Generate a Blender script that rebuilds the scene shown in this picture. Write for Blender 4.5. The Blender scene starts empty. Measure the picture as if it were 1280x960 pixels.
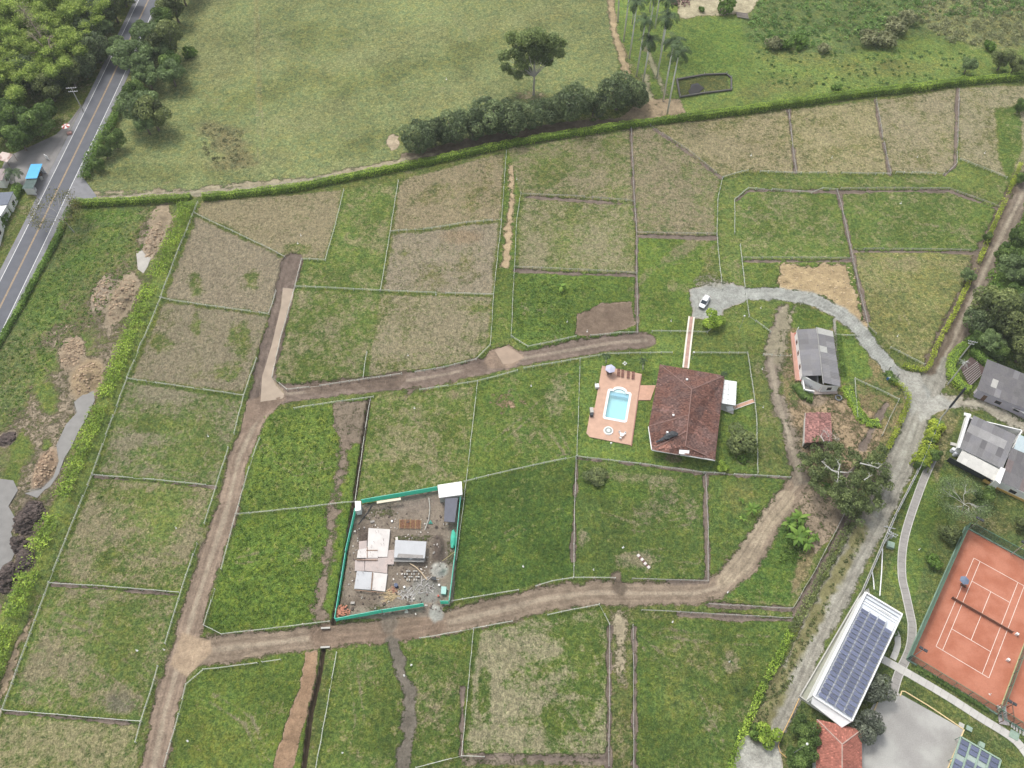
import bpy, bmesh, math, random
import numpy as np
from mathutils import Vector, Matrix

# ------------------------------------------------------------------ camera, world, sun, exposure
FP, PITCH, CAMH = 1040.0, math.radians(56.19), 173.7      # focal length in photo pixels, tilt below the horizon, height in m
scene = bpy.context.scene
C = scene.collection
cam_d = bpy.data.cameras.new('camera'); cam = bpy.data.objects.new('camera', cam_d); C.objects.link(cam)
cam_d.sensor_width = 36.0; cam_d.lens = 36.0 * FP / 1280.0
cam_d.clip_start = 0.5; cam_d.clip_end = 20000
cam.location = (0, 0, CAMH); cam.rotation_euler = (math.pi/2 - PITCH, 0, 0)
scene.camera = cam
world = bpy.data.worlds.new('World'); scene.world = world; world.use_nodes = True
wn = world.node_tree.nodes; wl = world.node_tree.links
SUN_EL, SUN_AZ = math.radians(60), math.radians(-35)       # azimuth clockwise from +Y
sky = wn.new('ShaderNodeTexSky'); sky.sky_type = 'NISHITA'; sky.sun_disc = False
sky.sun_elevation = SUN_EL; sky.sun_rotation = SUN_AZ
sky.air_density = 1.0; sky.dust_density = 4.0; sky.ozone_density = 1.0
hs = wn.new('ShaderNodeHueSaturation'); hs.inputs['Saturation'].default_value = 0.35
bgn = wn['Background']; bgn.inputs['Strength'].default_value = 0.15
wl.new(sky.outputs[0], hs.inputs['Color']); wl.new(hs.outputs[0], bgn.inputs['Color'])
sd_ = bpy.data.lights.new('sun', 'SUN'); sd_.energy = 1.25; sd_.angle = math.radians(14); sd_.color = (1.0, 0.965, 0.90)
sun = bpy.data.objects.new('sun', sd_); C.objects.link(sun)
sdir = Vector((math.sin(SUN_AZ)*math.cos(SUN_EL), math.cos(SUN_AZ)*math.cos(SUN_EL), math.sin(SUN_EL)))
sun.rotation_euler = sdir.to_track_quat('Z', 'Y').to_euler(); sun.location = sdir*400
scene.view_settings.view_transform = 'Standard'; scene.view_settings.look = 'None'
scene.view_settings.gamma = 1.0; scene.view_settings.use_curve_mapping = False
scene.view_settings.exposure = 0.52
HAZE = 0.00013
scene.render.engine = 'CYCLES'
scene.cycles.volume_bounces = 0
scene.cycles.max_bounces = 5; scene.cycles.diffuse_bounces = 2; scene.cycles.glossy_bounces = 2
scene.cycles.transparent_max_bounces = 6

# ------------------------------------------------------------------ survey: photo point -> ground point
SP, CP = math.sin(PITCH), math.cos(PITCH)
def G(px, py, z=0.0):
    x = (px-640.0)/FP; y = -(py-480.0)/FP
    dy = CP + y*SP; dz = -SP + y*CP
    t = (CAMH - z)/(-dz)
    return Vector((x*t, dy*t, z))
def Gn(px, py):
    x = (px-640.0)/FP; y = -(py-480.0)/FP
    t = CAMH/(SP - y*CP)
    return x*t, (CP + y*SP)*t
def proj(p):
    X, Y, Z = p[0], p[1], p[2]-CAMH
    d = Y*CP - Z*SP; v = Y*SP + Z*CP
    return 640+FP*X/d, 480-FP*v/d
def hgt(bx, by, ty):
    """height of something standing at photo point (bx, by) whose top shows at row ty"""
    b = G(bx, by); lo, hi = 0.0, 60.0
    for _ in range(40):
        m = (lo+hi)/2
        if proj((b.x, b.y, m))[1] > ty: lo = m
        else: hi = m
    return lo

# ------------------------------------------------------------------ ground fields on a lattice
ST = 2.0
U0, U1, V0, V1 = -160.0, 1440.0, -130.0, 1100.0
NU = int((U1-U0)/ST)+1; NV = int((V1-V0)/ST)+1
us = U0 + ST*np.arange(NU); vs = V0 + ST*np.arange(NV)
PU, PV = np.meshgrid(us, vs)
WX, WY = Gn(PU, PV)
rngn = np.random.default_rng(7)
def vnoise(x, y, s, seed):
    r = np.random.default_rng(seed).random((256, 256))
    fx = x/s; fy = y/s
    ix = np.floor(fx).astype(int); iy = np.floor(fy).astype(int)
    tx = fx-ix; ty = fy-iy; tx = tx*tx*(3-2*tx); ty = ty*ty*(3-2*ty)
    a = r[ix & 255, iy & 255]; b = r[(ix+1) & 255, iy & 255]; c = r[ix & 255, (iy+1) & 255]; d = r[(ix+1) & 255, (iy+1) & 255]
    return (a*(1-tx)+b*tx)*(1-ty)+(c*(1-tx)+d*tx)*ty - 0.5
N20 = vnoise(WX, WY, 20, 1); N8 = vnoise(WX, WY, 8, 2); N3 = vnoise(WX, WY, 3, 3); N1 = vnoise(WX, WY, 1.1, 4)
NE_ = (N8*.5+N3*.6+N1*.5)
A = {'tone': np.zeros((NV, NU, 3)), 'dcol': np.zeros((NV, NU, 3)), 'scol': np.zeros((NV, NU, 3)),
     'dry': np.zeros((NV, NU)), 'soil': np.zeros((NV, NU)), 'z': np.zeros((NV, NU)), 'rough': np.ones((NV, NU))}
GREEN = (.105, .165, .036); VIVID = (.098, .185, .026); DEEP = (.056, .128, .022); LAWN = (.105, .20, .034)
OLIVE = (.135, .165, .05); PASTURE = (.160, .232, .084); SCRUB = (.085, .165, .035)
DRY = (.33, .275, .195); DRYG = (.32, .285, .16); DRYB = (.285, .235, .185); STRAW = (.40, .36, .22)
DIRT = (.40, .30, .225); DIRTD = (.165, .125, .105); CLAY = (.36, .215, .125); GRAVEL = (.38, .365, .34); TAN = (.40, .31, .21)
A['tone'][:] = GREEN; A['dcol'][:] = DRY; A['scol'][:] = DIRT; A['dry'][:] = .25
def sst(a, b, x):
    t = np.clip((x-a)/(b-a), 0, 1); return t*t*(3-2*t)
def win(x0, x1, y0, y1, pad):
    i0 = max(0, int((x0-pad-U0)/ST)); i1 = min(NU, int((x1+pad-U0)/ST)+2)
    j0 = max(0, int((y0-pad-V0)/ST)); j1 = min(NV, int((y1+pad-V0)/ST)+2)
    return slice(j0, max(j1, j0)), slice(i0, max(i1, i0))
def apply(sl, w, kw):
    for k, v in kw.items():
        a = A[k]
        if a.ndim == 3: a[sl] += (np.array(v)-a[sl])*w[..., None]
        else: a[sl] += (v-a[sl])*w
def segd(X, Y, ax, ay, bx, by):
    dx, dy = bx-ax, by-ay; L = dx*dx+dy*dy+1e-9
    t = np.clip(((X-ax)*dx+(Y-ay)*dy)/L, 0, 1)
    return np.hypot(X-ax-t*dx, Y-ay-t*dy), t
def paint(poly, f=3.0, amp=5.0, **kw):
    xs = [p[0] for p in poly]; ys = [p[1] for p in poly]
    sl = win(min(xs), max(xs), min(ys), max(ys), f+amp+4)
    X, Y = PU[sl], PV[sl]
    ins = np.zeros(X.shape, bool); d = np.full(X.shape, 1e9)
    n = len(poly)
    for i in range(n):
        ax, ay = poly[i]; bx, by = poly[(i+1) % n]
        if ay != by:
            c = ((ay > Y) != (by > Y)) & (X < (bx-ax)*(Y-ay)/(by-ay)+ax); ins ^= c
        d = np.minimum(d, segd(X, Y, ax, ay, bx, by)[0])
    s = np.where(ins, d, -d) + NE_[sl]*amp
    apply(sl, sst(-f, f, s), kw)
def blob(cx, cy, rx, ry, rot=0.0, f=.45, k=1.0, n=.9, **kw):
    R = max(rx, ry)*1.6
    sl = win(cx-R, cx+R, cy-R, cy+R, 2)
    X, Y = PU[sl]-cx, PV[sl]-cy; c, s = math.cos(math.radians(rot)), math.sin(math.radians(rot))
    r = np.hypot((X*c+Y*s)/rx, (-X*s+Y*c)/ry) + NE_[sl]*n
    apply(sl, k*sst(1+f, 1-f, r), kw)
def wpl(pts): return [Gn(*p) for p in pts]
def plwin(pts, hw):
    xs = [p[0] for p in pts]; ys = [p[1] for p in pts]
    return win(min(xs), max(xs), min(ys), max(ys), hw*9+8)
def pldist(pts, hw):
    sl = plwin(pts, hw); X, Y = WX[sl], WY[sl]; q = wpl(pts)
    d = np.full(X.shape, 1e9)
    for a, b in zip(q[:-1], q[1:]): d = np.minimum(d, segd(X, Y, a[0], a[1], b[0], b[1])[0])
    return sl, d
def road(pts, hw, col, edge=.5, cut=0.0, amp=.8, centre=None, ruts=0.0):
    """strip of bare earth hw metres either side of a line"""
    sl, d = pldist(pts, hw+3)
    dd = d + NE_[sl]*amp*1.5
    s = np.clip(.5+(hw-dd)/(3.6*edge), 0, 1)
    w = sst(.1, .5, s)
    A['scol'][sl] += (np.array(col)-A['scol'][sl])*w[..., None]
    A['soil'][sl] = np.maximum(A['soil'][sl], s)
    if hw > 1.2: A['scol'][sl] *= (1+(.11*np.sin(d*4.6+N8[sl]*5)+.09*np.sin(d*9.5+N20[sl]*9+N3[sl]*1.5))*w)[..., None]
    if cut: A['z'][sl] = np.minimum(A['z'][sl], -cut*sst(hw+.35, hw-.35, d))
    if ruts:
        r = np.exp(-((d-.95)/.3)**2)
        A['z'][sl] -= ruts*r*w
        if centre is not None:
            cm = sst(.75, .2, d + NE_[sl]*.5)*.9
            A['scol'][sl] += (np.array(centre)-A['scol'][sl])*cm[..., None]
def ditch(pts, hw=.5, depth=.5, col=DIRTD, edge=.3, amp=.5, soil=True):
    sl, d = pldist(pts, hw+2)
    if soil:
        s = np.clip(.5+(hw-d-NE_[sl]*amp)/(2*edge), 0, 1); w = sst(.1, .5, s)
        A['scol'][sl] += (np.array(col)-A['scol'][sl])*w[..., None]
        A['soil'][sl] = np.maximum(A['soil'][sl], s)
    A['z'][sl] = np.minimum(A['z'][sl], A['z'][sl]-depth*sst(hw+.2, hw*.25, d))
def ridge(pts, hw, h, **kw):
    sl, d = pldist(pts, hw+2)
    w = sst(hw, 0, d+NE_[sl]*hw*.5)
    A['z'][sl] += h*w*(1+N3[sl]*.8)
    apply(sl, sst(.0, .35, w), kw)
def mound(cx, cy, rx, ry, rot, h, rag=.5, **kw):
    R = max(rx, ry)*1.4; sl = win(cx-R, cx+R, cy-R, cy+R, 2)
    X, Y = PU[sl]-cx, PV[sl]-cy; c, s = math.cos(math.radians(rot)), math.sin(math.radians(rot))
    r = np.hypot((X*c+Y*s)/rx, (-X*s+Y*c)/ry)+NE_[sl]*rag*.5
    w = sst(1.0, .15, r); A['z'][sl] += h*w*(1+N1[sl]*1.3+N3[sl]*.8)
    apply(sl, sst(1.3, .72, r), kw)
# ------------------------------------------------------------------ ground cover, plot by plot (points read off the photograph)
P = paint
# big pasture in the north
P([(-200,-160),(760,-160),(770,40),(775,110),(700,150),(640,178),(520,205),(250,243),(90,248),(150,120),(235,-160)], 3, 3, tone=PASTURE, dry=.30, dcol=(.31,.335,.16))
for b in [(300,80,60,18,-10),(480,60,90,14,-20),(380,150,70,16,-15),(560,120,60,14,-20),(300,200,80,14,-5),(640,30,70,12,-15),(430,210,60,8,-8),(260,30,20,80,0)]:
    blob(*b, k=.5, tone=(.19,.235,.09), dry=.5)
for b in [(340,110,60,14,-15),(450,100,70,12,-12),(600,60,80,14,-20),(500,170,70,12,-15),(290,130,40,16,0),(200,215,70,10,0),(395,45,30,22,0)]:
    blob(*b, k=.5, tone=(.12,.175,.05), dry=.08)
for b in [(275,165,28,12,10),(292,185,26,14,20),(290,203,28,8,-5)]:
    blob(*b, k=.7, tone=(.15,.165,.075), dry=.55, dcol=(.27,.23,.12), rough=2.0)
ridge([(318,-60),(322,60),(325,140)], 1.0, .1, tone=(.17,.21,.08))
# north-east scrub
P([(760,-160),(1500,-160),(1500,98),(1200,103),(985,130),(850,150),(835,140),(805,100),(770,40)], 3, 4, tone=(.125,.225,.045), dry=.12, dcol=(.27,.26,.12))
P([(925,-160),(1500,-160),(1500,20),(1260,55),(1130,45),(1100,60),(1020,75),(930,60)], 5, 14, tone=(.10,.175,.05), rough=2.4)
P([(1130,-160),(1500,-160),(1500,60),(1240,62),(1150,30)], 6, 14, tone=(.165,.225,.085), dry=.22, rough=2.4)
blob(1020,75,90,10,5,k=.6,tone=(.14,.19,.05)); blob(1120,85,90,10,-5,k=.6,tone=(.14,.19,.05)); blob(900,60,40,30,0,k=.7,tone=(.09,.19,.03))
blob(970,110,60,10,-8,k=.6,tone=(.13,.17,.05),dry=.25)
road([(765,-120),(762,-20),(768,40),(778,70),(784,95)], 1.3, (.36,.27,.17), edge=.7)
road([(808,60),(822,95),(832,118)], .8, (.33,.30,.19), edge=.8)
road([(806,95),(812,120),(816,140)], 1.1, (.33,.30,.19), edge=.8)
P([(845,-20),(960,-20),(935,18),(880,20),(850,24)], 2, 5, soil=.8, scol=(.42,.36,.25), tone=OLIVE, dry=.7)
P([(800,125),(850,122),(858,145),(790,152),(760,162),(770,150)], 2, 4, soil=.75, scol=(.36,.27,.18))
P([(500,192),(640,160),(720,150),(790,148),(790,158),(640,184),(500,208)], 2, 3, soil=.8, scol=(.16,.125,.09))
blob(490,178,8,10,0,f=.2,soil=.95,scol=(.45,.36,.26))
blob(664,118,22,5,0,k=.8,soil=.6,scol=(.28,.24,.14))
# pond frame in the scrub
P([(842,98),(908,93),(913,112),(850,120)], 1.5, 1, soil=.1, tone=(.085,.125,.035), dry=.1)
# track that runs along the hedge
road([(118,249),(200,243),(300,237),(400,223),(470,211),(505,203)], 1.5, (.31,.27,.2), edge=.6)
road([(120,240),(230,237),(330,228),(430,214),(500,200),(540,193)], .5, (.36,.30,.21), edge=.6, amp=1.6)
# west strip beside the highway
P([(92,258),(245,252),(215,330),(150,430),(110,530),(70,630),(0,800),(-160,1100),(-160,600),(0,435),(70,305)], 2, 2, tone=(.095,.155,.045), dry=.16, dcol=(.28,.235,.16), rough=1.6)
blob(150,270,45,10,0,tone=(.085,.18,.026)); blob(130,315,45,16,-20,tone=(.085,.175,.028)); blob(60,385,40,40,0,tone=(.085,.165,.03))
for b in [(195,290,22,45,20),(132,372,12,22,25),(146,372,18,40,25),(140,440,22,30,20),(75,415,22,12,-30),(85,460,36,24,-30),(60,510,44,40,-20),(45,560,42,44,-20),(100,475,30,40,-10),(60,590,30,36,10),(30,620,30,26,0),(-20,700,60,60,0),(-90,820,80,80,0)]:
    blob(*b, k=.9, f=.7, soil=.66, scol=(.29,.23,.17), tone=OLIVE, dry=.55)
for b in [(30,590,60,60,-20),(70,470,30,50,-25),(10,680,50,50,0),(150,350,30,70,25),(110,420,40,50,25)]: blob(*b, k=.6, f=.8, soil=.48, scol=(.26,.21,.155), tone=OLIVE, dry=.5)
for b in [(55,490,12,30,-20),(25,560,14,20,0),(60,560,8,12,0),(15,590,10,20,10),(100,430,16,12,0),(60,450,16,12,0),(135,290,20,8,0)]:
    blob(*b, k=.9, soil=0, tone=(.10,.18,.03), dry=.1)
# plots of the westernmost row
def plot(poly, dry, dcol=DRY, tone=GREEN, rough=1.0, soil=0): P(poly, 1.2, 1.0, dry=dry, dcol=dcol, tone=tone, rough=rough, soil=soil)
plot([(248,254),(428,237),(408,325),(376,323),(358,322),(300,293),(244,268)], .80, (.35,.29,.195), OLIVE)
plot([(244,268),(300,295),(358,322),(335,393),(201,373)], .86, (.34,.28,.215), OLIVE)
plot([(201,373),(335,393),(305,495),(160,473)], .76, (.31,.26,.195), OLIVE)
plot([(160,473),(305,495),(271,608),(116,593)], .45, (.31,.26,.195), (.10,.17,.035))
plot([(116,593),(271,608),(224,741),(62,728)], .46, (.34,.28,.19), (.11,.18,.036))
plot([(62,728),(224,741),(177,903),(4,887)], .40, (.33,.27,.19), (.11,.185,.036))
plot([(4,887),(177,903),(150,1100),(-80,1100)], .56, (.38,.33,.20), (.11,.18,.036))
for b in [(245,360,8,14,0),(200,430,14,10,0),(300,425,14,24,0),(245,405,6,14,0),(285,465,18,10,0),(315,350,10,12,0),(372,310,16,8,0)]: blob(*b, k=.6, dry=.1, tone=(.10,.18,.03))
for b in [(200,490,44,12,-3),(185,550,50,9,0)]: blob(*b, k=.7, dry=.75)
for b in [(190,530,60,8,3),(240,570,34,30,0),(160,620,40,10,0),(205,640,20,36,10),(150,700,30,14,0),(150,820,40,50,0),(60,760,26,24,0),(110,770,30,20,0)]: blob(*b, k=.6, dry=.12)
for b in [(235,680,22,20,0),(100,640,20,26,20),(130,660,30,12,0),(120,765,10,30,15),(100,840,30,28,0),(140,870,26,18,0),(50,835,14,40,15),(80,930,60,26,0),(170,700,20,10,0)]: blob(*b, k=.6, dry=.75)
blob(150,878,18,12,0,k=.8,dry=.85,dcol=(.2,.17,.15))
# northern middle block
plot([(428,237),(498,226),(478,362),(375,358),(380,325),(408,325)], .32, (.35,.30,.18), (.10,.18,.032), 1.3)
plot([(498,226),(632,190),(627,276),(540,285),(488,290)], .74, (.36,.29,.20), OLIVE)
plot([(488,290),(627,276),(617,369),(476,364)], .78, (.36,.30,.235), OLIVE)
plot([(370,358),(476,364),(460,472),(358,487),(343,470)], .42, (.35,.295,.195), (.10,.175,.03), 1.2)
plot([(476,366),(617,370),(613,432),(595,448),(460,472)], .66, (.36,.30,.215), (.12,.17,.04))
for b in [(470,240,34,10,-5),(480,300,16,20,0),(440,300,20,6,20)]: blob(*b, k=.6, dry=.65)
for b in [(585,255,20,10,0),(550,240,60,12,-10)]: blob(*b, k=.4, dry=.35)
for b in [(585,330,10,26,0),(600,250,24,14,0),(500,450,34,10,-10),(595,385,16,10,0),(470,390,14,40,5),(545,345,40,16,0)]: blob(*b, k=.45, dry=.25)
for b in [(575,295,22,8,0,)]: blob(*b, k=.6, dry=.9, dcol=(.36,.25,.17))
P([(632,190),(650,188),(650,243),(643,335),(638,420),(614,432),(617,370),(627,276)], 1, 1, tone=(.10,.18,.03), dry=.15)
road([(640,205),(640,245),(635,300),(632,330)], .9, (.42,.31,.20), edge=.7)
# northern east block
plot([(635,185),(788,160),(793,250),(650,243)], .5, (.34,.28,.195), (.115,.175,.04))
plot([(650,243),(793,253),(795,342),(643,335)], .48, (.36,.31,.21), (.12,.18,.042))
plot([(643,338),(795,342),(796,418),(720,425),(660,440),(638,420)], .08, DRY, (.085,.17,.026), 1.3)
plot([(788,158),(815,156),(902,222),(895,295),(796,292)], .58, (.34,.275,.195), (.115,.17,.045))
plot([(796,296),(896,297),(873,345),(865,415),(797,415)], .12, DRYG, (.10,.19,.028), 1.2)
plot([(815,156),(985,138),(993,215),(935,215),(902,222)], .62, (.40,.335,.215), OLIVE)
plot([(985,138),(1094,125),(1113,217),(995,215)], .62, (.42,.36,.22), OLIVE)
plot([(1094,125),(1200,110),(1195,205),(1180,219),(1113,217)], .62, (.41,.35,.24), OLIVE)
plot([(1200,110),(1500,95),(1500,180),(1255,220),(1200,200)], .6, (.40,.35,.24), OLIVE)
P([(1243,135),(1275,130),(1280,180),(1262,230),(1250,200)], 3, 4, tone=(.09,.17,.03), dry=.12)
blob(680,210,30,26,0,k=.4,dry=.25); blob(740,225,34,14,0,k=.5,dry=.75); blob(820,240,40,30,0,k=.4,dry=.7)
blob(730,300,30,24,0,k=.55,dry=.85); blob(665,315,16,20,0,k=.5,dry=.8); blob(700,270,40,12,0,k=.35,dry=.2); blob(885,190,30,14,0,k=.4,dry=.9); blob(870,190,30,10,30,k=.3,dry=.3)
blob(1145,200,24,10,0,k=.4,dry=.3); blob(1040,195,30,12,0,k=.4,dry=.35); blob(1010,150,24,10,0,k=.4,dry=.4)
P([(902,222),(950,217),(1180,219),(1200,200),(1258,223),(1255,245),(1187,236),(935,235),(918,250),(925,300),(930,360),(903,362),(896,295)], 1, 2, tone=(.11,.185,.038), dry=.22)
plot([(920,250),(935,236),(1047,238),(1064,322),(928,325)], .34, (.36,.31,.20), (.10,.18,.032), 1.2)
plot([(1047,238),(1190,237),(1250,260),(1222,313),(1066,312)], .26, (.34,.29,.19), (.095,.175,.032), 1.2)
plot([(928,326),(1063,326),(1083,400),(1100,430),(1040,375),(935,362)], .2, DRYG, (.10,.18,.03))
plot([(1066,316),(1222,316),(1155,462),(1113,434),(1090,410)], .36, (.36,.33,.17), (.165,.215,.062), .8)
blob(1130,330,60,10,0,k=.6,dry=.7,dcol=(.34,.28,.18)); blob(1190,350,30,20,0,k=.6,tone=(.12,.165,.05)); blob(1150,395,30,30,0,k=.4,dry=.2,tone=(.17,.23,.06))
P([(980,332),(1060,328),(1075,380),(1092,420),(1060,392),(1040,372),(975,358),(968,352)], 3, 10, soil=.82, scol=(.40,.295,.175), rough=2.0)
blob(845,318,30,7,-35,k=.7,dry=.8,dcol=(.27,.23,.15)); blob(805,345,22,6,-45,k=.7,dry=.7,dcol=(.27,.23,.15)); blob(850,358,16,8,0,k=.6,dry=.8)
P([(722,392),(752,378),(790,376),(794,405),(770,415),(735,420),(718,418)], 2, 4, soil=.85, scol=(.20,.145,.11))
blob(690,385,30,6,-20,k=.35,dry=.6)
# rows in the middle
P([(325,515),(460,497),(440,627),(297,643)], 1.2, 1, dry=.12, tone=(.105,.195,.026), dcol=DRYG, rough=1.5)
P([(297,643),(440,627),(415,778),(277,794),(255,782)], 1.2, 1, dry=.05, tone=(.098,.195,.022), dcol=DRYG, rough=1.5)
blob(370,520,40,8,-8,k=.6,dry=.5); blob(400,610,20,10,0,k=.4,dry=.6); blob(382,690,8,8,0,k=.8,dry=.8,dcol=DRYB)
P([(417,503),(458,500),(452,555),(430,553),(416,535)], 1.5, 3, soil=.7, scol=(.21,.165,.125))
road([(432,550),(424,590),(416,640),(408,700),(398,770)], .65, (.235,.18,.14), edge=.9, amp=1.8)
plot([(463,497),(597,478),(583,600),(548,606),(443,628)], .36, (.35,.30,.19), (.105,.18,.03), 1.2)
blob(510,560,44,26,0,k=.5,dry=.72); blob(520,520,16,16,0,k=.5,dry=.7); blob(575,490,24,8,0,k=.6,dry=.7,dcol=(.33,.25,.17)); blob(560,520,24,30,0,k=.5,dry=.08)
plot([(597,478),(725,450),(722,570),(583,603)], .18, (.34,.28,.19), (.095,.18,.028), 1.2)
blob(630,500,22,14,0,k=.7,soil=.62,scol=(.30,.19,.12)); blob(700,490,14,26,20,k=.6,dry=.65,dcol=STRAW); blob(665,550,24,16,0,k=.5,dry=.6); blob(640,470,10,10,0,k=.4,dry=.5)
plot([(583,603),(722,572),(716,722),(563,752)], .02, DRYG, (.062,.135,.022), .7)
blob(690,600,20,30,0,k=.4,tone=(.085,.15,.03)); blob(620,700,40,20,0,k=.5,tone=(.088,.165,.026)); blob(650,640,30,30,0,k=.3,dry=.3)
plot([(722,574),(880,592),(883,726),(716,722)], .10, DRY, (.080,.150,.028))
blob(790,595,36,8,5,k=.7,dry=.6,dcol=(.33,.30,.18)); blob(830,610,26,16,0,k=.5,dry=.5); blob(820,635,30,12,-20,k=.5,dry=.55,dcol=DRYB); blob(728,672,8,10,0,k=.8,dry=.8); blob(770,612,40,10,5,k=.5,tone=(.10,.205,.024),dry=.02); blob(800,700,22,12,0,k=.7,dry=.75); blob(865,640,8,20,0,k=.4,dry=.6)
plot([(882,594),(985,597),(960,640),(887,725)], .10, DRY, (.085,.16,.03))
blob(925,620,26,18,0,k=.6,tone=(.14,.18,.05)); blob(915,690,10,14,0,k=.5,dry=.6)
# house lawns
P([(725,450),(760,443),(866,441),(935,443),(945,520),(947,592),(880,588),(722,570)], 1, .5, tone=LAWN, dry=.03, soil=0, rough=.6)
P([(797,415),(865,415),(866,441),(805,441)], 1, 1, tone=(.12,.215,.04), dry=.06, rough=.6)
P([(866,400),(905,395),(930,372),(985,375),(1020,392),(985,440),(965,450),(936,441),(866,441)], 1, 1.5, tone=(.115,.195,.038), dry=.1, rough=.8)
P([(936,443),(965,450),(985,520),(990,590),(947,592)], 1, 2, tone=(.125,.195,.045), dry=.22, rough=.8)
blob(925,435,14,10,0,k=.5,dry=.6); blob(945,455,20,8,20,k=.5,dry=.5); blob(840,572,20,6,0,k=.8,dry=.85,dcol=(.22,.15,.11)); blob(930,575,12,8,0,k=.6,dry=.6,dcol=DRYB)
# grey-roofed house yard
P([(1020,380),(1060,395),(1110,455),(1140,480),(1135,520),(1105,570),(1060,640),(1010,610),(990,540),(978,470),(985,410)], 2, 3, tone=(.115,.17,.045), dry=.5, dcol=(.35,.26,.15))
P([(985,380),(1035,390),(1080,430),(1090,470),(1050,480),(1045,410),(990,410)], 2, 3, tone=(.105,.20,.032), dry=.06)
P([(985,500),(1060,495),(1105,520),(1100,560),(1060,600),(1000,590),(985,545)], 3, 6, soil=.58, scol=(.33,.24,.155))
blob(1095,500,24,20,0,k=.6,soil=.5,scol=(.36,.25,.14)); blob(1020,500,18,8,0,k=.8,soil=.75,scol=(.27,.21,.16)); blob(985,460,10,20,0,k=.7,soil=.65,scol=(.36,.27,.17))
P([(1008,605),(1062,612),(1060,650),(1020,690),(1000,640),(985,635)], 3, 6, soil=.65, scol=(.30,.23,.17))
P([(905,745),(960,650),(990,640),(1010,680),(1000,720),(985,755)], 2, 4, tone=(.07,.15,.024), dry=.08, soil=0, rough=1.4)
P([(998,690),(1025,665),(1010,720),(990,740)], 3, 5, dry=.7, dcol=(.30,.235,.14), tone=OLIVE)
# south rows
plot([(235,850),(250,835),(395,812),(380,960),(360,1100),(190,1100)], .10, DRY, (.10,.185,.026), 1.3)
blob(280,930,50,40,0,k=.5,tone=(.12,.18,.03)); blob(250,885,24,10,0,k=.4,dry=.5)
P([(383,815),(396,813),(394,850),(382,900),(366,962),(350,1100),(330,1100),(342,955),(356,905),(372,862)], 2, 4, soil=.85, scol=(.31,.20,.13))
plot([(415,812),(590,785),(577,945),(540,1100),(370,1100),(398,940)], .22, (.34,.28,.19), (.098,.178,.03), 1.2)
blob(460,835,16,22,0,k=.6,dry=.65); blob(548,860,24,40,10,k=.5,dry=.55); blob(590,880,10,20,0,k=.5,dry=.5); blob(550,900,14,14,0,k=.5,dry=.6); blob(470,880,24,50,0,k=.4,dry=.05); blob(460,950,30,8,0,k=.4,dry=.6)
plot([(592,787),(750,756),(763,780),(762,942),(580,944)], .50, (.40,.345,.24), (.095,.175,.028), 1.2)
for b in [(620,830,22,40,10,.85),(680,810,26,14,0,.9),(640,880,40,20,0,.9),(690,850,20,12,0,.75),(650,920,60,14,0,.8),(700,930,40,10,0,.5),(690,870,30,8,0,.7)]: blob(*b[:5], k=.7, dry=b[5])
for b in [(720,790,30,12,-20),(700,825,40,8,-40),(735,840,24,40,0),(700,900,20,20,0),(730,900,20,20,0),(605,860,8,30,0)]: blob(*b, k=.65, dry=.06)
P([(577,941),(762,941),(762,957),(577,957)], 1.5, 2, soil=.6, scol=(.21,.17,.13), dry=.5)
P([(560,958),(762,958),(762,1100),(540,1100)], 1.5, 2, dry=.4)
P([(765,765),(792,765),(792,1100),(763,1100)], 1, 2, tone=(.105,.16,.038), dry=.32, dcol=(.33,.28,.18))
plot([(793,773),(990,776),(980,830),(930,930),(900,1100),(793,1100)], .10, DRY, (.082,.158,.028), 1.2)
for b in [(850,810,30,24,0),(900,830,40,20,0),(840,870,20,30,0),(880,880,40,14,0)]: blob(*b, k=.5, tone=(.125,.185,.04), dry=.22)
blob(915,825,10,10,0,k=.7,dry=.8); blob(930,890,14,14,0,k=.6,dry=.7,dcol=(.36,.27,.2)); blob(895,905,20,14,0,k=.5,dry=.3); blob(928,865,6,8,0,k=.8,tone=(.05,.11,.03),dry=0)
# east side
P([(1275,240),(1500,200),(1500,700),(1200,480),(1150,470)], 2, 3, tone=(.09,.165,.035), dry=.15)
P([(1165,505),(1500,560),(1500,1100),(985,1100),(985,900),(1060,760),(1140,600)], 2, 2, tone=(.095,.16,.042), dry=.16, dcol=(.33,.29,.17), soil=0, rough=.7)
P([(1140,600),(1165,560),(1185,600),(1140,760),(1110,720)], 2, 2, tone=(.10,.19,.036), dry=.05, rough=.6)
blob(1175,640,18,50,10,k=.6,tone=(.085,.175,.028),dry=.03); blob(1230,650,40,12,20,k=.6,tone=OLIVE,dry=.4); blob(1180,690,16,30,0,k=.5,tone=(.12,.18,.05),dry=.3)
P([(1175,500),(1200,520),(1185,560),(1172,600),(1160,580)], 2, 3, tone=OLIVE, dry=.55)
road([(1180,500),(1230,505),(1330,560)], 1.6, (.36,.32,.26), edge=.9, amp=1.2)
P([(1215,690),(1240,700),(1290,730),(1290,710),(1225,670)], 3, 4, soil=.6, scol=(.24,.2,.16))

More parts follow.
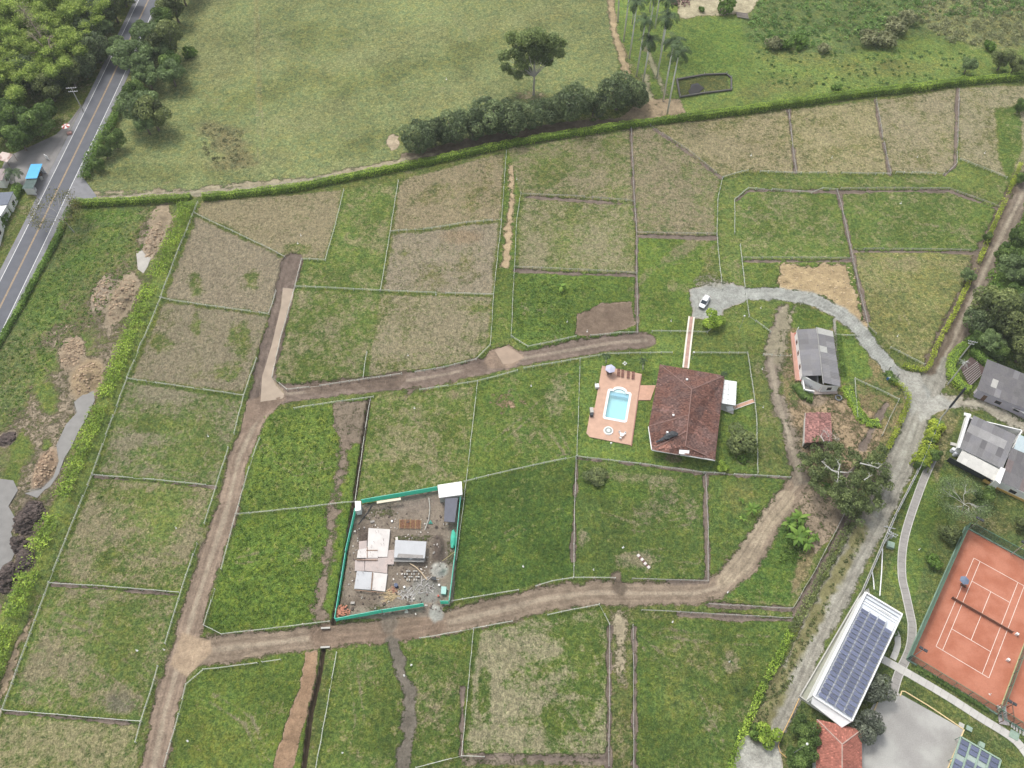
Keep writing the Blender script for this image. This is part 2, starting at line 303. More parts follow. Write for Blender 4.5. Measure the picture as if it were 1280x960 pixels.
# ------------------------------------------------------------------ dirt roads, cut a little below the plots
R_A = [(345,490),(322,520),(298,572),(283,635),(262,700),(242,760),(222,830),(205,890),(190,960),(160,1090)]
R_B = [(345,492),(380,489),(430,484),(500,476),(560,466),(610,456),(650,447),(720,435),(765,427),(808,424)]
R_C = [(240,818),(262,812),(330,804),(400,796),(470,789),(540,781),(620,764),(680,748),(740,740),(800,741),(870,741),(900,733),(935,700),(960,655),(985,622),(1002,600)]
R_D = [(1002,600),(994,570),(985,540),(972,500),(965,455),(968,420),(980,385)]
road([(366,325),(356,360),(343,415),(330,465),(325,500)], 2.7, DIRTD, edge=.4, cut=.45)
road(R_A, 2.5, (.27,.20,.155), edge=.45, cut=.35, centre=(.36,.29,.225), ruts=.06)
road(R_B, 2.5, (.20,.15,.125), edge=.5, cut=.40, centre=(.31,.25,.20), ruts=.07)
road(R_C, 2.6, (.25,.19,.145), edge=.6, cut=.18, centre=(.355,.285,.22), ruts=.05)
P([(612,437),(636,430),(655,444),(640,458),(600,460)], 1.5, 2, soil=1, scol=(.27,.195,.15), z=-.4)
P([(227,790),(262,800),(264,815),(232,846),(212,830)], 1.5, 2, soil=1, scol=(.38,.28,.20), z=-.25)
P([(308,500),(352,486),(358,498),(322,524),(300,545)], 1.5, 2, soil=1, scol=(.25,.18,.14), z=-.38)
road([(405,795),(480,789),(540,779)], 2.2, (.23,.165,.125), edge=1.2, amp=1.2, cut=.15)
road([(510,487),(560,474),(600,458)], 1.0, (.19,.14,.115), edge=.8, amp=1.5, cut=.4)
road([(388,484),(440,480),(500,474)], 1.4, (.17,.125,.10), edge=.8, amp=1.2, cut=.4)
road(R_D, 1.5, (.24,.195,.155), edge=.9, amp=1.4, centre=(.34,.285,.225), ruts=.06)
road([(985,620),(960,650),(930,700),(905,728)], 1.6, (.34,.27,.20), edge=.7, amp=1.0)
road([(773,770),(775,800),(778,850)], .9, (.36,.30,.21), edge=1.1, amp=1.5)
road([(772,722),(774,735)], 1.0, (.17,.13,.10), edge=.6)
road([(491,803),(500,830),(512,865),(513,900),(505,940),(497,990)], 1.0, (.17,.145,.12), edge=.5, amp=1.0, cut=.12)
road([(486,770),(487,780)], 1.3, (.2,.16,.13), edge=.7)
# gravel lane in the east and the drive to the house
LANE = [(1420,60),(1340,160),(1290,220),(1262,275),(1235,330),(1205,395),(1175,455),(1155,500),(1125,580),(1098,640),(1060,710),(1020,790),(985,860),(960,915),(945,965),(920,1040),(890,1110)]
road(LANE[:7], 2.6, (.22,.175,.14), edge=.5, amp=.8, centre=(.35,.295,.235), ruts=.05)
road(LANE[6:], 2.9, (.30,.275,.24), edge=.5, amp=.8, centre=(.36,.335,.295), ruts=.03)
DRIVE = [(883,375),(905,372),(935,367),(975,367),(1015,373),(1050,390),(1075,413),(1095,440),(1112,458),(1140,478),(1150,492)]
road(DRIVE, 2.15, (.335,.33,.31), edge=.5, amp=.7)
P([(862,362),(900,350),(932,358),(930,378),(905,388),(900,398),(866,398)], 3, 6, soil=1, scol=(.35,.345,.325))
blob(885,350,22,8,0,k=.7,soil=.6,scol=(.36,.34,.29))
P([(1105,462),(1150,465),(1160,500),(1140,520),(1125,480)], 2, 2, soil=1, scol=(.36,.34,.31))
P([(1150,500),(1178,493),(1200,508),(1180,512),(1150,525)], 2, 3, soil=.9, scol=(.38,.36,.33))
P([(925,925),(960,900),(975,935),(985,1000),(905,1000)], 2, 2, soil=1, scol=(.42,.40,.37))
blob(1060,640,20,24,0,k=.6,soil=.8,scol=(.24,.19,.14)); blob(1092,600,12,24,20,k=.5,soil=.8,scol=(.28,.22,.17))
# rough verge between the east hedge and the lane
road([(1265,235),(1235,300),(1210,355),(1180,420),(1160,460)], 1.3, (.17,.13,.10), edge=.6, amp=1.0)
road([(1078,658),(1038,735),(998,810),(968,870),(948,915)], .6, (.22,.20,.10), edge=.9, amp=1.4)
# construction plot
P([(445,632),(550,612),(577,620),(567,752),(535,770),(422,774)], 1, 1, soil=.9, scol=(.23,.185,.15), dry=.2, tone=OLIVE)
for b in [(480,640,26,8,-10),(430,755,12,6,0),(468,758,22,6,0),(562,690,6,22,0),(520,672,30,5,0)]: blob(*b, k=.8, soil=.42, dry=.2, tone=(.11,.16,.04))
blob(520,630,34,10,-5,k=.9,soil=.95,scol=(.25,.20,.17)); blob(455,662,20,8,0,k=.8,soil=.95,scol=(.17,.13,.105)); blob(548,690,8,22,0,k=.9,soil=.95,scol=(.14,.11,.09)); blob(455,752,30,7,0,k=.7,soil=.9,scol=(.15,.115,.09))
blob(530,740,22,14,0,f=.25,soil=1,scol=(.25,.235,.215)); blob(543,766,12,12,0,f=.2,soil=1,scol=(.33,.32,.295)); blob(515,742,14,10,0,f=.3,soil=1,scol=(.27,.25,.225))
# ------------------------------------------------------------------ plot fences: points, label, group, worn; uncut grass grows under them
FENCES = []
FG = 'pale fences of the western plots'
FENCES.append(([(248,254),(225,315),(203,372)], 'pale fence along the green bank, top stretch beside the brown plot', FG, 0))
FENCES.append(([(203,373),(182,422),(160,473)], 'pale fence along the green bank, second stretch from the top', FG, 0))
FENCES.append(([(160,474),(138,533),(116,593)], 'pale fence along the green bank, third stretch from the top', FG, 0))
FENCES.append(([(116,594),(88,662),(62,728)], 'pale fence along the green bank, beside the grey pond and dark heaps', FG, 0))
FENCES.append(([(62,729),(33,808),(4,887),(-25,970)], 'pale fence along the green bank, lowest stretch at the left edge', FG, 0))
FENCES.append(([(244,268),(300,294),(356,321)], 'slanting pale fence across the top of the brown plot to the water filled track', FG, 0))
FENCES.append(([(201,374),(270,384),(335,393)], 'pale cross fence between the two brownest plots', FG, 0))
FENCES.append(([(160,474),(230,484),(305,495)], 'pale cross fence above the plot with a green lower half', FG, 0))
FENCES.append(([(116,594),(180,599),(271,608)], 'pale cross fence level with the long green west plot corner', FG, 0))
FENCES.append(([(62,729),(130,733),(224,741)], 'pale cross fence with a dark trench behind it, second from the bottom left', FG, 0))
FENCES.append(([(5,888),(90,895),(177,902)], 'lowest pale cross fence in the bottom left corner', FG, 0))
FENCES.append(([(345,363),(341,378),(336,392)], 'short pale fence piece left of the water filled track', FG, 0))
FENCES.append(([(321,448),(305,495),(293,543)], 'pale fence on the west side of the dirt road bend', FG, 0))
FENCES.append(([(286,560),(270,610),(256,655)], 'pale fence west of the dirt road, below the bend', FG, 0))
FENCES.append(([(247,680),(233,720),(219,765),(207,805)], 'pale fence west of the dirt road, just above the fork', FG, 0))
FENCES.append(([(198,833),(188,868),(177,902),(170,928)], 'pale fence west of the dirt road, below the fork', FG, 0))
FENCES.append(([(325,548),(312,585),(295,643),(277,712)], 'pale fence east of the dirt road beside the bright green plot', FG, 0))
FENCES.append(([(269,737),(255,782),(277,793),(330,787),(412,777)], 'pale fence turning the corner of the bright green plot above the fork', FG, 0))
FG = 'pale fences of the northern plots'
FENCES.append(([(407,326),(377,324),(369,358),(350,425),(340,470)], 'pale fence along the east side of the water filled track', FG, 0))
FENCES.append(([(340,471),(359,487),(400,482),(460,473),(502,467)], 'pale fence north of the track, turning at the muddy corner', FG, 0))
FENCES.append(([(430,238),(420,280),(407,326)], 'pale fence from the hedge down to the head of the water filled track', FG, 0))
FENCES.append(([(370,359),(420,361),(475,364),(545,367),(617,369)], 'long level pale fence across the middle of the northern plots', FG, 0))
FENCES.append(([(498,227),(488,290),(476,363)], 'pale fence from the hedge down between green and brown plots', FG, 0))
FENCES.append(([(459,441),(456,457),(454,472)], 'short pale fence stub above the muddy track', FG, 0))
FENCES.append(([(488,290),(540,286),(583,279),(626,275)], 'slightly bent pale fence between two brown plots', FG, 0))
FENCES.append(([(633,190),(627,276),(617,369)], 'pale fence on the west side of the grassy corridor, upper run', FG, 0))
FENCES.append(([(617,371),(613,432),(595,449),(555,459),(519,465)], 'pale fence from the grassy corridor round to the muddy track', FG, 0))
FENCES.append(([(651,242),(646,275),(643,335)], 'pale fence on the east side of the grassy corridor, upper run', FG, 0))
FENCES.append(([(643,337),(641,375),(639,421)], 'pale fence on the east side of the grassy corridor, lower run', FG, 0))
FENCES.append(([(640,422),(660,434),(690,428),(720,421)], 'pale fence angled round the muddy patch on the north side of the track', FG, 0))
FENCES.append(([(738,420),(775,416),(797,415)], 'pale fence below the bare soil patch', FG, 0))
FENCES.append(([(652,243),(720,246),(793,252)], 'trenched fence with a dark ditch, upper of the two in the north centre', FG, 1))
FENCES.append(([(643,334),(700,337),(795,341)], 'trenched fence with a dark ditch, lower of the two in the north centre', FG, 1))
FENCES.append(([(789,160),(793,250),(796,291)], 'trenched fence running down from the hedge below the round dark tree', FG, 1))
FENCES.append(([(796,293),(796,340),(797,415)], 'trenched fence continuing down to the end of the dirt track', FG, 1))
FENCES.append(([(813,157),(860,188),(903,222)], 'diagonal trenched fence starting at the hedge by the palms', FG, 1))
FENCES.append(([(904,222),(918,218),(935,214)], 'short pale fence tip where the diagonal fence ends', FG, 0))
FENCES.append(([(903,223),(897,250),(896,292)], 'pale fence running down from the end of the diagonal fence', FG, 0))
FENCES.append(([(896,294),(899,330),(903,362)], 'pale fence ending at the gravel apron above the car', FG, 0))
FENCES.append(([(796,291),(846,292),(896,293)], 'short trenched fence above the rutted green plot', FG, 1))
FG = 'trenched fences of the eastern plots'
FENCES.append(([(986,138),(990,175),(995,215)], 'trenched fence, first of the three standing upright below the tall hedge', FG, 1))
FENCES.append(([(1095,124),(1100,150),(1103,172)], 'trenched fence, second upright one, its upper half', FG, 1))
FENCES.append(([(1105,178),(1109,198),(1113,216)], 'trenched fence, second upright one, its stepped lower half', FG, 1))
FENCES.append(([(1199,112),(1196,204),(1181,219)], 'trenched fence, third upright one, with a bent foot', FG, 1))
FENCES.append(([(950,215),(990,217),(1033,217)], 'low pale fence below the first dry plot under the tall hedge', FG, 0))
FENCES.append(([(1052,217),(1085,218),(1113,218)], 'low pale fence below the second dry plot under the tall hedge', FG, 0))
FENCES.append(([(1120,216),(1150,217),(1179,218)], 'low pale fence below the third dry plot under the tall hedge', FG, 0))
FENCES.append(([(1200,200),(1230,211),(1258,223)], 'sloping pale fence at the foot of the last dry plot', FG, 0))
FENCES.append(([(918,292),(918,250),(935,236),(965,237),(1000,240),(1015,241),(1028,236),(1047,237)], 'fence cutting the corner of the middle east green plot', FG, 0))
FENCES.append(([(1051,236),(1140,236),(1186,236),(1218,247),(1250,259)], 'fence along the top of the east green plot to the lane hedge', FG, 1))
FENCES.append(([(925,307),(928,335),(931,360)], 'pale fence ending at the north edge of the gravel drive', FG, 0))
FENCES.append(([(1047,239),(1057,282),(1066,324)], 'trenched fence between the two east green plots', FG, 1))
FENCES.append(([(1066,326),(1076,370),(1085,408),(1095,418)], 'trenched fence beside the orange rubble patch', FG, 1))
FENCES.append(([(1068,311),(1140,312),(1225,313)], 'trenched fence above the pale corner plot', FG, 1))
FENCES.append(([(928,323),(990,323),(1063,323)], 'trenched fence above the orange rubble patch', FG, 1))
FENCES.append(([(932,368),(936,396),(963,416)], 'pale fence kinked across the lawn south of the drive', FG, 0))
FENCES.append(([(1113,435),(1134,446),(1155,457)], 'pale fence across the tip of the pale corner plot', FG, 0))
FG = 'pale fences of the central plots'
FENCES.append(([(463,498),(453,560),(444,625)], 'pale fence beside the black ditch above the building plot', FG, 0))
FENCES.append(([(297,643),(370,636),(443,627)], 'pale fence between the two bright green western plots', FG, 0))
FENCES.append(([(368,511),(415,504),(467,497)], 'short pale fence below the track beside the soil patch', FG, 0))
FENCES.append(([(525,488),(560,483),(597,477),(647,464)], 'pale fence along the south side of the muddy track', FG, 0))
FENCES.append(([(655,461),(690,455),(725,449),(760,443),(800,442),(840,442)], 'pale fence along the track above the pool garden', FG, 0))
FENCES.append(([(597,478),(590,540),(583,601),(571,700)], 'pale fence down the east side of the patchy centre plot', FG, 0))
FENCES.append(([(580,603),(640,588),(720,571)], 'sloping pale fence above the smooth dark green plot', FG, 0))
FENCES.append(([(725,451),(723,510),(721,570)], 'pale fence on the west side of the pool garden', FG, 0))
FENCES.append(([(720,573),(718,640),(717,722)], 'trenched fence on the east side of the smooth dark green plot', FG, 0))
FENCES.append(([(721,571),(800,580),(880,591)], 'pale fence below the pool and the big house', FG, 0))
FENCES.append(([(881,591),(930,594),(988,597)], 'pale fence below the house lawn reaching the rutted track', FG, 0))
FENCES.append(([(882,593),(885,660),(885,726),(834,725),(790,724)], 'trenched fence turning the lower right corner of the plot below the house', FG, 1))
FENCES.append(([(670,733),(690,727),(716,723),(769,723)], 'pale fence along the north verge of the lower dirt road', FG, 0))
FENCES.append(([(565,752),(605,745),(648,738)], 'pale fence below the smooth dark green plot', FG, 0))
FENCES.append(([(866,442),(900,442),(934,442),(940,480),(945,520),(947,592)], 'pale fence round the east side of the house lawn', FG, 0))
FENCES.append(([(815,415),(850,415),(884,416),(891,410)], 'low pale fence crossing the brick walk', FG, 0))
FENCES.append(([(954,444),(975,445),(988,445)], 'short pale fence west of the pink veranda', FG, 0))
FENCES.append(([(1044,419),(1058,420),(1073,420)], 'short pale fence from the cottage to the gravel drive', FG, 0))
FENCES.append(([(1071,522),(1068,474),(1096,487),(1123,500)], 'pale fence with a sharp corner in the cottage yard', FG, 0))
FENCES.append(([(1123,501),(1112,522),(1102,545)], 'trenched fence beside the sparse hedge of the cottage yard', FG, 1))
FG = 'pale fences of the southern plots'
FENCES.append(([(205,958),(219,912),(233,856),(255,837),(290,833),(322,829)], 'pale fence turning the corner of the lower green plot below the fork', FG, 0))
FENCES.append(([(328,828),(351,825)], 'very short pale fence piece right of the fork corner', FG, 0))
FENCES.append(([(421,816),(410,880),(395,962)], 'pale fence right of the lower black ditch', FG, 0))
FENCES.append(([(525,798),(560,792),(592,786),(640,777)], 'pale fence along the south verge of the dirt road by the dark footpath', FG, 0))
FENCES.append(([(592,788),(585,860),(577,945)], 'pale fence running down beside the straw coloured southern plot', FG, 0))
FENCES.append(([(685,769),(718,762),(749,756),(762,781)], 'pale fence with a cut corner at the top of the straw coloured plot', FG, 0))
FENCES.append(([(762,782),(762,870),(761,957)], 'trenched fence on the west side of the narrow southern lane', FG, 1))
FENCES.append(([(791,782),(792,835),(792,962)], 'trenched fence on the east side of the narrow southern lane', FG, 1))
FENCES.append(([(802,763),(850,765),(920,769),(990,773)], 'long trenched fence, lower of the two near the hedge by the white hall', FG, 1))
FENCES.append(([(886,755),(940,758),(990,761)], 'long trenched fence, upper of the two near the hedge by the white hall', FG, 1))
FENCES.append(([(991,760),(1020,711),(1055,643)], 'trenched fence rising beside the lane hedge to the big tree', FG, 1))
FENCES.append(([(520,960),(550,952),(577,945),(605,946)], 'pale fence at the bottom edge below the straw coloured plot', FG, 0))
for pts, lab, fg, worn in FENCES:
    if worn: continue
    sl, d = pldist(pts, 1.6); w = sst(1.3, .3, d+NE_[sl]*.9)*.8*(A['soil'][sl] < .3)
    apply(sl, w, dict(dry=.05)); A['tone'][sl] += (np.array((.085, .16, .03))-A['tone'][sl])*(w*.7)[..., None]
# ------------------------------------------------------------------ trenches dug along the fences
for pts, hw, dep in [([(986,135),(995,215)],.7,.4),([(1094,124),(1103,173)],.7,.4),([(1105,178),(1113,217)],.7,.4),([(1198,110),(1194,205)],.9,.45),([(1194,206),(1181,219)],.7,.3),
      ([(789,160),(793,250),(796,292),(796,340),(797,415)],.7,.4),([(818,160),(860,190),(902,222)],.9,.4),([(652,245),(793,255)],.8,.4),([(797,294),(895,297)],1.0,.45),
      ([(645,337),(720,342),(795,343)],.9,.45),([(921,250),(935,238),(960,237),(1047,239),(1140,238),(1187,238),(1250,261)],.7,.4),([(1048,238),(1066,318),(1085,400)],.8,.4),([(1066,313),(1222,315)],.8,.4),
      ([(930,326),(1063,325)],.7,.35),([(721,575),(718,640),(716,700)],.6,.4),([(882,594),(885,724)],.8,.4),([(835,726),(884,727)],.7,.3),([(722,572),(800,580),(880,591),(988,597)],.5,.25),
      ([(762,785),(761,957)],.7,.35),([(793,785),(794,835),(794,957)],.7,.35),([(850,767),(990,775)],.9,.4),([(888,755),(992,762)],.9,.4),([(994,768),(1022,720),(1062,645)],1.2,.45),
      ([(1078,560),(1108,505)],1.1,.4),([(578,860),(577,945)],.5,.3),([(600,945),(762,950)],.5,.3),([(66,730),(222,743)],.45,.25),([(6,890),(176,905)],.35,.2),([(118,595),(270,609)],.3,.2)]:
    ditch(pts, hw*.68, dep*.8, (.20, .155, .13), edge=.4, amp=.9)
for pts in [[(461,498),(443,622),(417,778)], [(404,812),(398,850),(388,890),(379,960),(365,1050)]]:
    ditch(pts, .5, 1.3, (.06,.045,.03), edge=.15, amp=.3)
for pts, hw in [([(1043,398),(1050,480)],.3)]: ditch(pts, hw, .1, (.3,.28,.24))
# soil shown under the long west fence, grass bank beyond it
road([(224,262),(196,345),(150,465),(112,575),(85,640),(55,710),(30,780),(0,870),(-30,960)], .9, (.36,.27,.19), edge=.8, amp=1.6)
ridge([(236,258),(222,300),(205,345),(180,400),(155,455),(137,500),(113,560),(90,612),(62,675),(40,725),(18,770),(-20,850),(-80,1000)], 3.8, 1.3, tone=(.135,.225,.045), soil=0, dry=.03, rough=1.6)
# tracks in the lawn, and faint wheel lines across the plots
def wheel(pts, k=.5, col=(.27,.225,.16)):
    sl, d = pldist(pts, 2.2); w = np.exp(-((d-.85)/.28)**2)*k*(1+N3[sl]*1.4); apply(sl, np.clip(w, 0, 1), dict(dry=.75, dcol=col))
for pts in [[(500,500),(540,540),(560,590)],[(610,560),(660,520),(710,470)],[(640,490),(680,540),(700,565)],[(700,500),(690,530),(708,565)],[(140,560),(190,585),(250,600)],[(110,640),(160,690),(230,700)],[(70,770),(130,790),(190,850)],[(40,840),(110,830),(170,880)],
            [(300,700),(350,690),(400,720)],[(330,560),(370,590),(410,580)],[(600,690),(650,660),(700,640)],[(740,640),(800,660),(870,650)],[(760,700),(820,690),(870,700)],[(800,800),(860,850),(900,930)],[(830,790),(900,800),(960,800)],[(620,800),(680,860),(740,930)],[(440,830),(450,900),(440,950)],[(260,870),(310,900),(330,950)],
            [(380,370),(420,420),(450,460)],[(500,380),(540,420),(590,430)],[(660,260),(720,290),(780,320)],[(820,190),(860,240),(880,280)],[(870,160),(920,180),(980,200)],[(1010,150),(1050,180),(1090,205)],[(1110,140),(1150,170),(1180,205)],[(940,260),(990,280),(1050,300)],[(1080,250),(1140,280),(1210,290)],[(1080,330),(1120,380),(1150,440)],
            [(330,40),(420,90),(600,120)],[(250,120),(350,150),(480,180)],[(560,10),(600,60),(740,110)],[(318,-60),(322,60),(326,200)],[(320,60),(480,40),(620,-20)],[(805,320),(850,300),(890,305)],[(800,360),(830,330),(880,318)],[(655,380),(690,400),(700,425)]]: wheel(pts)
for pts in [[(985,382),(972,415),(962,440)], [(992,384),(980,420),(975,450)]]: road(pts, .5, (.29,.25,.18), edge=.8, amp=1.2)
# heaps of fill in the west strip
TANM = (.33,.255,.18)
mound(192,300,10,26,22,.8,scol=(.37,.285,.21),soil=1); mound(200,272,12,18,15,.5,scol=TANM,soil=.9); mound(152,372,13,34,25,1.2,scol=TANM,soil=1); mound(126,365,9,22,22,.4,scol=(.33,.26,.2),soil=1)
mound(108,472,18,26,28,1.3,scol=(.36,.265,.17),soil=1); mound(90,440,16,22,28,.5,scol=(.32,.24,.17),soil=.9); mound(56,585,12,30,22,1.0,scol=(.32,.22,.155),soil=1)
for m in [(44,640,13,14,0),(30,655,14,14,0),(22,680,12,12,0),(32,700,12,16,10),(14,715,12,12,0),(4,728,12,14,0),(-12,735,14,14,0)]: mound(*m, 1.5, rag=2.2, scol=(.075,.058,.05), soil=1)
mound(8,548,14,8,-30,.3,scol=(.12,.10,.085),soil=1)
for m in [(20,770,30,40),]: pass
# site heaps
mound(549,712,10,9,0,1.2,scol=(.45,.43,.40),soil=1); mound(549,685,6,17,0,.7,scol=(.13,.10,.085),soil=1); mound(455,670,8,10,0,.5,scol=(.13,.1,.085),soil=1); mound(508,703,10,7,0,.3,scol=(.26,.21,.17),soil=1)
# puddles and ponds lie in hollows
PUDDLES = [('puddle','small',[(170,316),(177,312),(183,320),(188,322),(184,333),(179,341),(172,336)],(.50,.47,.41)),
 ('pond','long',[(92,502),(104,492),(117,488),(118,500),(108,522),(97,540),(90,556),(80,572),(73,592),(62,608),(55,612),(46,622),(30,616),(50,612),(66,596),(73,576),(70,556),(82,530),(96,515)],(.30,.29,.275)),
 ('pond','wide',[(-60,640),(-40,612),(0,598),(16,600),(22,612),(10,632),(20,650),(13,665),(20,685),(14,700),(4,706),(-4,725),(-60,760),(-110,740)],(.30,.29,.275)),
 ('puddle','muddy',[(353,358),(368,360),(364,378),(359,386),(346.5,437),(340,470),(344,480),(356,493),(352,497),(325,501),(327,470),(333,450),(339,430),(351,380)],(.46,.365,.265)),
 ('puddle','corner',[(618,436),(632,430),(648,440),(655,446),(640,453),(629,454)],(.42,.32,.24)),
 ('pond','dark',[(864,105),(872,103),(881,110),(862,118)],(.05,.05,.05))]
WATERZ = {}
for nm, key, poly, col in PUDDLES:
    xs = [p[0] for p in poly]; ys = [p[1] for p in poly]
    cx, cy = sum(xs)/len(xs), sum(ys)/len(ys)
    zb = -.42 if key in ('muddy','corner') else -.12
    P([(cx+(x-cx)*.93, cy+(y-cy)*.93) for x, y in poly], 1.6, .6, z=zb-.16, soil=1, scol=tuple(c*.8 for c in col))
    WATERZ[key] = zb
# small irregularities everywhere but under the paved sheets (always downwards, so sheets stay on top)
A['z'] += (N1*.10 + N3*.10 + N8*.12 - .17)*np.clip(A['rough'], .4, 2)*np.where(np.abs(A['z']) > .3, .5, 1)
FLAT = [[(-60,560),(-60,300),(150,-160),(240,-160),(110,250),(20,440)], [(733,458),(803,464),(798,480),(820,484),(792,560),(734,552)], [(1145,660),(1310,720),(1310,960),(1145,840)],
        [(1105,820),(1160,800),(1310,940),(1310,1000),(1100,890)], [(985,740),(1130,730),(1130,880),(1210,900),(1290,960),(1290,1100),(1000,1100)], [(1110,780),(1120,560),(1165,540),(1165,640),(1145,850)]]
for poly in FLAT: P(poly, 4, 0, z=-.05)
P([(768,478),(792,478),(788,528),(752,528)], 2, 0, z=-2.2)     # the pool is sunk here

def hz(px, py):
    """height of the ground at a photo point"""
    u = (px-U0)/ST; v = (py-V0)/ST
    i = int(min(max(u, 0), NU-2)); j = int(min(max(v, 0), NV-2)); u = min(max(u-i, 0), 1); v = min(max(v-j, 0), 1)
    z = A['z']
    return float((z[j, i]*(1-u)+z[j, i+1]*u)*(1-v)+(z[j+1, i]*(1-u)+z[j+1, i+1]*u)*v)
def gz(px, py):
    p = G(px, py); p.z = hz(px, py); return p

# soils vary from spot to spot; greens a little duller than pure
A['scol'] *= (1+N3*.20+N1*.09+N8*.14)[..., None]*np.array([.98, 1.03, 1.0])
lum = A['tone'].mean(axis=2, keepdims=True); A['tone'] = (A['tone']*.84+lum*.16)*np.array([1.53, 1.30, 1.26])*(1+N8*.30+N20*.24+N3*.16)[..., None]
# ------------------------------------------------------------------ material helpers
def new_mat(name):
    m = bpy.data.materials.new(name); m.use_nodes = True; nt = m.node_tree
    return m, nt.nodes, nt.links, nt.nodes['Principled BSDF']
def nmath(n, l, op, a, b=None, c=None, clamp=False):
    x = n.new('ShaderNodeMath'); x.operation = op; x.use_clamp = clamp
    for i, v in enumerate([a, b, c]):
        if v is None: continue
        if isinstance(v, (int, float)): x.inputs[i].default_value = v
        else: l.new(v, x.inputs[i])
    return x.outputs[0]
def nmix(n, l, f, a, b, blend='MIX'):
    x = n.new('ShaderNodeMix'); x.data_type = 'RGBA'; x.blend_type = blend; x.clamp_factor = True
    for s, v in ((x.inputs[0], f), (x.inputs[6], a), (x.inputs[7], b)):
        if isinstance(v, (int, float)): s.default_value = v
        elif isinstance(v, tuple): s.default_value = (*v[:3], 1)
        else: l.new(v, s)
    return x.outputs[2]
def nnoise(n, l, vec, scale, detail=3, rough=.55, dist=0):
    x = n.new('ShaderNodeTexNoise'); x.inputs['Scale'].default_value = scale; x.inputs['Detail'].default_value = detail
    x.inputs['Roughness'].default_value = rough; x.inputs['Distortion'].default_value = dist
    if vec is not None: l.new(vec, x.inputs['Vector'])
    return x.outputs[0]
def nmap(n, l, v, a, b, c=0.0, d=1.0):
    x = n.new('ShaderNodeMapRange'); x.clamp = True
    l.new(v, x.inputs[0])
    for i, q in zip((1, 2, 3, 4), (a, b, c, d)): x.inputs[i].default_value = q
    return x.outputs[0]
def wpos(n): return n.new('ShaderNodeNewGeometry').outputs['Position']
def ocoord(n): return n.new('ShaderNodeTexCoord').outputs['Object']
def bump(n, l, bs, h, strength=.5, dist=.1):
    b = n.new('ShaderNodeBump'); b.inputs['Strength'].default_value = strength; b.inputs['Distance'].default_value = dist
    l.new(h, b.inputs['Height']); l.new(b.outputs[0], bs.inputs['Normal'])
MATS = {}
def mat(name, col, rough=.8, var=.18, scale=1.5, col2=None, thr=.5, metal=0.0, spec=.3, bmp=.15, rnd=0.0, fine=8.0, world=False, attr=False):
    """a surface colour broken up by noise; rnd gives every object its own slight shade; attr uses the per-face shade"""
    if name in MATS: return MATS[name]
    m, n, l, bs = new_mat(name)
    v = wpos(n) if world else ocoord(n)
    a = nnoise(n, l, v, scale, 4); f = nnoise(n, l, v, scale*fine, 3)
    s = nmath(n, l, 'ADD', nmath(n, l, 'MULTIPLY', a, .6), nmath(n, l, 'MULTIPLY', f, .4))
    k = nmap(n, l, s, .3, .7, 1-var, 1+var)
    base = col
    if col2 is not None: base = nmix(n, l, nmap(n, l, a, thr-.08, thr+.08), col, col2)
    x = n.new('ShaderNodeVectorMath'); x.operation = 'SCALE'
    if isinstance(base, tuple): x.inputs[0].default_value = base
    else: l.new(base, x.inputs[0])
    if rnd:
        r = n.new('ShaderNodeObjectInfo').outputs['Random']
        k = nmath(n, l, 'MULTIPLY', k, nmap(n, l, r, 0, 1, 1-rnd, 1+rnd))
    if attr:
        t = n.new('ShaderNodeAttribute'); t.attribute_name = 'shade'
        k = nmath(n, l, 'MULTIPLY', k, t.outputs['Fac'])
    l.new(k, x.inputs['Scale']); l.new(x.outputs[0], bs.inputs['Base Color'])
    bs.inputs['Roughness'].default_value = rough; bs.inputs['Metallic'].default_value = metal
    bs.inputs['Specular IOR Level'].default_value = spec
    if bmp: bump(n, l, bs, s, bmp, .05)
    MATS[name] = m; return m

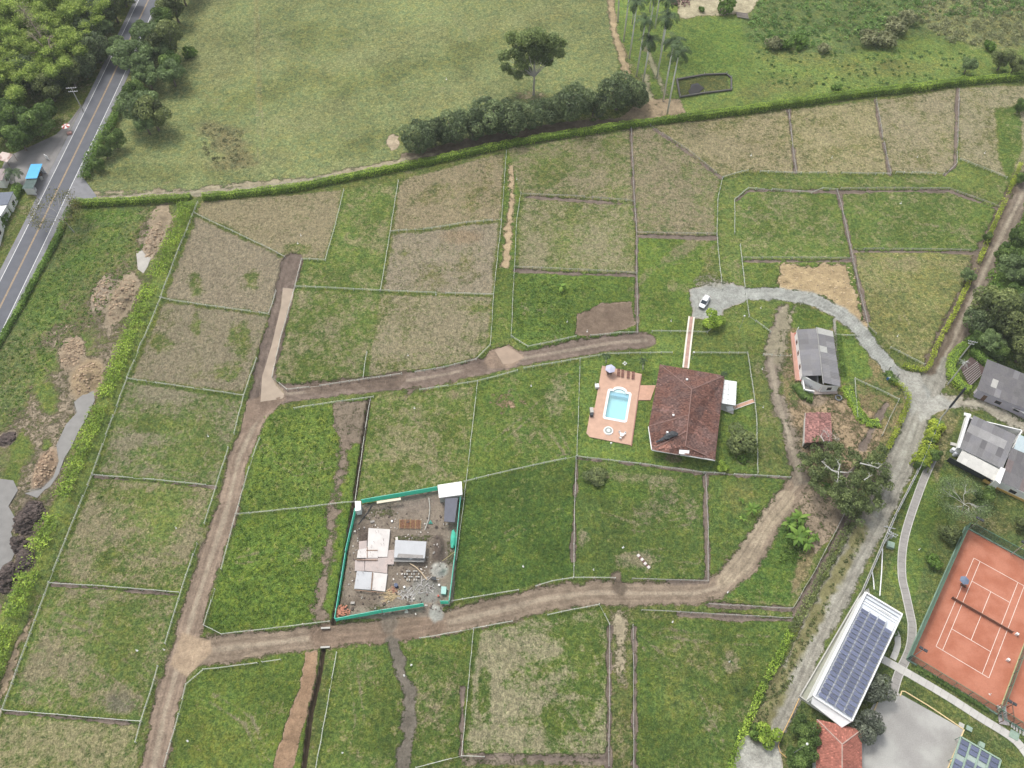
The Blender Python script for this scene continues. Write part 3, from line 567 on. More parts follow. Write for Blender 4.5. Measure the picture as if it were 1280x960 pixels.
def ground_material():
    m, n, l, bs = new_mat('earth_and_grass')
    v = wpos(n)
    def at(k, out='Fac'):
        t = n.new('ShaderNodeAttribute'); t.attribute_name = k; return t.outputs[out]
    big = nnoise(n, l, v, .09, 4, .6, .4); mid = nnoise(n, l, v, .45, 5, .65, .5); sml = nnoise(n, l, v, 1.7, 5, .7, .6); fin = nnoise(n, l, v, 3.4, 2, .7)
    # tufts: stretched the way trampled grass lies
    mp = n.new('ShaderNodeMapping'); l.new(v, mp.inputs['Vector']); mp.inputs['Rotation'].default_value = (0, 0, .5); mp.inputs['Scale'].default_value = (1.0, .38, 1)
    tuf = nnoise(n, l, mp.outputs[0], 2.3, 4, .7, 1.2)
    dry = nmath(n, l, 'ADD', at('dry'), nmath(n, l, 'MULTIPLY', nmath(n, l, 'SUBTRACT', big, .5), 1.05))
    dry = nmath(n, l, 'ADD', dry, nmath(n, l, 'MULTIPLY', nmath(n, l, 'SUBTRACT', mid, .5), 1.5))
    dry = nmath(n, l, 'ADD', dry, nmath(n, l, 'MULTIPLY', nmath(n, l, 'SUBTRACT', sml, .5), 1.5))
    dm = nmap(n, l, dry, .30, .70)
    # green, with yellower and darker clumps
    g = at('tone', 'Color')
    yel = nmix(n, l, nmap(n, l, mid, .42, .62, 0, .9), g, nmix(n, l, 1.0, g, (1.35, 1.12, .9), 'MULTIPLY'))
    drk = nmix(n, l, nmap(n, l, sml, .56, .36, 0, .9), yel, nmix(n, l, 1.0, yel, (.52, .64, .66), 'MULTIPLY'))
    hi = nmix(n, l, nmap(n, l, tuf, .55, .75, 0, .6), drk, nmix(n, l, 1.0, drk, (1.4, 1.3, 1.3), 'MULTIPLY'))
    clm = nnoise(n, l, v, .75, 3, .6, .8); hi = nmix(n, l, nmap(n, l, clm, .52, .36, 0, .75), hi, nmix(n, l, 1.0, hi, (.66, .76, .80), 'MULTIPLY')); hi = nmix(n, l, nmap(n, l, clm, .54, .70, 0, .8), hi, nmix(n, l, 1.0, hi, (1.32, 1.2, 1.1), 'MULTIPLY'))
    d = at('dcol', 'Color')
    dd = nmix(n, l, nmap(n, l, tuf, .35, .62, 0, .8), nmix(n, l, 1.0, d, (.62, .65, .62), 'MULTIPLY'), nmix(n, l, 1.0, d, (1.36, 1.36, 1.28), 'MULTIPLY'))
    grass = nmix(n, l, nmath(n, l, 'MULTIPLY', dm, .80), hi, dd)
    s = at('scol', 'Color')
    ss = nmix(n, l, nmap(n, l, mid, .35, .65), nmix(n, l, 1.0, s, (.80, .78, .77), 'MULTIPLY'), nmix(n, l, 1.0, s, (1.14, 1.13, 1.12), 'MULTIPLY'))
    ss = nmix(n, l, nmap(n, l, sml, .5, .36, 0, .38), ss, nmix(n, l, 1.0, ss, (.72, .72, .73), 'MULTIPLY'))
    so = nmath(n, l, 'ADD', at('soil'), nmath(n, l, 'MULTIPLY', nmath(n, l, 'SUBTRACT', mid, .5), 1.0))
    so = nmath(n, l, 'ADD', so, nmath(n, l, 'MULTIPLY', nmath(n, l, 'SUBTRACT', sml, .5), 1.1))
    so = nmath(n, l, 'ADD', so, nmath(n, l, 'MULTIPLY', nmath(n, l, 'SUBTRACT', fin, .5), .35))
    sm = nmap(n, l, so, .36, .60)
    col = nmix(n, l, sm, grass, ss)
    k = nmath(n, l, 'MULTIPLY', nmap(n, l, fin, .36, .64, .77, 1.25), nmap(n, l, nnoise(n, l, v, 1.15, 2, .6), .36, .64, .84, 1.17))
    k = nmath(n, l, 'ADD', nmath(n, l, 'MULTIPLY', nmath(n, l, 'SUBTRACT', k, 1.0), nmap(n, l, sm, 0, 1, 1.0, .42)), 1.0)
    x = n.new('ShaderNodeVectorMath'); x.operation = 'SCALE'; l.new(col, x.inputs[0]); l.new(k, x.inputs['Scale'])
    l.new(x.outputs[0], bs.inputs['Base Color'])
    bs.inputs['Roughness'].default_value = .95; bs.inputs['Specular IOR Level'].default_value = .08
    h = nmath(n, l, 'ADD', nmath(n, l, 'MULTIPLY', sml, .7), nmath(n, l, 'ADD', nmath(n, l, 'MULTIPLY', tuf, .5), nmath(n, l, 'MULTIPLY', fin, .35)))
    h = nmath(n, l, 'MULTIPLY', h, nmap(n, l, sm, 0, 1, 1.0, .35))
    bump(n, l, bs, h, 1.0, .9)
    return m
GM = ground_material()

def mesh_np(name, V, F, mt=None, attrs=None, smooth=False, parent=None, kind=None, uv=None):
    """V (n,3), F (m,3 or 4) arrays -> one mesh object"""
    V = np.asarray(V, dtype=np.float32); F = np.asarray(F, dtype=np.int32); k = F.shape[1]
    me = bpy.data.meshes.new(name)
    me.vertices.add(len(V)); me.vertices.foreach_set('co', V.ravel())
    me.loops.add(F.size); me.loops.foreach_set('vertex_index', F.ravel())
    me.polygons.add(len(F)); me.polygons.foreach_set('loop_start', np.arange(0, F.size, k, dtype=np.int32))
    try: me.polygons.foreach_set('loop_total', np.full(len(F), k, dtype=np.int32))
    except Exception: pass
    if smooth: me.polygons.foreach_set('use_smooth', np.ones(len(F), bool))
    for an, (dom, typ, val) in (attrs or {}).items():
        at = me.attributes.new(an, typ, dom)
        if typ == 'FLOAT_COLOR': at.data.foreach_set('color', np.asarray(val, dtype=np.float32).ravel())
        else: at.data.foreach_set('value', np.asarray(val, dtype=np.float32).ravel())
    me.update(calc_edges=True)
    if mt: me.materials.append(mt)
    o = bpy.data.objects.new(name, me); C.objects.link(o)
    if parent: o.parent = parent
    if kind: o['kind'] = kind
    return o

# the ground itself: faces of the dirt roads, gravel lane and drive are objects of their own
rid = np.zeros((NV, NU), int)
def mark(pts, hw, i):
    sl, d = pldist(pts, hw+2); rid[sl] = np.where((d+NE_[sl]*.8 < hw), i, rid[sl])
for r, hw in ((R_A, 2.5), (R_B, 2.5), (R_C, 2.6), (R_D, 1.9), ([(366,325),(356,360),(343,415),(330,465),(325,500)], 2.7)): mark(r, hw, 1)
mark(DRIVE, 2.3, 3); mark(LANE, 2.8, 2); mark([(491,803),(500,830),(512,865),(513,900),(505,940),(497,990)], 1.0, 4)
def fill(poly, i):
    w = np.zeros((NV, NU)); A['tmp'] = w; P(poly, .5, 0, tmp=1.0); rid[A['tmp'] > .5] = i; del A['tmp']
fill([(862,362),(900,350),(932,358),(930,378),(905,388),(900,398),(866,398)], 3)
idx = np.arange(NU*NV).reshape(NV, NU)
quads = np.stack([idx[1:, :-1], idx[1:, 1:], idx[:-1, 1:], idx[:-1, :-1]], -1).reshape(-1, 4)
qid = rid[:-1, :-1].ravel()
pos = np.stack([WX, WY, A['z']], -1).reshape(-1, 3)
def col4(a): return np.concatenate([a.reshape(-1, 3), np.ones((NU*NV, 1))], 1)
full = {k: col4(A[k]) for k in ('tone', 'dcol', 'scol')}; flt = {k: A[k].ravel() for k in ('dry', 'soil')}
for i, nm in ((0, 'ground'), (1, 'dirt_road'), (2, 'gravel_lane'), (3, 'gravel_drive'), (4, 'footpath')):
    q = quads[qid == i]
    used, inv = np.unique(q, return_inverse=True)
    at = {k: ('POINT', 'FLOAT_COLOR', v[used]) for k, v in full.items()}
    at.update({k: ('POINT', 'FLOAT', v[used]) for k, v in flt.items()})
    mesh_np(nm, pos[used], inv.reshape(-1, 4), GM, at, smooth=True, kind='structure')
# the land beyond, out to the horizon
b = np.concatenate([idx[0, :], idx[1:, -1], idx[-1, -2::-1], idx[-2:0:-1, 0]])[::4]
inner = pos[b]; cen = np.array([0, 130, 0.]); dr = inner-cen; dr[:, 2] = 0; dr /= np.linalg.norm(dr, axis=1)[:, None]
rings = [inner+np.array([0, 0, -.02])] + [np.c_[(inner+dr*k)[:, :2], np.full(len(b), -.1)] for k in (60, 250, 900, 3000, 9000)]
nb = len(b); Vf = np.concatenate(rings); Ff = []
for r in range(5):
    i = np.arange(nb); j = (i+1) % nb
    Ff.append(np.stack([r*nb+i, r*nb+j, (r+1)*nb+j, (r+1)*nb+i], -1))
Ff = np.concatenate(Ff); rep = lambda v: np.tile(v[b], (6, 1) if v.ndim == 2 else 6)
at = {k: ('POINT', 'FLOAT_COLOR', rep(v)) for k, v in full.items()}; at.update({k: ('POINT', 'FLOAT', rep(v)) for k, v in flt.items()})
far = mesh_np('terrain', Vf, Ff[:, ::-1], GM, at, kind='structure')
# ------------------------------------------------------------------ building blocks
def wmx(o):
    m = o.matrix_basis.copy()
    return wmx(o.parent) @ m if o.parent else m
class MB:
    """collects shapes, then links them as ONE mesh object"""
    def __init__(s): s.v = []; s.f = []; s.sh = []
    def add(s, vs, fs, sh=1.0):
        o = len(s.v); s.v += [tuple(v) for v in vs]; s.f += [tuple(o+i for i in f) for f in fs]; s.sh += [sh]*len(fs); return s
    def box(s, c, size, rz=0.0, sh=1.0, ux=None, uy=None, uz=None):
        if ux is None:
            ux = Vector((math.cos(rz), math.sin(rz), 0)); uy = Vector((-math.sin(rz), math.cos(rz), 0)); uz = Vector((0, 0, 1))
        c = Vector(c); a, b, d = size[0]/2, size[1]/2, size[2]/2
        vs = [c+ux*(x*a)+uy*(y*b)+uz*(z*d) for z in (-1, 1) for y in (-1, 1) for x in (-1, 1)]
        return s.add(vs, [(0, 2, 3, 1), (4, 5, 7, 6), (0, 1, 5, 4), (1, 3, 7, 5), (3, 2, 6, 7), (2, 0, 4, 6)], sh)
    def beam(s, a, b, w, h, sh=1.0):
        a, b = Vector(a), Vector(b); d = b-a; L = d.length
        if L < 1e-6: return s
        ux = d/L; uy = Vector((0, 0, 1)).cross(ux)
        if uy.length < 1e-4: uy = Vector((0, 1, 0))
        uy.normalize(); uz = ux.cross(uy)
        return s.box((a+b)/2, (L, w, h), ux=ux, uy=uy, uz=uz, sh=sh)
    def prism(s, poly, z0, z1, sh=1.0):
        """poly: world points in order; z0/z1 numbers or per-point lists"""
        n = len(poly); A0 = sum(poly[i][0]*poly[(i+1) % n][1]-poly[(i+1) % n][0]*poly[i][1] for i in range(n))
        if A0 < 0: poly = poly[::-1]; z0 = z0[::-1] if isinstance(z0, list) else z0; z1 = z1[::-1] if isinstance(z1, list) else z1
        zz = lambda z, i: z[i] if isinstance(z, list) else z
        vs = [(p[0], p[1], zz(z0, i)) for i, p in enumerate(poly)]+[(p[0], p[1], zz(z1, i)) for i, p in enumerate(poly)]
        return s.add(vs, [tuple(range(n))[::-1], tuple(range(n, 2*n))]+[(i, (i+1) % n, n+(i+1) % n, n+i) for i in range(n)], sh)
    def tube(s, pts, rs, n=8, sh=1.0, cap=True):
        pts = [Vector(p) for p in pts]; rings = []
        if isinstance(rs, (int, float)): rs = [rs]*len(pts)
        for i, p in enumerate(pts):
            t = (pts[min(i+1, len(pts)-1)]-pts[max(i-1, 0)])
            t = t.normalized() if t.length > 1e-9 else Vector((0, 0, 1))
            a = t.cross(Vector((1, 0, 0)) if abs(t.x) < .8 else Vector((0, 1, 0))).normalized(); b = t.cross(a)
            rings.append([p+(a*math.cos(k*math.tau/n)+b*math.sin(k*math.tau/n))*rs[i] for k in range(n)])
        vs = [v for r in rings for v in r]; fs = []
        for i in range(len(pts)-1):
            for k in range(n): fs.append((i*n+k, i*n+(k+1) % n, (i+1)*n+(k+1) % n, (i+1)*n+k))
        if cap: fs += [tuple(range(n))[::-1], tuple(range((len(pts)-1)*n, len(pts)*n))]
        return s.add(vs, fs, sh)
    def disc(s, c, r, h, n=20, r2=None, sh=1.0):
        c = Vector(c); r2 = r if r2 is None else r2
        vs = [c+Vector((math.cos(k*math.tau/n)*r, math.sin(k*math.tau/n)*r, 0)) for k in range(n)]+[c+Vector((math.cos(k*math.tau/n)*r2, math.sin(k*math.tau/n)*r2, h)) for k in range(n)]
        return s.add(vs, [tuple(range(n))[::-1], tuple(range(n, 2*n))]+[(k, (k+1) % n, n+(k+1) % n, n+k) for k in range(n)], sh)
    def ball(s, c, r, n=10, m=6, sq=(1, 1, 1), sh=1.0, rag=0.0, rnd=random.Random(1)):
        c = Vector(c); vs = [c+Vector((0, 0, -r*sq[2]))]
        for j in range(1, m):
            t = -math.pi/2+math.pi*j/m
            for k in range(n):
                q = r*(1+rnd.uniform(-rag, rag)); a = k*math.tau/n
                vs.append(c+Vector((math.cos(a)*math.cos(t)*q*sq[0], math.sin(a)*math.cos(t)*q*sq[1], math.sin(t)*q*sq[2])))
        vs.append(c+Vector((0, 0, r*sq[2]))); fs = [(0, 1+(k+1) % n, 1+k) for k in range(n)]
        for j in range(m-2):
            for k in range(n): fs.append((1+j*n+k, 1+j*n+(k+1) % n, 1+(j+1)*n+(k+1) % n, 1+(j+1)*n+k))
        L = len(vs)-1; fs += [(L, 1+(m-2)*n+k, 1+(m-2)*n+(k+1) % n) for k in range(n)]
        return s.add(vs, fs, sh)
    def build(s, name, mt, parent=None, kind=None, smooth=False):
        me = bpy.data.meshes.new(name)
        off = wmx(parent).inverted() if parent is not None else None
        me.from_pydata([tuple(off @ Vector(v)) for v in s.v] if off is not None else s.v, [], s.f)
        at = me.attributes.new('shade', 'FLOAT', 'FACE'); at.data.foreach_set('value', s.sh)
        if smooth: me.polygons.foreach_set('use_smooth', [True]*len(me.polygons))
        me.materials.append(mt); o = bpy.data.objects.new(name, me); C.objects.link(o)
        if parent is not None: o.parent = parent
        if kind: o['kind'] = kind
        return o
def only_mesh(o):
    me = o.data; bpy.data.objects.remove(o); return me
def tag(o, label, cat, group=None):
    o['label'] = label; o['category'] = cat
    if group: o['group'] = group
    return o
def thing(name, label, cat, loc=(0, 0, 0), rz=0.0, group=None):
    o = bpy.data.objects.new(name, None); C.objects.link(o); o.location = loc; o.rotation_euler = (0, 0, rz)
    o.empty_display_size = .3
    o.matrix_basis = Matrix.Translation(Vector(loc)) @ Matrix.Rotation(rz, 4, 'Z'); o['_t'] = 1
    return tag(o, label, cat, group)
def kids(o): return [c for c in bpy.data.objects if c.parent == o]
def copy_thing(root, ch, loc, rz=0.0, sc=1.0, label=None, group=None):
    """ch: nested list [(child, [(sub, [])...])...]"""
    r = root.copy(); C.objects.link(r); r.location = loc; r.rotation_euler = (0, 0, rz)
    r.scale = (sc, sc, sc) if not isinstance(sc, tuple) else sc
    if label: r['label'] = label
    if group: r['group'] = group
    def go(par, lst):
        for c, sub in lst:
            d = c.copy(); C.objects.link(d); d.parent = par; go(d, sub)
    go(r, ch); return r
def tree_of(o): return [(c, tree_of(c)) for c in kids(o)]
def tri_sheet(name, poly, z, mt, parent=None, kind=None):
    """flat sheet over photo points"""
    pts = [G(x, y) for x, y in poly]; bm = bmesh.new()
    f = bm.faces.new([bm.verts.new((p.x, p.y, z)) for p in pts]); f.normal_update()
    if f.normal.z < 0: f.normal_flip()
    bmesh.ops.triangulate(bm, faces=[f]); me = bpy.data.meshes.new(name); bm.to_mesh(me); bm.free()
    me.materials.append(mt); o = bpy.data.objects.new(name, me); C.objects.link(o)
    if parent is not None: o.parent = parent
    if kind: o['kind'] = kind
    return o
def offs(pts, d):
    """line shifted sideways by d metres (left of travel positive)"""
    out = []
    for i, p in enumerate(pts):
        a = pts[max(i-1, 0)]; b = pts[min(i+1, len(pts)-1)]; t = Vector((b.x-a.x, b.y-a.y, 0)).normalized()
        out.append(Vector((p.x-t.y*d, p.y+t.x*d, p.z)))
    return out
def smooth_line(pts, step=2.0):
    """Catmull-Rom through world points"""
    out = []
    for i in range(len(pts)-1):
        p0 = pts[max(i-1, 0)]; p1 = pts[i]; p2 = pts[i+1]; p3 = pts[min(i+2, len(pts)-1)]
        n = max(1, int((p2-p1).length/step))
        for k in range(n):
            t = k/n; out.append(.5*((2*p1)+(p2-p0)*t+(2*p0-5*p1+4*p2-p3)*t*t+(3*p1-p0-3*p2+p3)*t**3))
    out.append(pts[-1].copy()); return out
def ribbon(mb, pts, d0, d1, z, zb=None, sh=1.0):
    a, b = offs(pts, d0), offs(pts, d1)
    for i in range(len(pts)-1):
        q = [a[i], a[i+1], b[i+1], b[i]]
        if zb is None: mb.add([(p.x, p.y, z) for p in q], [(0, 1, 2, 3) if d1 > d0 else (3, 2, 1, 0)], sh)
        else: mb.prism([(p.x, p.y) for p in q], zb, z, sh)
    return mb
def gl(pts, z=0.0): return [G(x, y, z) for x, y in pts]

# ------------------------------------------------------------------ materials
WHITE = mat('white_paint', (.80, .80, .78), .55, .07, 1.2)
CONC = mat('pale_concrete', (.46, .45, .41), .85, .16, 2.5)
CONC2 = mat('grey_concrete', (.30, .295, .28), .9, .2, 1.5)
FENCEP = mat('fence_paint', (.56, .57, .50), .7, .3, .5, world=True)
FENCEW = mat('worn_fence_paint', (.40, .39, .35), .8, .3, .6, world=True)
ASPH = mat('asphalt', (.125, .130, .145), .9, .16, .35, world=True, fine=14)
SHLD = mat('worn_shoulder', (.215, .215, .225), .9, .2, .6, world=True, fine=10)
LINEW = mat('white_road_paint', (.66, .66, .65), .8, .22, 1.4, world=True)
LINEY = mat('faded_yellow_paint', (.40, .29, .17), .8, .3, 1.4, world=True)
CLAYT = mat('clay_tile', (.19, .095, .072), .85, .4, .35, col2=(.135, .082, .07), attr=True, world=True)
CLAYO = mat('orange_clay_tile', (.33, .13, .095), .85, .22, .5, attr=True, world=True)
CLAYP = mat('pinkish_clay_tile', (.30, .155, .135), .85, .3, .5, attr=True, world=True)
MORTAR = mat('ridge_mortar', (.42, .30, .25), .9, .3, 1.5)
FIBRE = mat('fibre_cement', (.225, .220, .220), .9, .22, .45, rnd=.16, col2=(.185, .182, .19), world=True, fine=12)
FIBRED = mat('dark_fibre_cement', (.165, .16, .16), .9, .25, .5, rnd=.1, col2=(.13, .125, .13), world=True)
BRICKP = mat('salmon_brick', (.50, .30, .215), .85, .16, 1.2, rnd=.08, world=True)
WOOD = mat('weathered_wood', (.16, .10, .07), .85, .25, 3)
TIMBER = mat('raw_timber', (.48, .37, .22), .85, .2, 3)
METAL = mat('galvanised_metal', (.42, .43, .44), .5, .15, 2, metal=.4)
DARK = mat('dark_metal', (.05, .055, .06), .6, .2, 2)
GREENP = mat('green_paint', (.09, .20, .14), .6, .2, 2)
PALEG = mat('pale_green_paint', (.27, .36, .29), .7, .2, 2)
YELLOW = mat('yellow_paint', (.62, .42, .13), .7, .15, 2)
TEAL = mat('teal_mesh_cloth', (.16, .74, .58), .8, .12, 1.2, rnd=.06)
_n = TEAL.node_tree.nodes; _l = TEAL.node_tree.links; _t = _n.new('ShaderNodeBsdfTranslucent'); _t.inputs['Color'].default_value = (.16, .74, .58, 1); _m = _n.new('ShaderNodeMixShader'); _m.inputs[0].default_value = .5
_l.new(_n['Principled BSDF'].outputs[0], _m.inputs[1]); _l.new(_t.outputs[0], _m.inputs[2]); _l.new(_m.outputs[0], _n['Material Output'].inputs['Surface'])
BARK = mat('bark', (.20, .165, .135), .95, .3, 2.5)
BARKP = mat('pale_bark', (.46, .43, .38), .9, .2, 2.5)
CLAYC = mat('clay_court', (.40, .145, .085), .95, .17, .22, col2=(.43, .175, .11), world=True, fine=14)
COURTL = mat('court_line_paint', (.74, .66, .58), .8, .12, 2, world=True)
GRAVP = mat('gravel_yard', (.33, .32, .30), .95, .22, .16, col2=(.365, .36, .335), world=True, fine=30, bmp=.4)
PAVE = mat('grey_paving', (.30, .285, .265), .9, .16, .8, rnd=.05, world=True)
PAVEL = mat('pale_paving', (.50, .485, .45), .9, .10, .8, rnd=.04, world=True)
BLUEP = mat('sky_blue_sheet', (.10, .42, .72), .6, .12, 1, rnd=.03)
TERRA = mat('red_paint', (.40, .10, .07), .7, .2, 2)
def glass_mat():
    m, n, l, bs = new_mat('window_glass'); bs.inputs['Base Color'].default_value = (.03, .04, .05, 1); bs.inputs['Roughness'].default_value = .08; return m
GLASS = glass_mat()
def panel_mat():
    m, n, l, bs = new_mat('solar_cells'); v = ocoord(n)
    b = n.new('ShaderNodeTexBrick'); b.offset = 0; b.inputs['Scale'].default_value = 1; b.inputs['Brick Width'].default_value = .165; b.inputs['Row Height'].default_value = .165
    b.inputs['Mortar Size'].default_value = .008; b.inputs['Color1'].default_value = (.10, .115, .185, 1); b.inputs['Color2'].default_value = (.115, .13, .205, 1); b.inputs['Mortar'].default_value = (.17, .19, .25, 1)
    l.new(v, b.inputs['Vector'])
    r = n.new('ShaderNodeObjectInfo').outputs['Random']
    x = n.new('ShaderNodeVectorMath'); x.operation = 'SCALE'; l.new(b.outputs['Color'], x.inputs[0]); l.new(nmap(n, l, r, 0, 1, .8, 1.2), x.inputs['Scale'])
    l.new(x.outputs[0], bs.inputs['Base Color']); bs.inputs['Roughness'].default_value = .22; bs.inputs['Specular IOR Level'].default_value = .5
    return m
SOLAR = panel_mat()
def water_mat(name, col, rough=.12, var=.12):
    m, n, l, bs = new_mat(name); v = wpos(n); a = nnoise(n, l, v, .5, 3)
    x = n.new('ShaderNodeVectorMath'); x.operation = 'SCALE'; x.inputs[0].default_value = col; l.new(nmap(n, l, a, .3, .7, 1-var, 1+var), x.inputs['Scale'])
    l.new(x.outputs[0], bs.inputs['Base Color']); bs.inputs['Roughness'].default_value = rough; bs.inputs['Specular IOR Level'].default_value = .18
    bump(n, l, bs, nnoise(n, l, v, 3, 2), .06, .03); return m
def leaf_mat(name, col, yel, vary=.35):
    """leaf colour: each leaf has its own shade (an attribute of the leaf), each plant its own tint"""
    m, n, l, bs = new_mat(name)
    t = n.new('ShaderNodeAttribute'); t.attribute_name = 'shade'; s = t.outputs['Fac']
    r = n.new('ShaderNodeObjectInfo').outputs['Random']
    c = nmix(n, l, nmap(n, l, s, .45, 1.0), col, yel)
    k = nmath(n, l, 'MULTIPLY', nmap(n, l, s, 0, 1, 1-vary, 1+vary), nmap(n, l, r, 0, 1, .86, 1.14))
    x = n.new('ShaderNodeVectorMath'); x.operation = 'SCALE'; l.new(c, x.inputs[0]); l.new(k, x.inputs['Scale'])
    l.new(x.outputs[0], bs.inputs['Base Color']); bs.inputs['Roughness'].default_value = .6; bs.inputs['Specular IOR Level'].default_value = .25
    tr = n.new('ShaderNodeBsdfTranslucent'); l.new(x.outputs[0], tr.inputs['Color']); ms = n.new('ShaderNodeMixShader'); ms.inputs[0].default_value = .38
    l.new(bs.outputs[0], ms.inputs[1]); l.new(tr.outputs[0], ms.inputs[2]); l.new(ms.outputs[0], n['Material Output'].inputs['Surface'])
    return m
LMANGO = leaf_mat('mango_leaves', (.135, .185, .088), (.25, .305, .14))
LBRIGHT = leaf_mat('fresh_leaves', (.125, .205, .055), (.25, .34, .095))
LAIRY = leaf_mat('airy_leaves', (.18, .255, .105), (.29, .375, .155))
LOLIVE = leaf_mat('olive_leaves', (.15, .19, .075), (.29, .33, .12))
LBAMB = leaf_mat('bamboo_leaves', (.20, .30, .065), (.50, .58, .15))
LHEDGE = leaf_mat('hedge_leaves', (.25, .38, .055), (.46, .58, .10))
LLIME = leaf_mat('lime_leaves', (.30, .38, .045), (.50, .56, .085))
LPALM = leaf_mat('palm_leaves', (.06, .10, .045), (.15, .22, .09))
LGREY = leaf_mat('grey_green_leaves', (.16, .185, .135), (.30, .33, .235))
LWEED = leaf_mat('weed_leaves', (.135, .235, .045), (.24, .36, .075))
LSCRUB = leaf_mat('scrub_leaves', (.155, .27, .075), (.29, .42, .13))
LDRYS = leaf_mat('dry_scrub_leaves', (.25, .27, .135), (.38, .38, .21))
LBIG = leaf_mat('big_tree_leaves', (.19, .25, .095), (.33, .39, .145))
LBANANA = leaf_mat('banana_leaves', (.13, .24, .04), (.24, .36, .07))

# ------------------------------------------------------------------ foliage
def leaves(cen, nor, size, rg, flat=.62, asp=.55):
    """one small quad per point; nor = outward directions"""
    N = len(cen); r = rg.normal(size=(N, 3)); d = nor*flat+r*(1-flat); d /= np.linalg.norm(d, axis=1)[:, None]+1e-9
    t = np.cross(d, rg.normal(size=(N, 3))); t /= np.linalg.norm(t, axis=1)[:, None]+1e-9; b = np.cross(d, t)
    s = (size*rg.uniform(.6, 1.35, N))[:, None]
    V = np.stack([cen-t*s, cen-b*s*asp+d*s*.12, cen+t*s, cen+b*s*asp+d*s*.12], 1).reshape(-1, 3)
    return V, np.arange(N*4).reshape(N, 4)
def crown_pts(rg, R, H, z0, nl, n, lr=(.32, .52), top=.25, squash=.8):
    """points on the skin of many overlapping lobes"""
    L = []
    while len(L) < nl:
        p = rg.uniform(-1, 1, 3)
        if np.dot(p, p) < 1: L.append(p*np.array([R*.72, R*.72, H*.36])+np.array([0, 0, z0+H*.5]))
    L = np.array(L); r = rg.uniform(lr[0], lr[1], nl)*R; ls = rg.uniform(0, 1, nl)
    k = rg.integers(0, nl, n); d = rg.normal(size=(n, 3)); d[:, 2] = d[:, 2]+top; d /= np.linalg.norm(d, axis=1)[:, None]
    rr = (r[k]*(1-np.abs(rg.normal(0, .13, n))))[:, None]*np.array([1, 1, squash])
    P_ = L[k]+d*rr
    keep = np.ones(n, bool)
    for i in range(nl):
        q = (P_-L[i])/np.array([1, 1, squash]); keep &= (np.linalg.norm(q, axis=1) > r[i]*.72) | (k == i)
    keep &= P_[:, 2] > .25
    sh = np.clip(ls[k]*.55+rg.uniform(0, .45, n)+.12*(rg.random(n) > .9), 0, 1)
    return P_[keep], d[keep], sh[keep], L, r
def crown_mesh(name, seed, R, H, z0, nl, n, leaf, mt, parent, **kw):
    rg = np.random.default_rng(seed); p, d, sh, L, r = crown_pts(rg, R, H, z0, nl, n, **kw)
    V, F = leaves(p, d, leaf, rg); o = mesh_np(name, V, F, mt, {'shade': ('FACE', 'FLOAT', sh)}, parent=parent)
    return o, L, r
def limbs_mesh(name, seed, r0, z0, L, mt, parent, fork=None, twigs=True):
    rd = random.Random(seed); mb = MB(); fz = fork or z0*1.05+.4
    w = [Vector((0, 0, -.3)), Vector((rd.uniform(-.1, .1), rd.uniform(-.1, .1), fz*.5)), Vector((rd.uniform(-.2, .2), rd.uniform(-.2, .2), fz))]
    mb.tube(w, [r0*1.25, r0*.95, r0*.8], 9)
    for c in L[:14]:
        c = Vector(c); m = w[2].lerp(c, .5)+Vector((rd.uniform(-.4, .4), rd.uniform(-.4, .4), -.12*(c-w[2]).length))
        mb.tube([w[2], m, c], [r0*.5, r0*.3, r0*.1], 6)
    return mb.build(name, mt, parent, smooth=True)
PROTO = {}
def tree_proto(key, name, label, cat, seed, R, H, z0, nl, n, leaf, lm, r0, bark=None, **kw):
    t = thing(name, label, cat)
    o, L, r = crown_mesh('crown', seed, R, H, z0, nl, n, leaf, lm, t, **kw)
    limbs_mesh('trunk', seed, r0, z0, L, bark or BARK, t)
    PROTO[key] = (t, tree_of(t)); PROTO[key+'_used'] = False
    return t
def place(key, px, py, label, sc=1.0, rz=None, group=None, zoff=0.0, at_centre=None):
    """stand a plant at a photo point; at_centre = height of the crown's middle when the point was read off the crown"""
    if at_centre is not None:
        p = G(px, py, at_centre*(sc if not isinstance(sc, tuple) else sc[2])); p.z = 0
        q = proj((p.x, p.y, 0)); p.z = hz(*q)
    else: p = gz(px, py)
    p.z += zoff; rz = random.Random(int(px*7+py*13)).uniform(0, 6.28) if rz is None else rz
    t, ch = PROTO[key]
    if not PROTO[key+'_used']:
        PROTO[key+'_used'] = True
        t.location = p; t.rotation_euler = (0, 0, rz); t.scale = sc if isinstance(sc, tuple) else (sc,)*3; t['label'] = label
        if group: t['group'] = group
        return t
    c = copy_thing(t, ch, p, rz, sc, label, None)
    if group: c['group'] = group
    elif 'group' in c: del c['group']
    return c

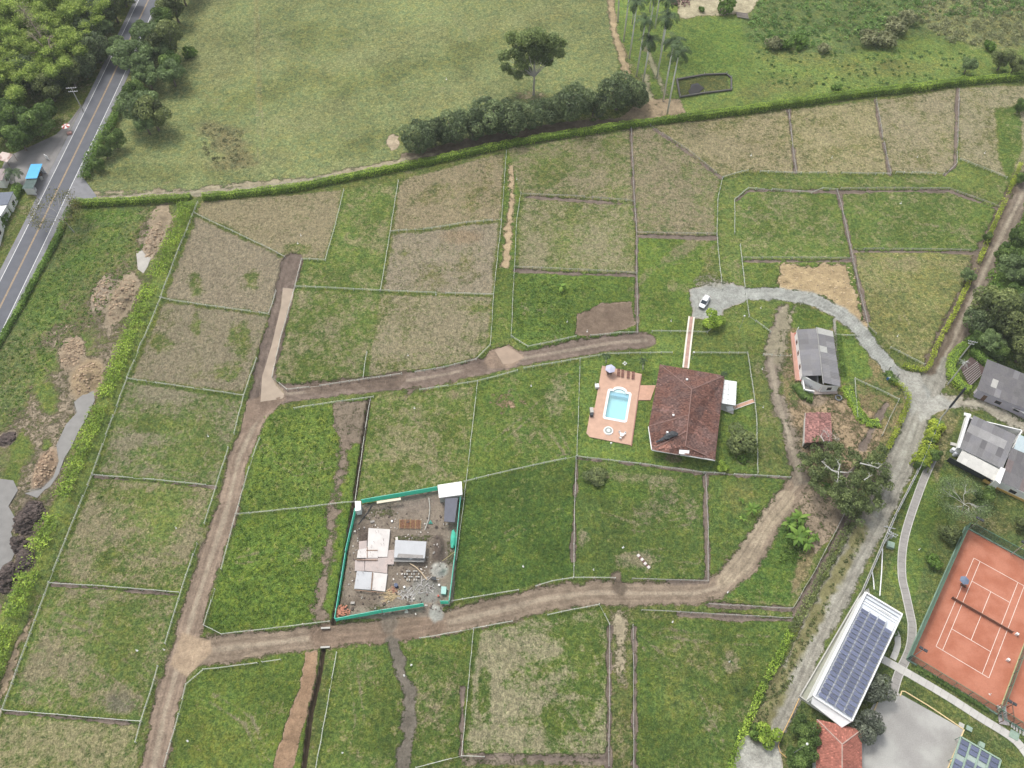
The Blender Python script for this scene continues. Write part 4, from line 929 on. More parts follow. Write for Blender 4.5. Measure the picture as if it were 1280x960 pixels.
def hedge(pts, hw, h, label, lm, den=22, leaf=.2, seed=1, bulge=.25, gaps=0.0, name='hedge', cat='hedge', group=None, sep=1.0):
    """a hedge along photo points: a woody core and leaves over its rounded surface"""
    q = smooth_line([gz(x, y) for x, y in pts], 1.0); q = [Vector((p.x, p.y, hz(*proj(p)))) for p in q]
    rg = np.random.default_rng(seed); X = np.array([tuple(p) for p in q]); seg = np.linalg.norm(np.diff(X, axis=0), axis=1); cum = np.r_[0, np.cumsum(seg)]; Ltot = cum[-1]
    per = 2*h*.8+2*hw; n = int(Ltot*per*den); s = rg.uniform(0, Ltot, n)
    i = np.clip(np.searchsorted(cum, s)-1, 0, len(seg)-1); f = ((s-cum[i])/seg[i])[:, None]; base = X[i]*(1-f)+X[i+1]*f
    t = (X[i+1]-X[i])/seg[i][:, None]; side = np.stack([-t[:, 1], t[:, 0], np.zeros(n)], 1)
    a = rg.uniform(-.15, math.pi+.15, n); rw = rg.random((400,)); wav = 1+bulge*(np.interp(s, np.arange(400)*.9, rw)-.5)*2; wv2 = 1+bulge*.8*(np.interp(s, np.arange(400)*1.7, rw[::-1])-.5)*2
    ca, sa = np.cos(a), np.clip(np.sin(a), 0, 1)
    wx = (np.sign(ca)*np.abs(ca)**.6 if not gaps else rg.uniform(-1, 1, n))*hw*wav; hh = sa**.55*h*wv2
    low = rg.random(n) < .18; hh = np.where(low, rg.uniform(0, 1, n)*h*.8, hh); 
    P_ = base+side*wx[:, None]; P_[:, 2] = base[:, 2]+hh; P_ += rg.normal(0, leaf*.4, P_.shape)
    d = side*ca[:, None]; d[:, 2] = sa+.3; d /= np.linalg.norm(d, axis=1)[:, None]
    sh = np.clip(.5*np.interp(s, np.arange(400)*2.3, rw)+rg.uniform(0, .55, n), 0, 1)
    if gaps:
        g = np.interp(s, np.arange(400)*3.1, rg.random(400)); k = (g > gaps) | (rg.random(n) < .15); P_, d, sh = P_[k], d[k], sh[k]
    V, F = leaves(P_, d, leaf, rg, flat=.68)
    root = thing(name, label, cat, tuple(q[0]), group=group)
    V = V-np.array(tuple(q[0]))
    mesh_np('foliage', V, F, lm, {'shade': ('FACE', 'FLOAT', sh)}, parent=root)
    if not gaps:
        mb = MB(); qq = q[::2]+[q[-1]] if len(q) > 3 else q
        for a_, b_ in zip(qq[:-1], qq[1:]):
            if (b_-a_).length > .05: mb.beam(a_+Vector((0, 0, h*.38)), b_+Vector((0, 0, h*.38)), hw*1.35, h*.8)
        mb.build('stems', mat('hedge_core', (.11, .17, .04), .9, .3, 3), root)
    return root

# ------------------------------------------------------------------ fences
POSTS = {}
def fence(pts, label, h=.85, m=None, gap=2.6, w=.06, group='pale low fences round the plots'):
    m = m or FENCEP; rd = random.Random(int(pts[0][0]*31+pts[0][1]))
    q = [gz(x, y) for x, y in pts]; root = thing('plot_fence', label, 'fence', tuple(q[0]), group=group)
    key = (m.name, h)
    fine = [q[0]]; posts = []
    for (a, b), (pa, pb) in zip(zip(q[:-1], q[1:]), zip(pts[:-1], pts[1:])):
        n = max(1, round((b-a).length/gap))
        for k in range(1, n+1):
            t = k/n; p = a.lerp(b, t); u = proj(p); p.z = hz(*u)
            if k < n: p.x += rd.uniform(-.06, .06); p.y += rd.uniform(-.06, .06)
            fine.append(p)
    up = Vector((0, 0, 1)); rails = MB()
    for a, b in zip(fine[:-1], fine[1:]):
        s = rd.uniform(-.04, .04)
        if rd.random() > .06: rails.beam(a+up*(h-.06+s), b+up*(h-.06+s*.5), w, .07, rd.uniform(.85, 1.15))
        rails.beam(a+up*(h*.5), b+up*(h*.5), .035, .05)
    rails.build('rail', m, root)
    for p in fine:
        if key not in POSTS:
            POSTS[key] = only_mesh(MB().prism([(-.07, -.07), (.07, -.07), (.07, .07), (-.07, .07)], -.5, h+.08).build('post', m))
        o = bpy.data.objects.new('post', POSTS[key]); C.objects.link(o); o.parent = root; o.location = p-q[0]; o.rotation_euler = (rd.uniform(-.05, .05), rd.uniform(-.05, .05), rd.uniform(0, 1))
    return root

# ------------------------------------------------------------------ roofs
def frame_of(o, ex, ey):
    u = (ex-o).normalized(); n = u.cross(ey-o).normalized(); v = n.cross(u)
    return u, v, n
def tile_roof(name, mb_faces, mt, parent, w=.27, l=.40, sh=(.72, 1.3), seed=3, patches=()):
    """arched tiles laid over sloping faces; every face: points, the first two along the eave"""
    from mathutils.bvhtree import BVHTree
    rd = random.Random(seed); mb = MB()
    for pts in mb_faces:
        bvh = BVHTree.FromPolygons([tuple(p) for p in pts], [(0, i, i+1) for i in range(1, len(pts)-1)])
        o = pts[0]; u = (pts[1]-o).normalized(); nrm = Vector((0, 0, 0))
        for i in range(1, len(pts)-1): nrm += (pts[i]-o).cross(pts[i+1]-o)
        nrm.normalize()
        if nrm.z < 0: nrm = -nrm
        u = (u-nrm*u.dot(nrm)).normalized(); v = nrm.cross(u)
        if v.z < 0: v = -v
        P2 = [((p-o).dot(u), (p-o).dot(v)) for p in pts]
        def ins(x, y):
            c = False; n = len(P2)
            for i in range(n):
                x1, y1 = P2[i]; x2, y2 = P2[(i+1) % n]
                if (y1 > y) != (y2 > y) and x < (x2-x1)*(y-y1)/(y2-y1)+x1: c = not c
            return c
        x0, x1 = min(p[0] for p in P2), max(p[0] for p in P2); y0, y1 = min(p[1] for p in P2), max(p[1] for p in P2)
        y = y0
        while y < y1:
            x = x0+w/2
            while x < x1:
                if ins(x, y+l*.5):
                    s = rd.uniform(*sh)
                    if rd.random() < .06: s *= 1.45
                    for (bx, by, br, bk) in patches:
                        pw = o+u*x+v*y
                        if (pw.x-bx)**2+(pw.y-by)**2 < (br*rd.uniform(.5, 1.1))**2: s *= bk
                    ring = [(-.5, 0), (-.28, .42), (.28, .42), (.5, 0)]; jx = rd.uniform(-.015, .015)
                    vs = []; c0 = o+u*x+v*(y+l*.5)
                    hit, hn, _, _ = bvh.ray_cast((c0.x, c0.y, 99), (0, 0, -1))
                    if hit is None: hit, hn = c0, nrm
                    if hn.z < 0: hn = -hn
                    uu = (u-hn*u.dot(hn)).normalized(); vv = hn.cross(uu)
                    if vv.z < 0: vv = -vv
                    for yy, up in ((-l*.5-.03, .045), (l*.5, .0)):
                        for rx, rz_ in ring: vs.append(hit+uu*(jx+rx*w)+vv*yy+hn*(rz_*w*.55+up+.02))
                    mb.add(vs, [(0, 1, 5, 4), (1, 2, 6, 5), (2, 3, 7, 6)], s)
                x += w
            y += l
    return mb.build(name, mt, parent, kind='stuff')
def sheet_mesh(w, l, n=5, amp=.03, name='roof_sheet'):
    vs = []; fs = []; k = n*2+1
    for j, y in enumerate((0, l)):
        for i in range(k): vs.append((w*i/(k-1), y, amp if i % 2 else 0.0))
    for i in range(k-1): fs.append((i, i+1, k+i+1, k+i))
    me = bpy.data.meshes.new(name); me.from_pydata(vs, [], fs); return me
def sheet_roof(o, ex, ey, nu, nv, mt, parent, name='roof_sheet', lap=.06, seed=1, skip=(), alt=None, amp=.03, ribs=5):
    """rows of corrugated sheets: o corner, ex along the ridge direction, ey up the slope (ribs run up the slope)"""
    u, v, n = frame_of(o, ex, ey)
    if n.z < 0: n = -n; 
    W = (ex-o).dot(u); H = (ey-o).dot(v); w, h = W/nu, H/nv; rd = random.Random(seed)
    me = sheet_mesh(w+.04, h+lap, ribs, amp); me.materials.append(mt); mes = {None: me}
    inv = parent.matrix_basis.inverted()
    for j in range(nv):
        for i in range(nu):
            if (i, j) in skip: continue
            m_ = me
            if alt and (i, j) in alt:
                am = alt[(i, j)]
                if am.name not in mes: mm = me.copy(); mm.materials.clear(); mm.materials.append(am); mes[am.name] = mm
                m_ = mes[am.name]
            ob = bpy.data.objects.new(name, m_); C.objects.link(ob); ob.parent = parent
            tilt = -.012*j
            p = o+u*(i*w+rd.uniform(-.02, .02))+v*(j*h)+n*(.03+.012*((i+j) % 2)-tilt*0)
            R = Matrix((u, v, u.cross(v))).transposed().to_4x4()
            ob.matrix_basis = inv @ Matrix.Translation(p) @ R
    return u, v, n
# ================================================================== SETTING SHEETS: highway, paths, courts, yards, water
HWY = [(250,-135),(185.5,0),(171,31),(129,120),(71,239),(47,289),(0,384),(-60,505),(-120,630)]
hl = smooth_line(gl(HWY), 4.0)
ribbon(MB(), hl, -5.1, 5.1, .008).build('highway_shoulder', SHLD, kind='structure')
ribbon(MB(), hl, -3.75, 3.75, .014).build('highway', ASPH, kind='structure')
mb = MB(); ribbon(mb, hl, 3.45, 3.65, .020); ribbon(mb, hl, -3.65, -3.45, .020); mb.build('edge_line', LINEW, kind='structure')
mb = MB(); ribbon(mb, hl, .05, .22, .020); ribbon(mb, hl, -.22, -.05, .020); mb.build('centre_line', LINEY, kind='structure')
tri_sheet('gravel_forecourt', [(109,122),(88,150),(70,168),(40,182),(8,196),(0,215),(10,228),(34,240),(46,246),(62,214),(84,170),(108,122)], .002, mat('forecourt_gravel', (.235, .225, .215), .95, .22, .3, world=True, fine=20), kind='structure')
tri_sheet('track_mouth', [(98,214),(107,226),(120,244),(122,251),(92,254),(84,262),(72,290),(62,300),(80,262),(97,214)], .003, SHLD, kind='structure')
# concrete walks in the sports ground, slab by slab
def slabs(root_name, label, pts, hw, mt, zt=.09, L=1.6, edge=None, gap=.04, kind='structure', wob=.01):
    q = smooth_line(gl(pts), .5); cum = [0]
    for a, b in zip(q[:-1], q[1:]): cum.append(cum[-1]+(b-a).length)
    n = max(1, int(cum[-1]/L)); root = bpy.data.objects.new(root_name, None); C.objects.link(root); root['kind'] = 'structure'; root['_t'] = 1; root.location = q[0]; root.matrix_basis = Matrix.Translation(q[0])
    rd = random.Random(int(pts[0][0]))
    def atd(s):
        s = min(max(s, 0), cum[-1]-1e-4); i = max(k for k in range(len(cum)) if cum[k] <= s); f = (s-cum[i])/(cum[i+1]-cum[i]); p = q[i].lerp(q[i+1], f)
        a, b = q[max(i-1, 0)], q[min(i+2, len(q)-1)]; t = (b-a).normalized(); return p, Vector((-t.y, t.x, 0))
    st = cum[-1]/n
    for k in range(n):
        a, na = atd(k*st+gap/2); b, nb_ = atd((k+1)*st-gap/2); z = zt+rd.uniform(-wob, wob)
        MB().prism([(a+na*hw), (b+nb_*hw), (b-nb_*hw), (a-na*hw)], -.12, z).build('paving_slab', mt, root)
    if edge:
        for s in (-1, 1):
            m2 = MB(); ribbon(m2, q, s*(hw+.02), s*(hw+edge[1]), zt+.03, -.12) if s > 0 else ribbon(m2, q, s*(hw+edge[1]), s*(hw+.02), zt+.03, -.12); m2.build('kerb', edge[0], root)
    return root
slabs('concrete_walk', '', [(1103,824),(1125,836),(1180,868),(1230,900),(1262,920),(1280,938),(1310,985)], .82, PAVEL, L=1.5)
slabs('garden_path', '', [(1170,566),(1165,576),(1152,606),(1135,655),(1128,688),(1127.5,720),(1132,742),(1138,770),(1140,785),(1137,812),(1122,846),(1114,876)], .72, PAVE, zt=.06, L=1.2, edge=(PAVEL, .18))
slabs('curved_walk', '', [(1117,786),(1122,796),(1122,808),(1116,824)], .62, PAVEL, zt=.07, L=1.4)
slabs('brick_walk', '', [(864.5,396),(861,425),(857,460)], .42, mat('walk_brick', (.42, .27, .22), .9, .2, 2, rnd=.1, world=True), zt=.06, L=.9, edge=(mat('cream_paint', (.72, .68, .58), .7, .08, 2), .42))
slabs('brick_ramp', '', [(917,510),(942,501)], .42, BRICKP, zt=.10, L=.8, edge=(WHITE, .1))
tri_sheet('gravel_yard', [(1076,905),(1092,880),(1112,874),(1118,864),(1128,869),(1205,912),(1182,968),(1150,1050),(1076,1050)], .012, GRAVP, kind='structure')
tri_sheet('walled_strip', [(1076,741),(1086,735),(1088,745),(1026,880),(1018,886),(998,872)], .02, mat('mossy_concrete', (.34, .34, .29), .95, .2, .5, col2=(.27, .28, .22), world=True), kind='structure')
# water
wz = {'small': ('puddle', (.36, .34, .30)), 'long': ('pond', (.185, .18, .17)), 'wide': ('pond', (.185, .18, .17)), 'muddy': ('puddle', (.31, .245, .18)), 'corner': ('puddle', (.32, .24, .175)), 'dark': ('pond', (.05, .05, .05))}
for nm, key, poly, col in PUDDLES:
    tri_sheet(nm, poly, WATERZ[key]-.06, water_mat('water_'+key, wz[key][1], (.45 if key in ('muddy', 'corner') else .35) if key != 'dark' else .15), kind='structure')

# ================================================================== TENNIS COURTS
O_ = G(1170, 808); far_ = G(1217.5, 697); tv = Vector((far_.x-O_.x, far_.y-O_.y, 0)).normalized()
r_ = G(1235.5, 848)-O_; tu = Vector((tv.y, -tv.x, 0))
def TC(u, v, z=0.0): p = O_+tu*u+tv*v; return Vector((p.x, p.y, z))
def court(off, right_side=True):
    t = thing('tennis_court', '', 'tennis court', tuple(TC(off, 0)), math.atan2(tu.y, tu.x)); inv = t.matrix_basis.inverted()
    MB().prism([TC(off-3.9, -6.0), TC(off+14.6, -6.0), TC(off+14.6, 29.8), TC(off-3.9, 29.8)], -.3, .03).build('clay_surface', CLAYC, t)
    def ln(u0, v0, u1, v1): return MB().prism([TC(off+u0, v0), TC(off+u1, v0), TC(off+u1, v1), TC(off+u0, v1)], .0, .038).build('court_line', COURTL, t)
    W = .10
    for u in (0, 1.372, 9.6, 10.97): ln(u-W/2, 0, u+W/2, 23.77)
    for v in (0, 23.77): ln(0+W/2, v-W/2, 10.97-W/2, v+W/2)
    for v in (5.485, 18.285): ln(1.372+W/2, v-W/2, 9.6-W/2, v+W/2)
    ln(5.485-W/2, 5.485+W/2, 5.485+W/2, 18.285-W/2)
    return t
c1 = court(0); c1['label'] = 'red clay tennis court with white lines, the one seen almost whole at the right edge'
c2 = court(18.6); c2['label'] = 'neighbouring clay tennis court of which only a strip shows in the corner'
for o_, lab in ((0, 'low brown tennis net across the nearly whole clay court'), (18.6, 'tennis net on the neighbouring clay court at the frame edge')):
    nt_ = thing('tennis_net', lab, 'tennis net', tuple(TC(o_, 11.885)), math.atan2(tu.y, tu.x))
    for u in (-.91, 11.88): MB().tube([TC(o_+u, 11.885, 0), TC(o_+u, 11.885, 1.1)], .06, 8).build('net_post', DARK, nt_)
    MB().beam(TC(o_-.85, 11.885, .5), TC(o_+11.8, 11.885, .5), .03, .92).build('netting', mat('net_cord', (.24, .13, .09), .9, .2, 3), nt_)
    MB().beam(TC(o_-.85, 11.885, .98), TC(o_+11.8, 11.885, .98), .09, .09).build('net_band', mat('net_tape', (.30, .17, .12), .8, .2, 3), nt_)
def mesh_screen(name, a, b, h, label, m, cat='fence', step=3.2, group=None, thick=.05, foot=None, rail=None):
    root = thing(name, label, cat, tuple(a), group=group); n = max(1, round((b-a).length/step)); up = Vector((0, 0, 1))
    for k in range(n):
        p, q = a.lerp(b, k/n), a.lerp(b, (k+1)/n)
        MB().beam(p+up*(h/2+.1)+(q-p)*.02, q+up*(h/2+.1)-(q-p)*.02, thick, h-.15).build('mesh_panel', m, root)
        if k == 0: MB().tube([p-up*.2, p+up*(h+.1)], .06, 6).build('post', rail or GREENP, root)
        MB().tube([q-up*.2, q+up*(h+.1)], .06, 6).build('post', rail or GREENP, root)
    MB().beam(a+up*(h+.06), b+up*(h+.06), .09, .07).build('top_rail', rail or GREENP, root)
    if foot: MB().beam(a+up*.12, b+up*.12, foot[1], .34).build('base_wall', foot[0], root)
    return root
def net_mat(name, col, dens=.55, sc=14):
    m, n, l, bs = new_mat(name); bs.inputs['Base Color'].default_value = (*col, 1); bs.inputs['Roughness'].default_value = .8; bs.inputs['Alpha'].default_value = dens; return m
CHAIN = net_mat('green_chain_link', (.07, .15, .11), .30)
CHAING = net_mat('grey_chain_link', (.33, .35, .34), .38)
SCREEN = net_mat('green_wind_screen', (.15, .25, .19), .72)
FW = (mat('green_base_wall', (.20, .29, .225), .85, .25, .7), .34)
mesh_screen('court_fence', TC(-4.0, -6.1), TC(-4.0, 29.9), 3.0, 'long green mesh court fence on the garden side of the clay court', SCREEN, foot=FW, group='green mesh fences round the tennis courts')
mesh_screen('court_fence', TC(-4.0, -6.1), TC(14.7, -6.1), 3.0, 'green mesh court fence along the near end of the clay court by the flower strip', CHAIN, foot=FW, group='green mesh fences round the tennis courts')
mesh_screen('court_fence', TC(-4.0, 29.9), TC(14.7, 29.9), 3.0, 'green mesh court fence along the far end of the clay court', CHAIN, foot=FW, group='green mesh fences round the tennis courts')
mesh_screen('court_fence', TC(14.7, -6.1), TC(14.7, 29.9), 2.2, 'pale green mesh fence dividing the two clay courts', CHAIN, foot=(mat('yellowish_kerb', (.42, .40, .22), .85, .2, 1), .22), group='green mesh fences round the tennis courts')
mesh_screen('court_fence', TC(15.0, -6.1), TC(33, -6.1), 3.0, 'green mesh court fence along the near end of the neighbouring court', CHAIN, foot=FW, group='green mesh fences round the tennis courts')
def floodlight(u, v, lab, aim):
    b = TC(u, v); t = thing('floodlight', lab, 'floodlight', tuple(b), aim, group='floodlights at the corners of the court'); b2 = Vector(b)
    MB().tube([b2, b2+Vector((0, 0, 6.2))], [.09, .06], 8).build('pole', METAL, t)
    MB().box(b2+Vector((0, 0, 6.25)), (1.5, .12, .1), aim).build('crossbar', METAL, t)
    for k in (-.45, .45): MB().box(b2+Vector((math.cos(aim)*k, math.sin(aim)*k, 6.4)), (.75, .5, .28), aim).build('lamp_head', DARK, t)
ca_ = math.atan2(tu.y, tu.x)
for u, v, lab in [(-3.4, -5.4, 'black floodlight on a pole at the near garden corner of the clay court'), (14.2, -5.4, 'black floodlight on a pole at the near corner between the two courts'),
                  (-3.4, 29.2, 'black floodlight on a pole at the far garden corner of the clay court'), (6.4, 29.3, 'black floodlight half way along the far fence of the court')]: floodlight(u, v, lab, ca_)
# umpire shade, bin and post boxes beside the court
b = G(1200, 730); t = thing('parasol', 'grey blue sun shade over the bench beside the tennis net', 'parasol', tuple(b))
MB().tube([b, b+Vector((0, 0, 2.3))], .04, 6).build('pole', METAL, t); MB().disc(b+Vector((0, 0, 2.2)), 1.05, .35, 6, .1).build('canopy', mat('slate_canvas', (.15, .19, .26), .8, .15, 2), t); MB().box(b+Vector((.5, -.4, .25)), (1.1, .4, .45), ca_).build('bench', WOOD, t)
for px, py, lab, col in [(1259, 825.5, 'small white box standing beside the fence between the courts', WHITE), (1270, 793.5, 'white post box at the end of the tennis net', WHITE)]:
    b = G(px, py); tag(MB().box(b+Vector((0, 0, .4)), (.5, .45, .8), ca_).build('post_box', col), lab, 'box')

# ================================================================== HOUSES
def mid(a, b): return (a+b)/2
def walls(parent, pts, z0, z1, t, mt, name='wall', skip=()):
    for i in range(len(pts)):
        if i in skip: continue
        a, b = pts[i], pts[(i+1) % len(pts)]; a = Vector((a.x, a.y, 0)); b = Vector((b.x, b.y, 0)); d = (b-a).normalized()
        MB().beam(a+d*t*.5+Vector((0, 0, (z0+z1)/2)), b-d*t*.5+Vector((0, 0, (z0+z1)/2)), t, z1-z0).build(name, mt, parent)
def shrink(pts, k):
    c = sum(pts, Vector((0, 0, 0)))/len(pts); return [p+(c-p).normalized()*k for p in pts]
def opening(parent, a, b, f, w, z0, z1, name='window', t=.14, mt=None):
    """window or door set proud of the wall a-b at fraction f"""
    a = Vector((a.x, a.y, 0)); b = Vector((b.x, b.y, 0)); d = (b-a).normalized(); c = a.lerp(b, f)+Vector((0, 0, (z0+z1)/2))
    fr = MB().beam(c-d*w/2, c+d*w/2, .34, z1-z0).build(name, mt or WOOD, parent)
    MB().beam(c-d*(w/2-.08), c+d*(w/2-.08), .38, z1-z0-.18).build('pane' if name == 'window' else 'door_leaf', GLASS if name == 'window' else WOOD, fr)
# --- the big house with the clay roof
EZ = 3.0
A_, B_, C_, D_, E_ = G(825, 456, EZ), G(905.5, 470, EZ), G(894, 575, EZ), G(815, 562, EZ), G(811, 533, EZ)
R1, R2, R3, R4 = G(864.5, 487, 5.6), G(861, 519, 5.6), G(859, 539, 4.9), G(857, 558, 4.3)
mh = thing('main_house', 'large house with a weathered red brown clay tile roof beside the pool', 'house', (G(858, 520).x, G(858, 520).y, 0))
fl = shrink([A_, B_, C_, D_], 1.9); walls(mh, fl, 0, 2.9, .25, WHITE)
for i, f in [(0, .3), (0, .7), (1, .25), (1, .75), (2, .3), (2, .75), (3, .3), (3, .7)]: opening(mh, fl[i], fl[(i+1) % 4], f, 1.4, 1.0, 2.2)
faces = [[B_, A_, R1], [B_, C_, R4, R3, R2, R1], [A_, E_, R2, R1], [E_, D_, R3, R2], [D_, C_, R4, R3]]
under = MB()
for f in faces: under.add(f, [(0, i, i+1) for i in range(1, len(f)-1)])
under.build('roof_deck', mat('roof_deck_clay', (.13, .06, .045), .95, .2, 2), mh)
tp = G(838, 545, 4)
tile_roof('roof_tiles', faces, CLAYT, mh, w=.30, l=.42, sh=(.62, 1.35), patches=[(G(826,562,4).x, G(826,562,4).y, 3.0, 1.7), (tp.x, tp.y, 1.6, .45), (G(834,512,4).x, G(834,512,4).y, 1.6, 1.5), (G(880,545,4).x, G(880,545,4).y, 3.0, 1.25), (G(852,535,4).x, G(852,535,4).y, 3, 1.3)])
mb = MB(); up = Vector((0, 0, .1))
for a, b in [(R1, R2), (R2, R3), (R3, R4), (B_, R1), (A_, R1), (C_, R4), (E_, R2), (R3, D_)]: mb.tube([a+up, b+up], .13, 6)
mb.build('ridge_caps', mat('ridge_caps_clay', (.25, .155, .13), .9, .3, 1.2), mh)
for a, b in [(D_, C_), (E_, D_)]: MB().beam(a-Vector((0, 0, .12)), b-Vector((0, 0, .12)), .35, .28).build('eave_gutter', WHITE, mh)
sk = [G(849, 562.5, 3.75), G(861.5, 563.5, 3.72), G(861, 569, 3.45), G(848.5, 567.5, 3.45)]
MB().prism(sk, [z.z+.05 for z in sk], [z.z+.18 for z in sk]).build('skylight', WHITE, mh)
for (x, y) in [(858, 482), (834, 541), (858.5, 475), (841.5, 519.5)]: p = G(x, y, 4.5); MB().box(p, (.45, .45, .8)).build('vent', WHITE, mh)
tarp = thing('roof_tarp', 'crumpled black tarpaulin lying on the clay roof of the big house', 'tarpaulin', tuple(G(839, 544, 4.5)))
rd = random.Random(4); mb = MB()
for k in range(9):
    a = G(821+k*2.6, 553-k*1.35, 3.75+k*.13); mb.ball(a+Vector((0, 0, .2)), .25+.07*k, 7, 5, (1.3, 1, .35), rag=.25, rnd=rd)
mb.build('tarp_cloth', DARK, tarp)
an = [G(901.5, 474, 2.5), G(921, 477, 2.5), G(919.5, 511, 2.5), G(901, 504, 2.5)]
at_ = thing('glazed_annex', 'white panelled flat canopy on the east side of the big clay-roofed house', 'canopy', (an[0].x, an[0].y, 0))
u, v, n = frame_of(an[0], an[1], an[3]); Wd = (an[1]-an[0]).dot(u); Hd = (an[3]-an[0]).dot(v)
for i in range(2):
    for j in range(5):
        p = an[0]+u*(Wd*(i+.5)/2)+v*(Hd*(j+.5)/5); MB().box(p, (Wd/2-.12, Hd/5-.08, .08), ux=u, uy=v, uz=Vector((0, 0, 1))).build('roof_panel', mat('white_polycarbonate', (.74, .76, .74), .35, .06, 1, rnd=.05), at_)
mb = MB()
for i in (0, 1, 2): mb.beam(an[0]+u*(Wd*i/2)-Vector((0, 0, .08)), an[0]+u*(Wd*i/2)+v*Hd-Vector((0, 0, .08)), .07, .1)
for j in range(6): mb.beam(an[0]+v*(Hd*j/5)-Vector((0, 0, .09)), an[0]+u*Wd+v*(Hd*j/5)-Vector((0, 0, .09)), .05, .08)
mb.build('frame', METAL, at_)
for i in (0, Wd):
    for j in (0, Hd*.5, Hd): p = an[0]+u*i+v*j; MB().tube([(p.x, p.y, 0), (p.x, p.y, 2.4)], .06, 6).build('post', WHITE, at_)
MB().prism([an[0], an[1], an[2], an[3]], -.1, .08).build('floor_slab', CONC, at_)
p = G(911.5, 510); stp = thing('porch_steps', 'small white steps at the foot of the white canopy', 'steps', (p.x, p.y, 0))
for k in range(3): MB().box((p.x+k*.1, p.y-k*.35, .12+.12*(2-k)), (1.6, .4, .24), .1).build('step', WHITE, stp)
# --- the long cottage with the grey sheet roof
cw, cr, ce_ = 2.7, 3.7, 2.7
NWc, NR, NEc = G(996, 412, cw), G(1021, 410, cr), G(1041, 414, ce_)
SWc, SR, SEc = G(1003, 470, cw), G(1029, 481, cr), G(1050.5, 483, ce_)
ct = thing('cottage', 'long white cottage under a grey corrugated sheet roof with a pink veranda', 'house', (NWc.x, NWc.y, 0))
PALE = mat('pale_new_sheet', (.42, .42, .39), .85, .15, 1)
sheet_roof(NWc, SWc, NR, 9, 2, FIBRE, ct, ribs=4, alt={(2, 0): FIBRED})
sheet_roof(SEc, NEc, SR, 9, 2, FIBRE, ct, ribs=4, alt={(8, 0): PALE, (8, 1): PALE, (5, 1): PALE})
MB().tube([NR+Vector((0, 0, .12)), SR+Vector((0, 0, .12))], .12, 6).build('ridge_cap', CONC2, ct)
fc = [Vector((p.x, p.y, 0)) for p in (NWc, NEc, SEc, Vector((SR.x, SR.y, 0)), SWc)]
walls(ct, shrink(fc, .35), 0, 2.6, .2, WHITE)
sw = shrink(fc, .35)
for i, f in [(0, .5), (1, .3), (1, .6), (1, .85), (2, .5), (4, .25), (4, .55), (4, .8)]: opening(ct, sw[i], sw[(i+1) % 5], f, 1.1, .9, 2.0)
for S_, R_, in ((SWc, SR), (SEc, SR)): MB().add([Vector((S_.x, S_.y, 2.5)), Vector((R_.x, R_.y, 2.5)), Vector((R_.x, R_.y, 3.6)), Vector((S_.x, S_.y, 2.65))], [(0, 1, 2, 3)]).build('gable', WHITE, ct)
vp = [G(988, 416, .15), G(995, 416, .15), G(1002, 475, .15), G(994, 476, .15)]
MB().prism(vp, -.1, .22).build('veranda_floor', mat('pink_floor', (.50, .285, .225), .8, .12, 1), ct)
for k in range(6):
    a = vp[0].lerp(vp[3], k/5); b2 = vp[1].lerp(vp[2], k/5)
    MB().box((b2.x, b2.y, 1.35), (.16, .16, 2.4)).build('veranda_post', WHITE, ct)
    MB().disc((b2.x-.35, b2.y-.4, .22), .17, .35, 8, .24).build('flower_pot', TERRA, ct)
MB().beam((vp[0].x, vp[0].y, .6), (vp[3].x, vp[3].y, .6), .14, .5).build('veranda_wall', mat('salmon_paint', (.55, .33, .26), .8, .1, 1), ct)
py_ = [G(1001, 470, .1), G(1020, 468, .1), G(1021, 487, .1), G(1017, 492, .1), G(1004, 490, .1)]
MB().prism(py_, -.05, .12).build('patio_floor', CONC2, ct)
walls(ct, [Vector((p.x, p.y, 0)) for p in py_], 0, 1.25, .28, WHITE, 'patio_wall', skip=(0, 2))
MB().prism([G(1016, 482, .1), G(1046, 486, .1), G(1047, 492, .1), G(1018, 493, .1)], -.05, .2).build('back_step', mat('pinkish_concrete', (.42, .35, .31), .9, .15, 1), ct)
for x, y in [(1011, 476), (1016, 480), (1012, 484)]: p = G(x, y); MB().box((p.x, p.y, .5), (.6, .5, .8), x).build('washtub', METAL, ct)
# --- shed with the small clay roof
s0, s1, s2, s3 = G(1007, 516, 2.4), G(1038, 516, 2.2), G(1040, 551, 2.2), G(1005.5, 554, 2.4); t0, t1 = G(1024.5, 515.5, 3.0), G(1025, 552, 3.0)
sh = thing('clay_roof_shed', 'small open shed with a lichen covered pinkish clay roof under the big tree', 'shed', (s0.x, s0.y, 0))
tile_roof('roof_tiles', [[s3, s0, t0, t1], [s1, s2, t1, t0]], CLAYP, sh, w=.27, l=.4, sh=(.6, 1.5), seed=8)
MB().add([s0, t0, t1, s3, s1, s2], [(0, 1, 2, 3), (1, 4, 5, 2)]).build('roof_deck', WOOD, sh)
walls(sh, shrink([Vector((p.x, p.y, 0)) for p in (s0, s1, s2, s3)], .5), 0, 2.1, .18, CONC, skip=(2,))
MB().beam(s0-Vector((0, 0, .08)), s3-Vector((0, 0, .08)), .3, .12).build('eave_board', CONC, sh)
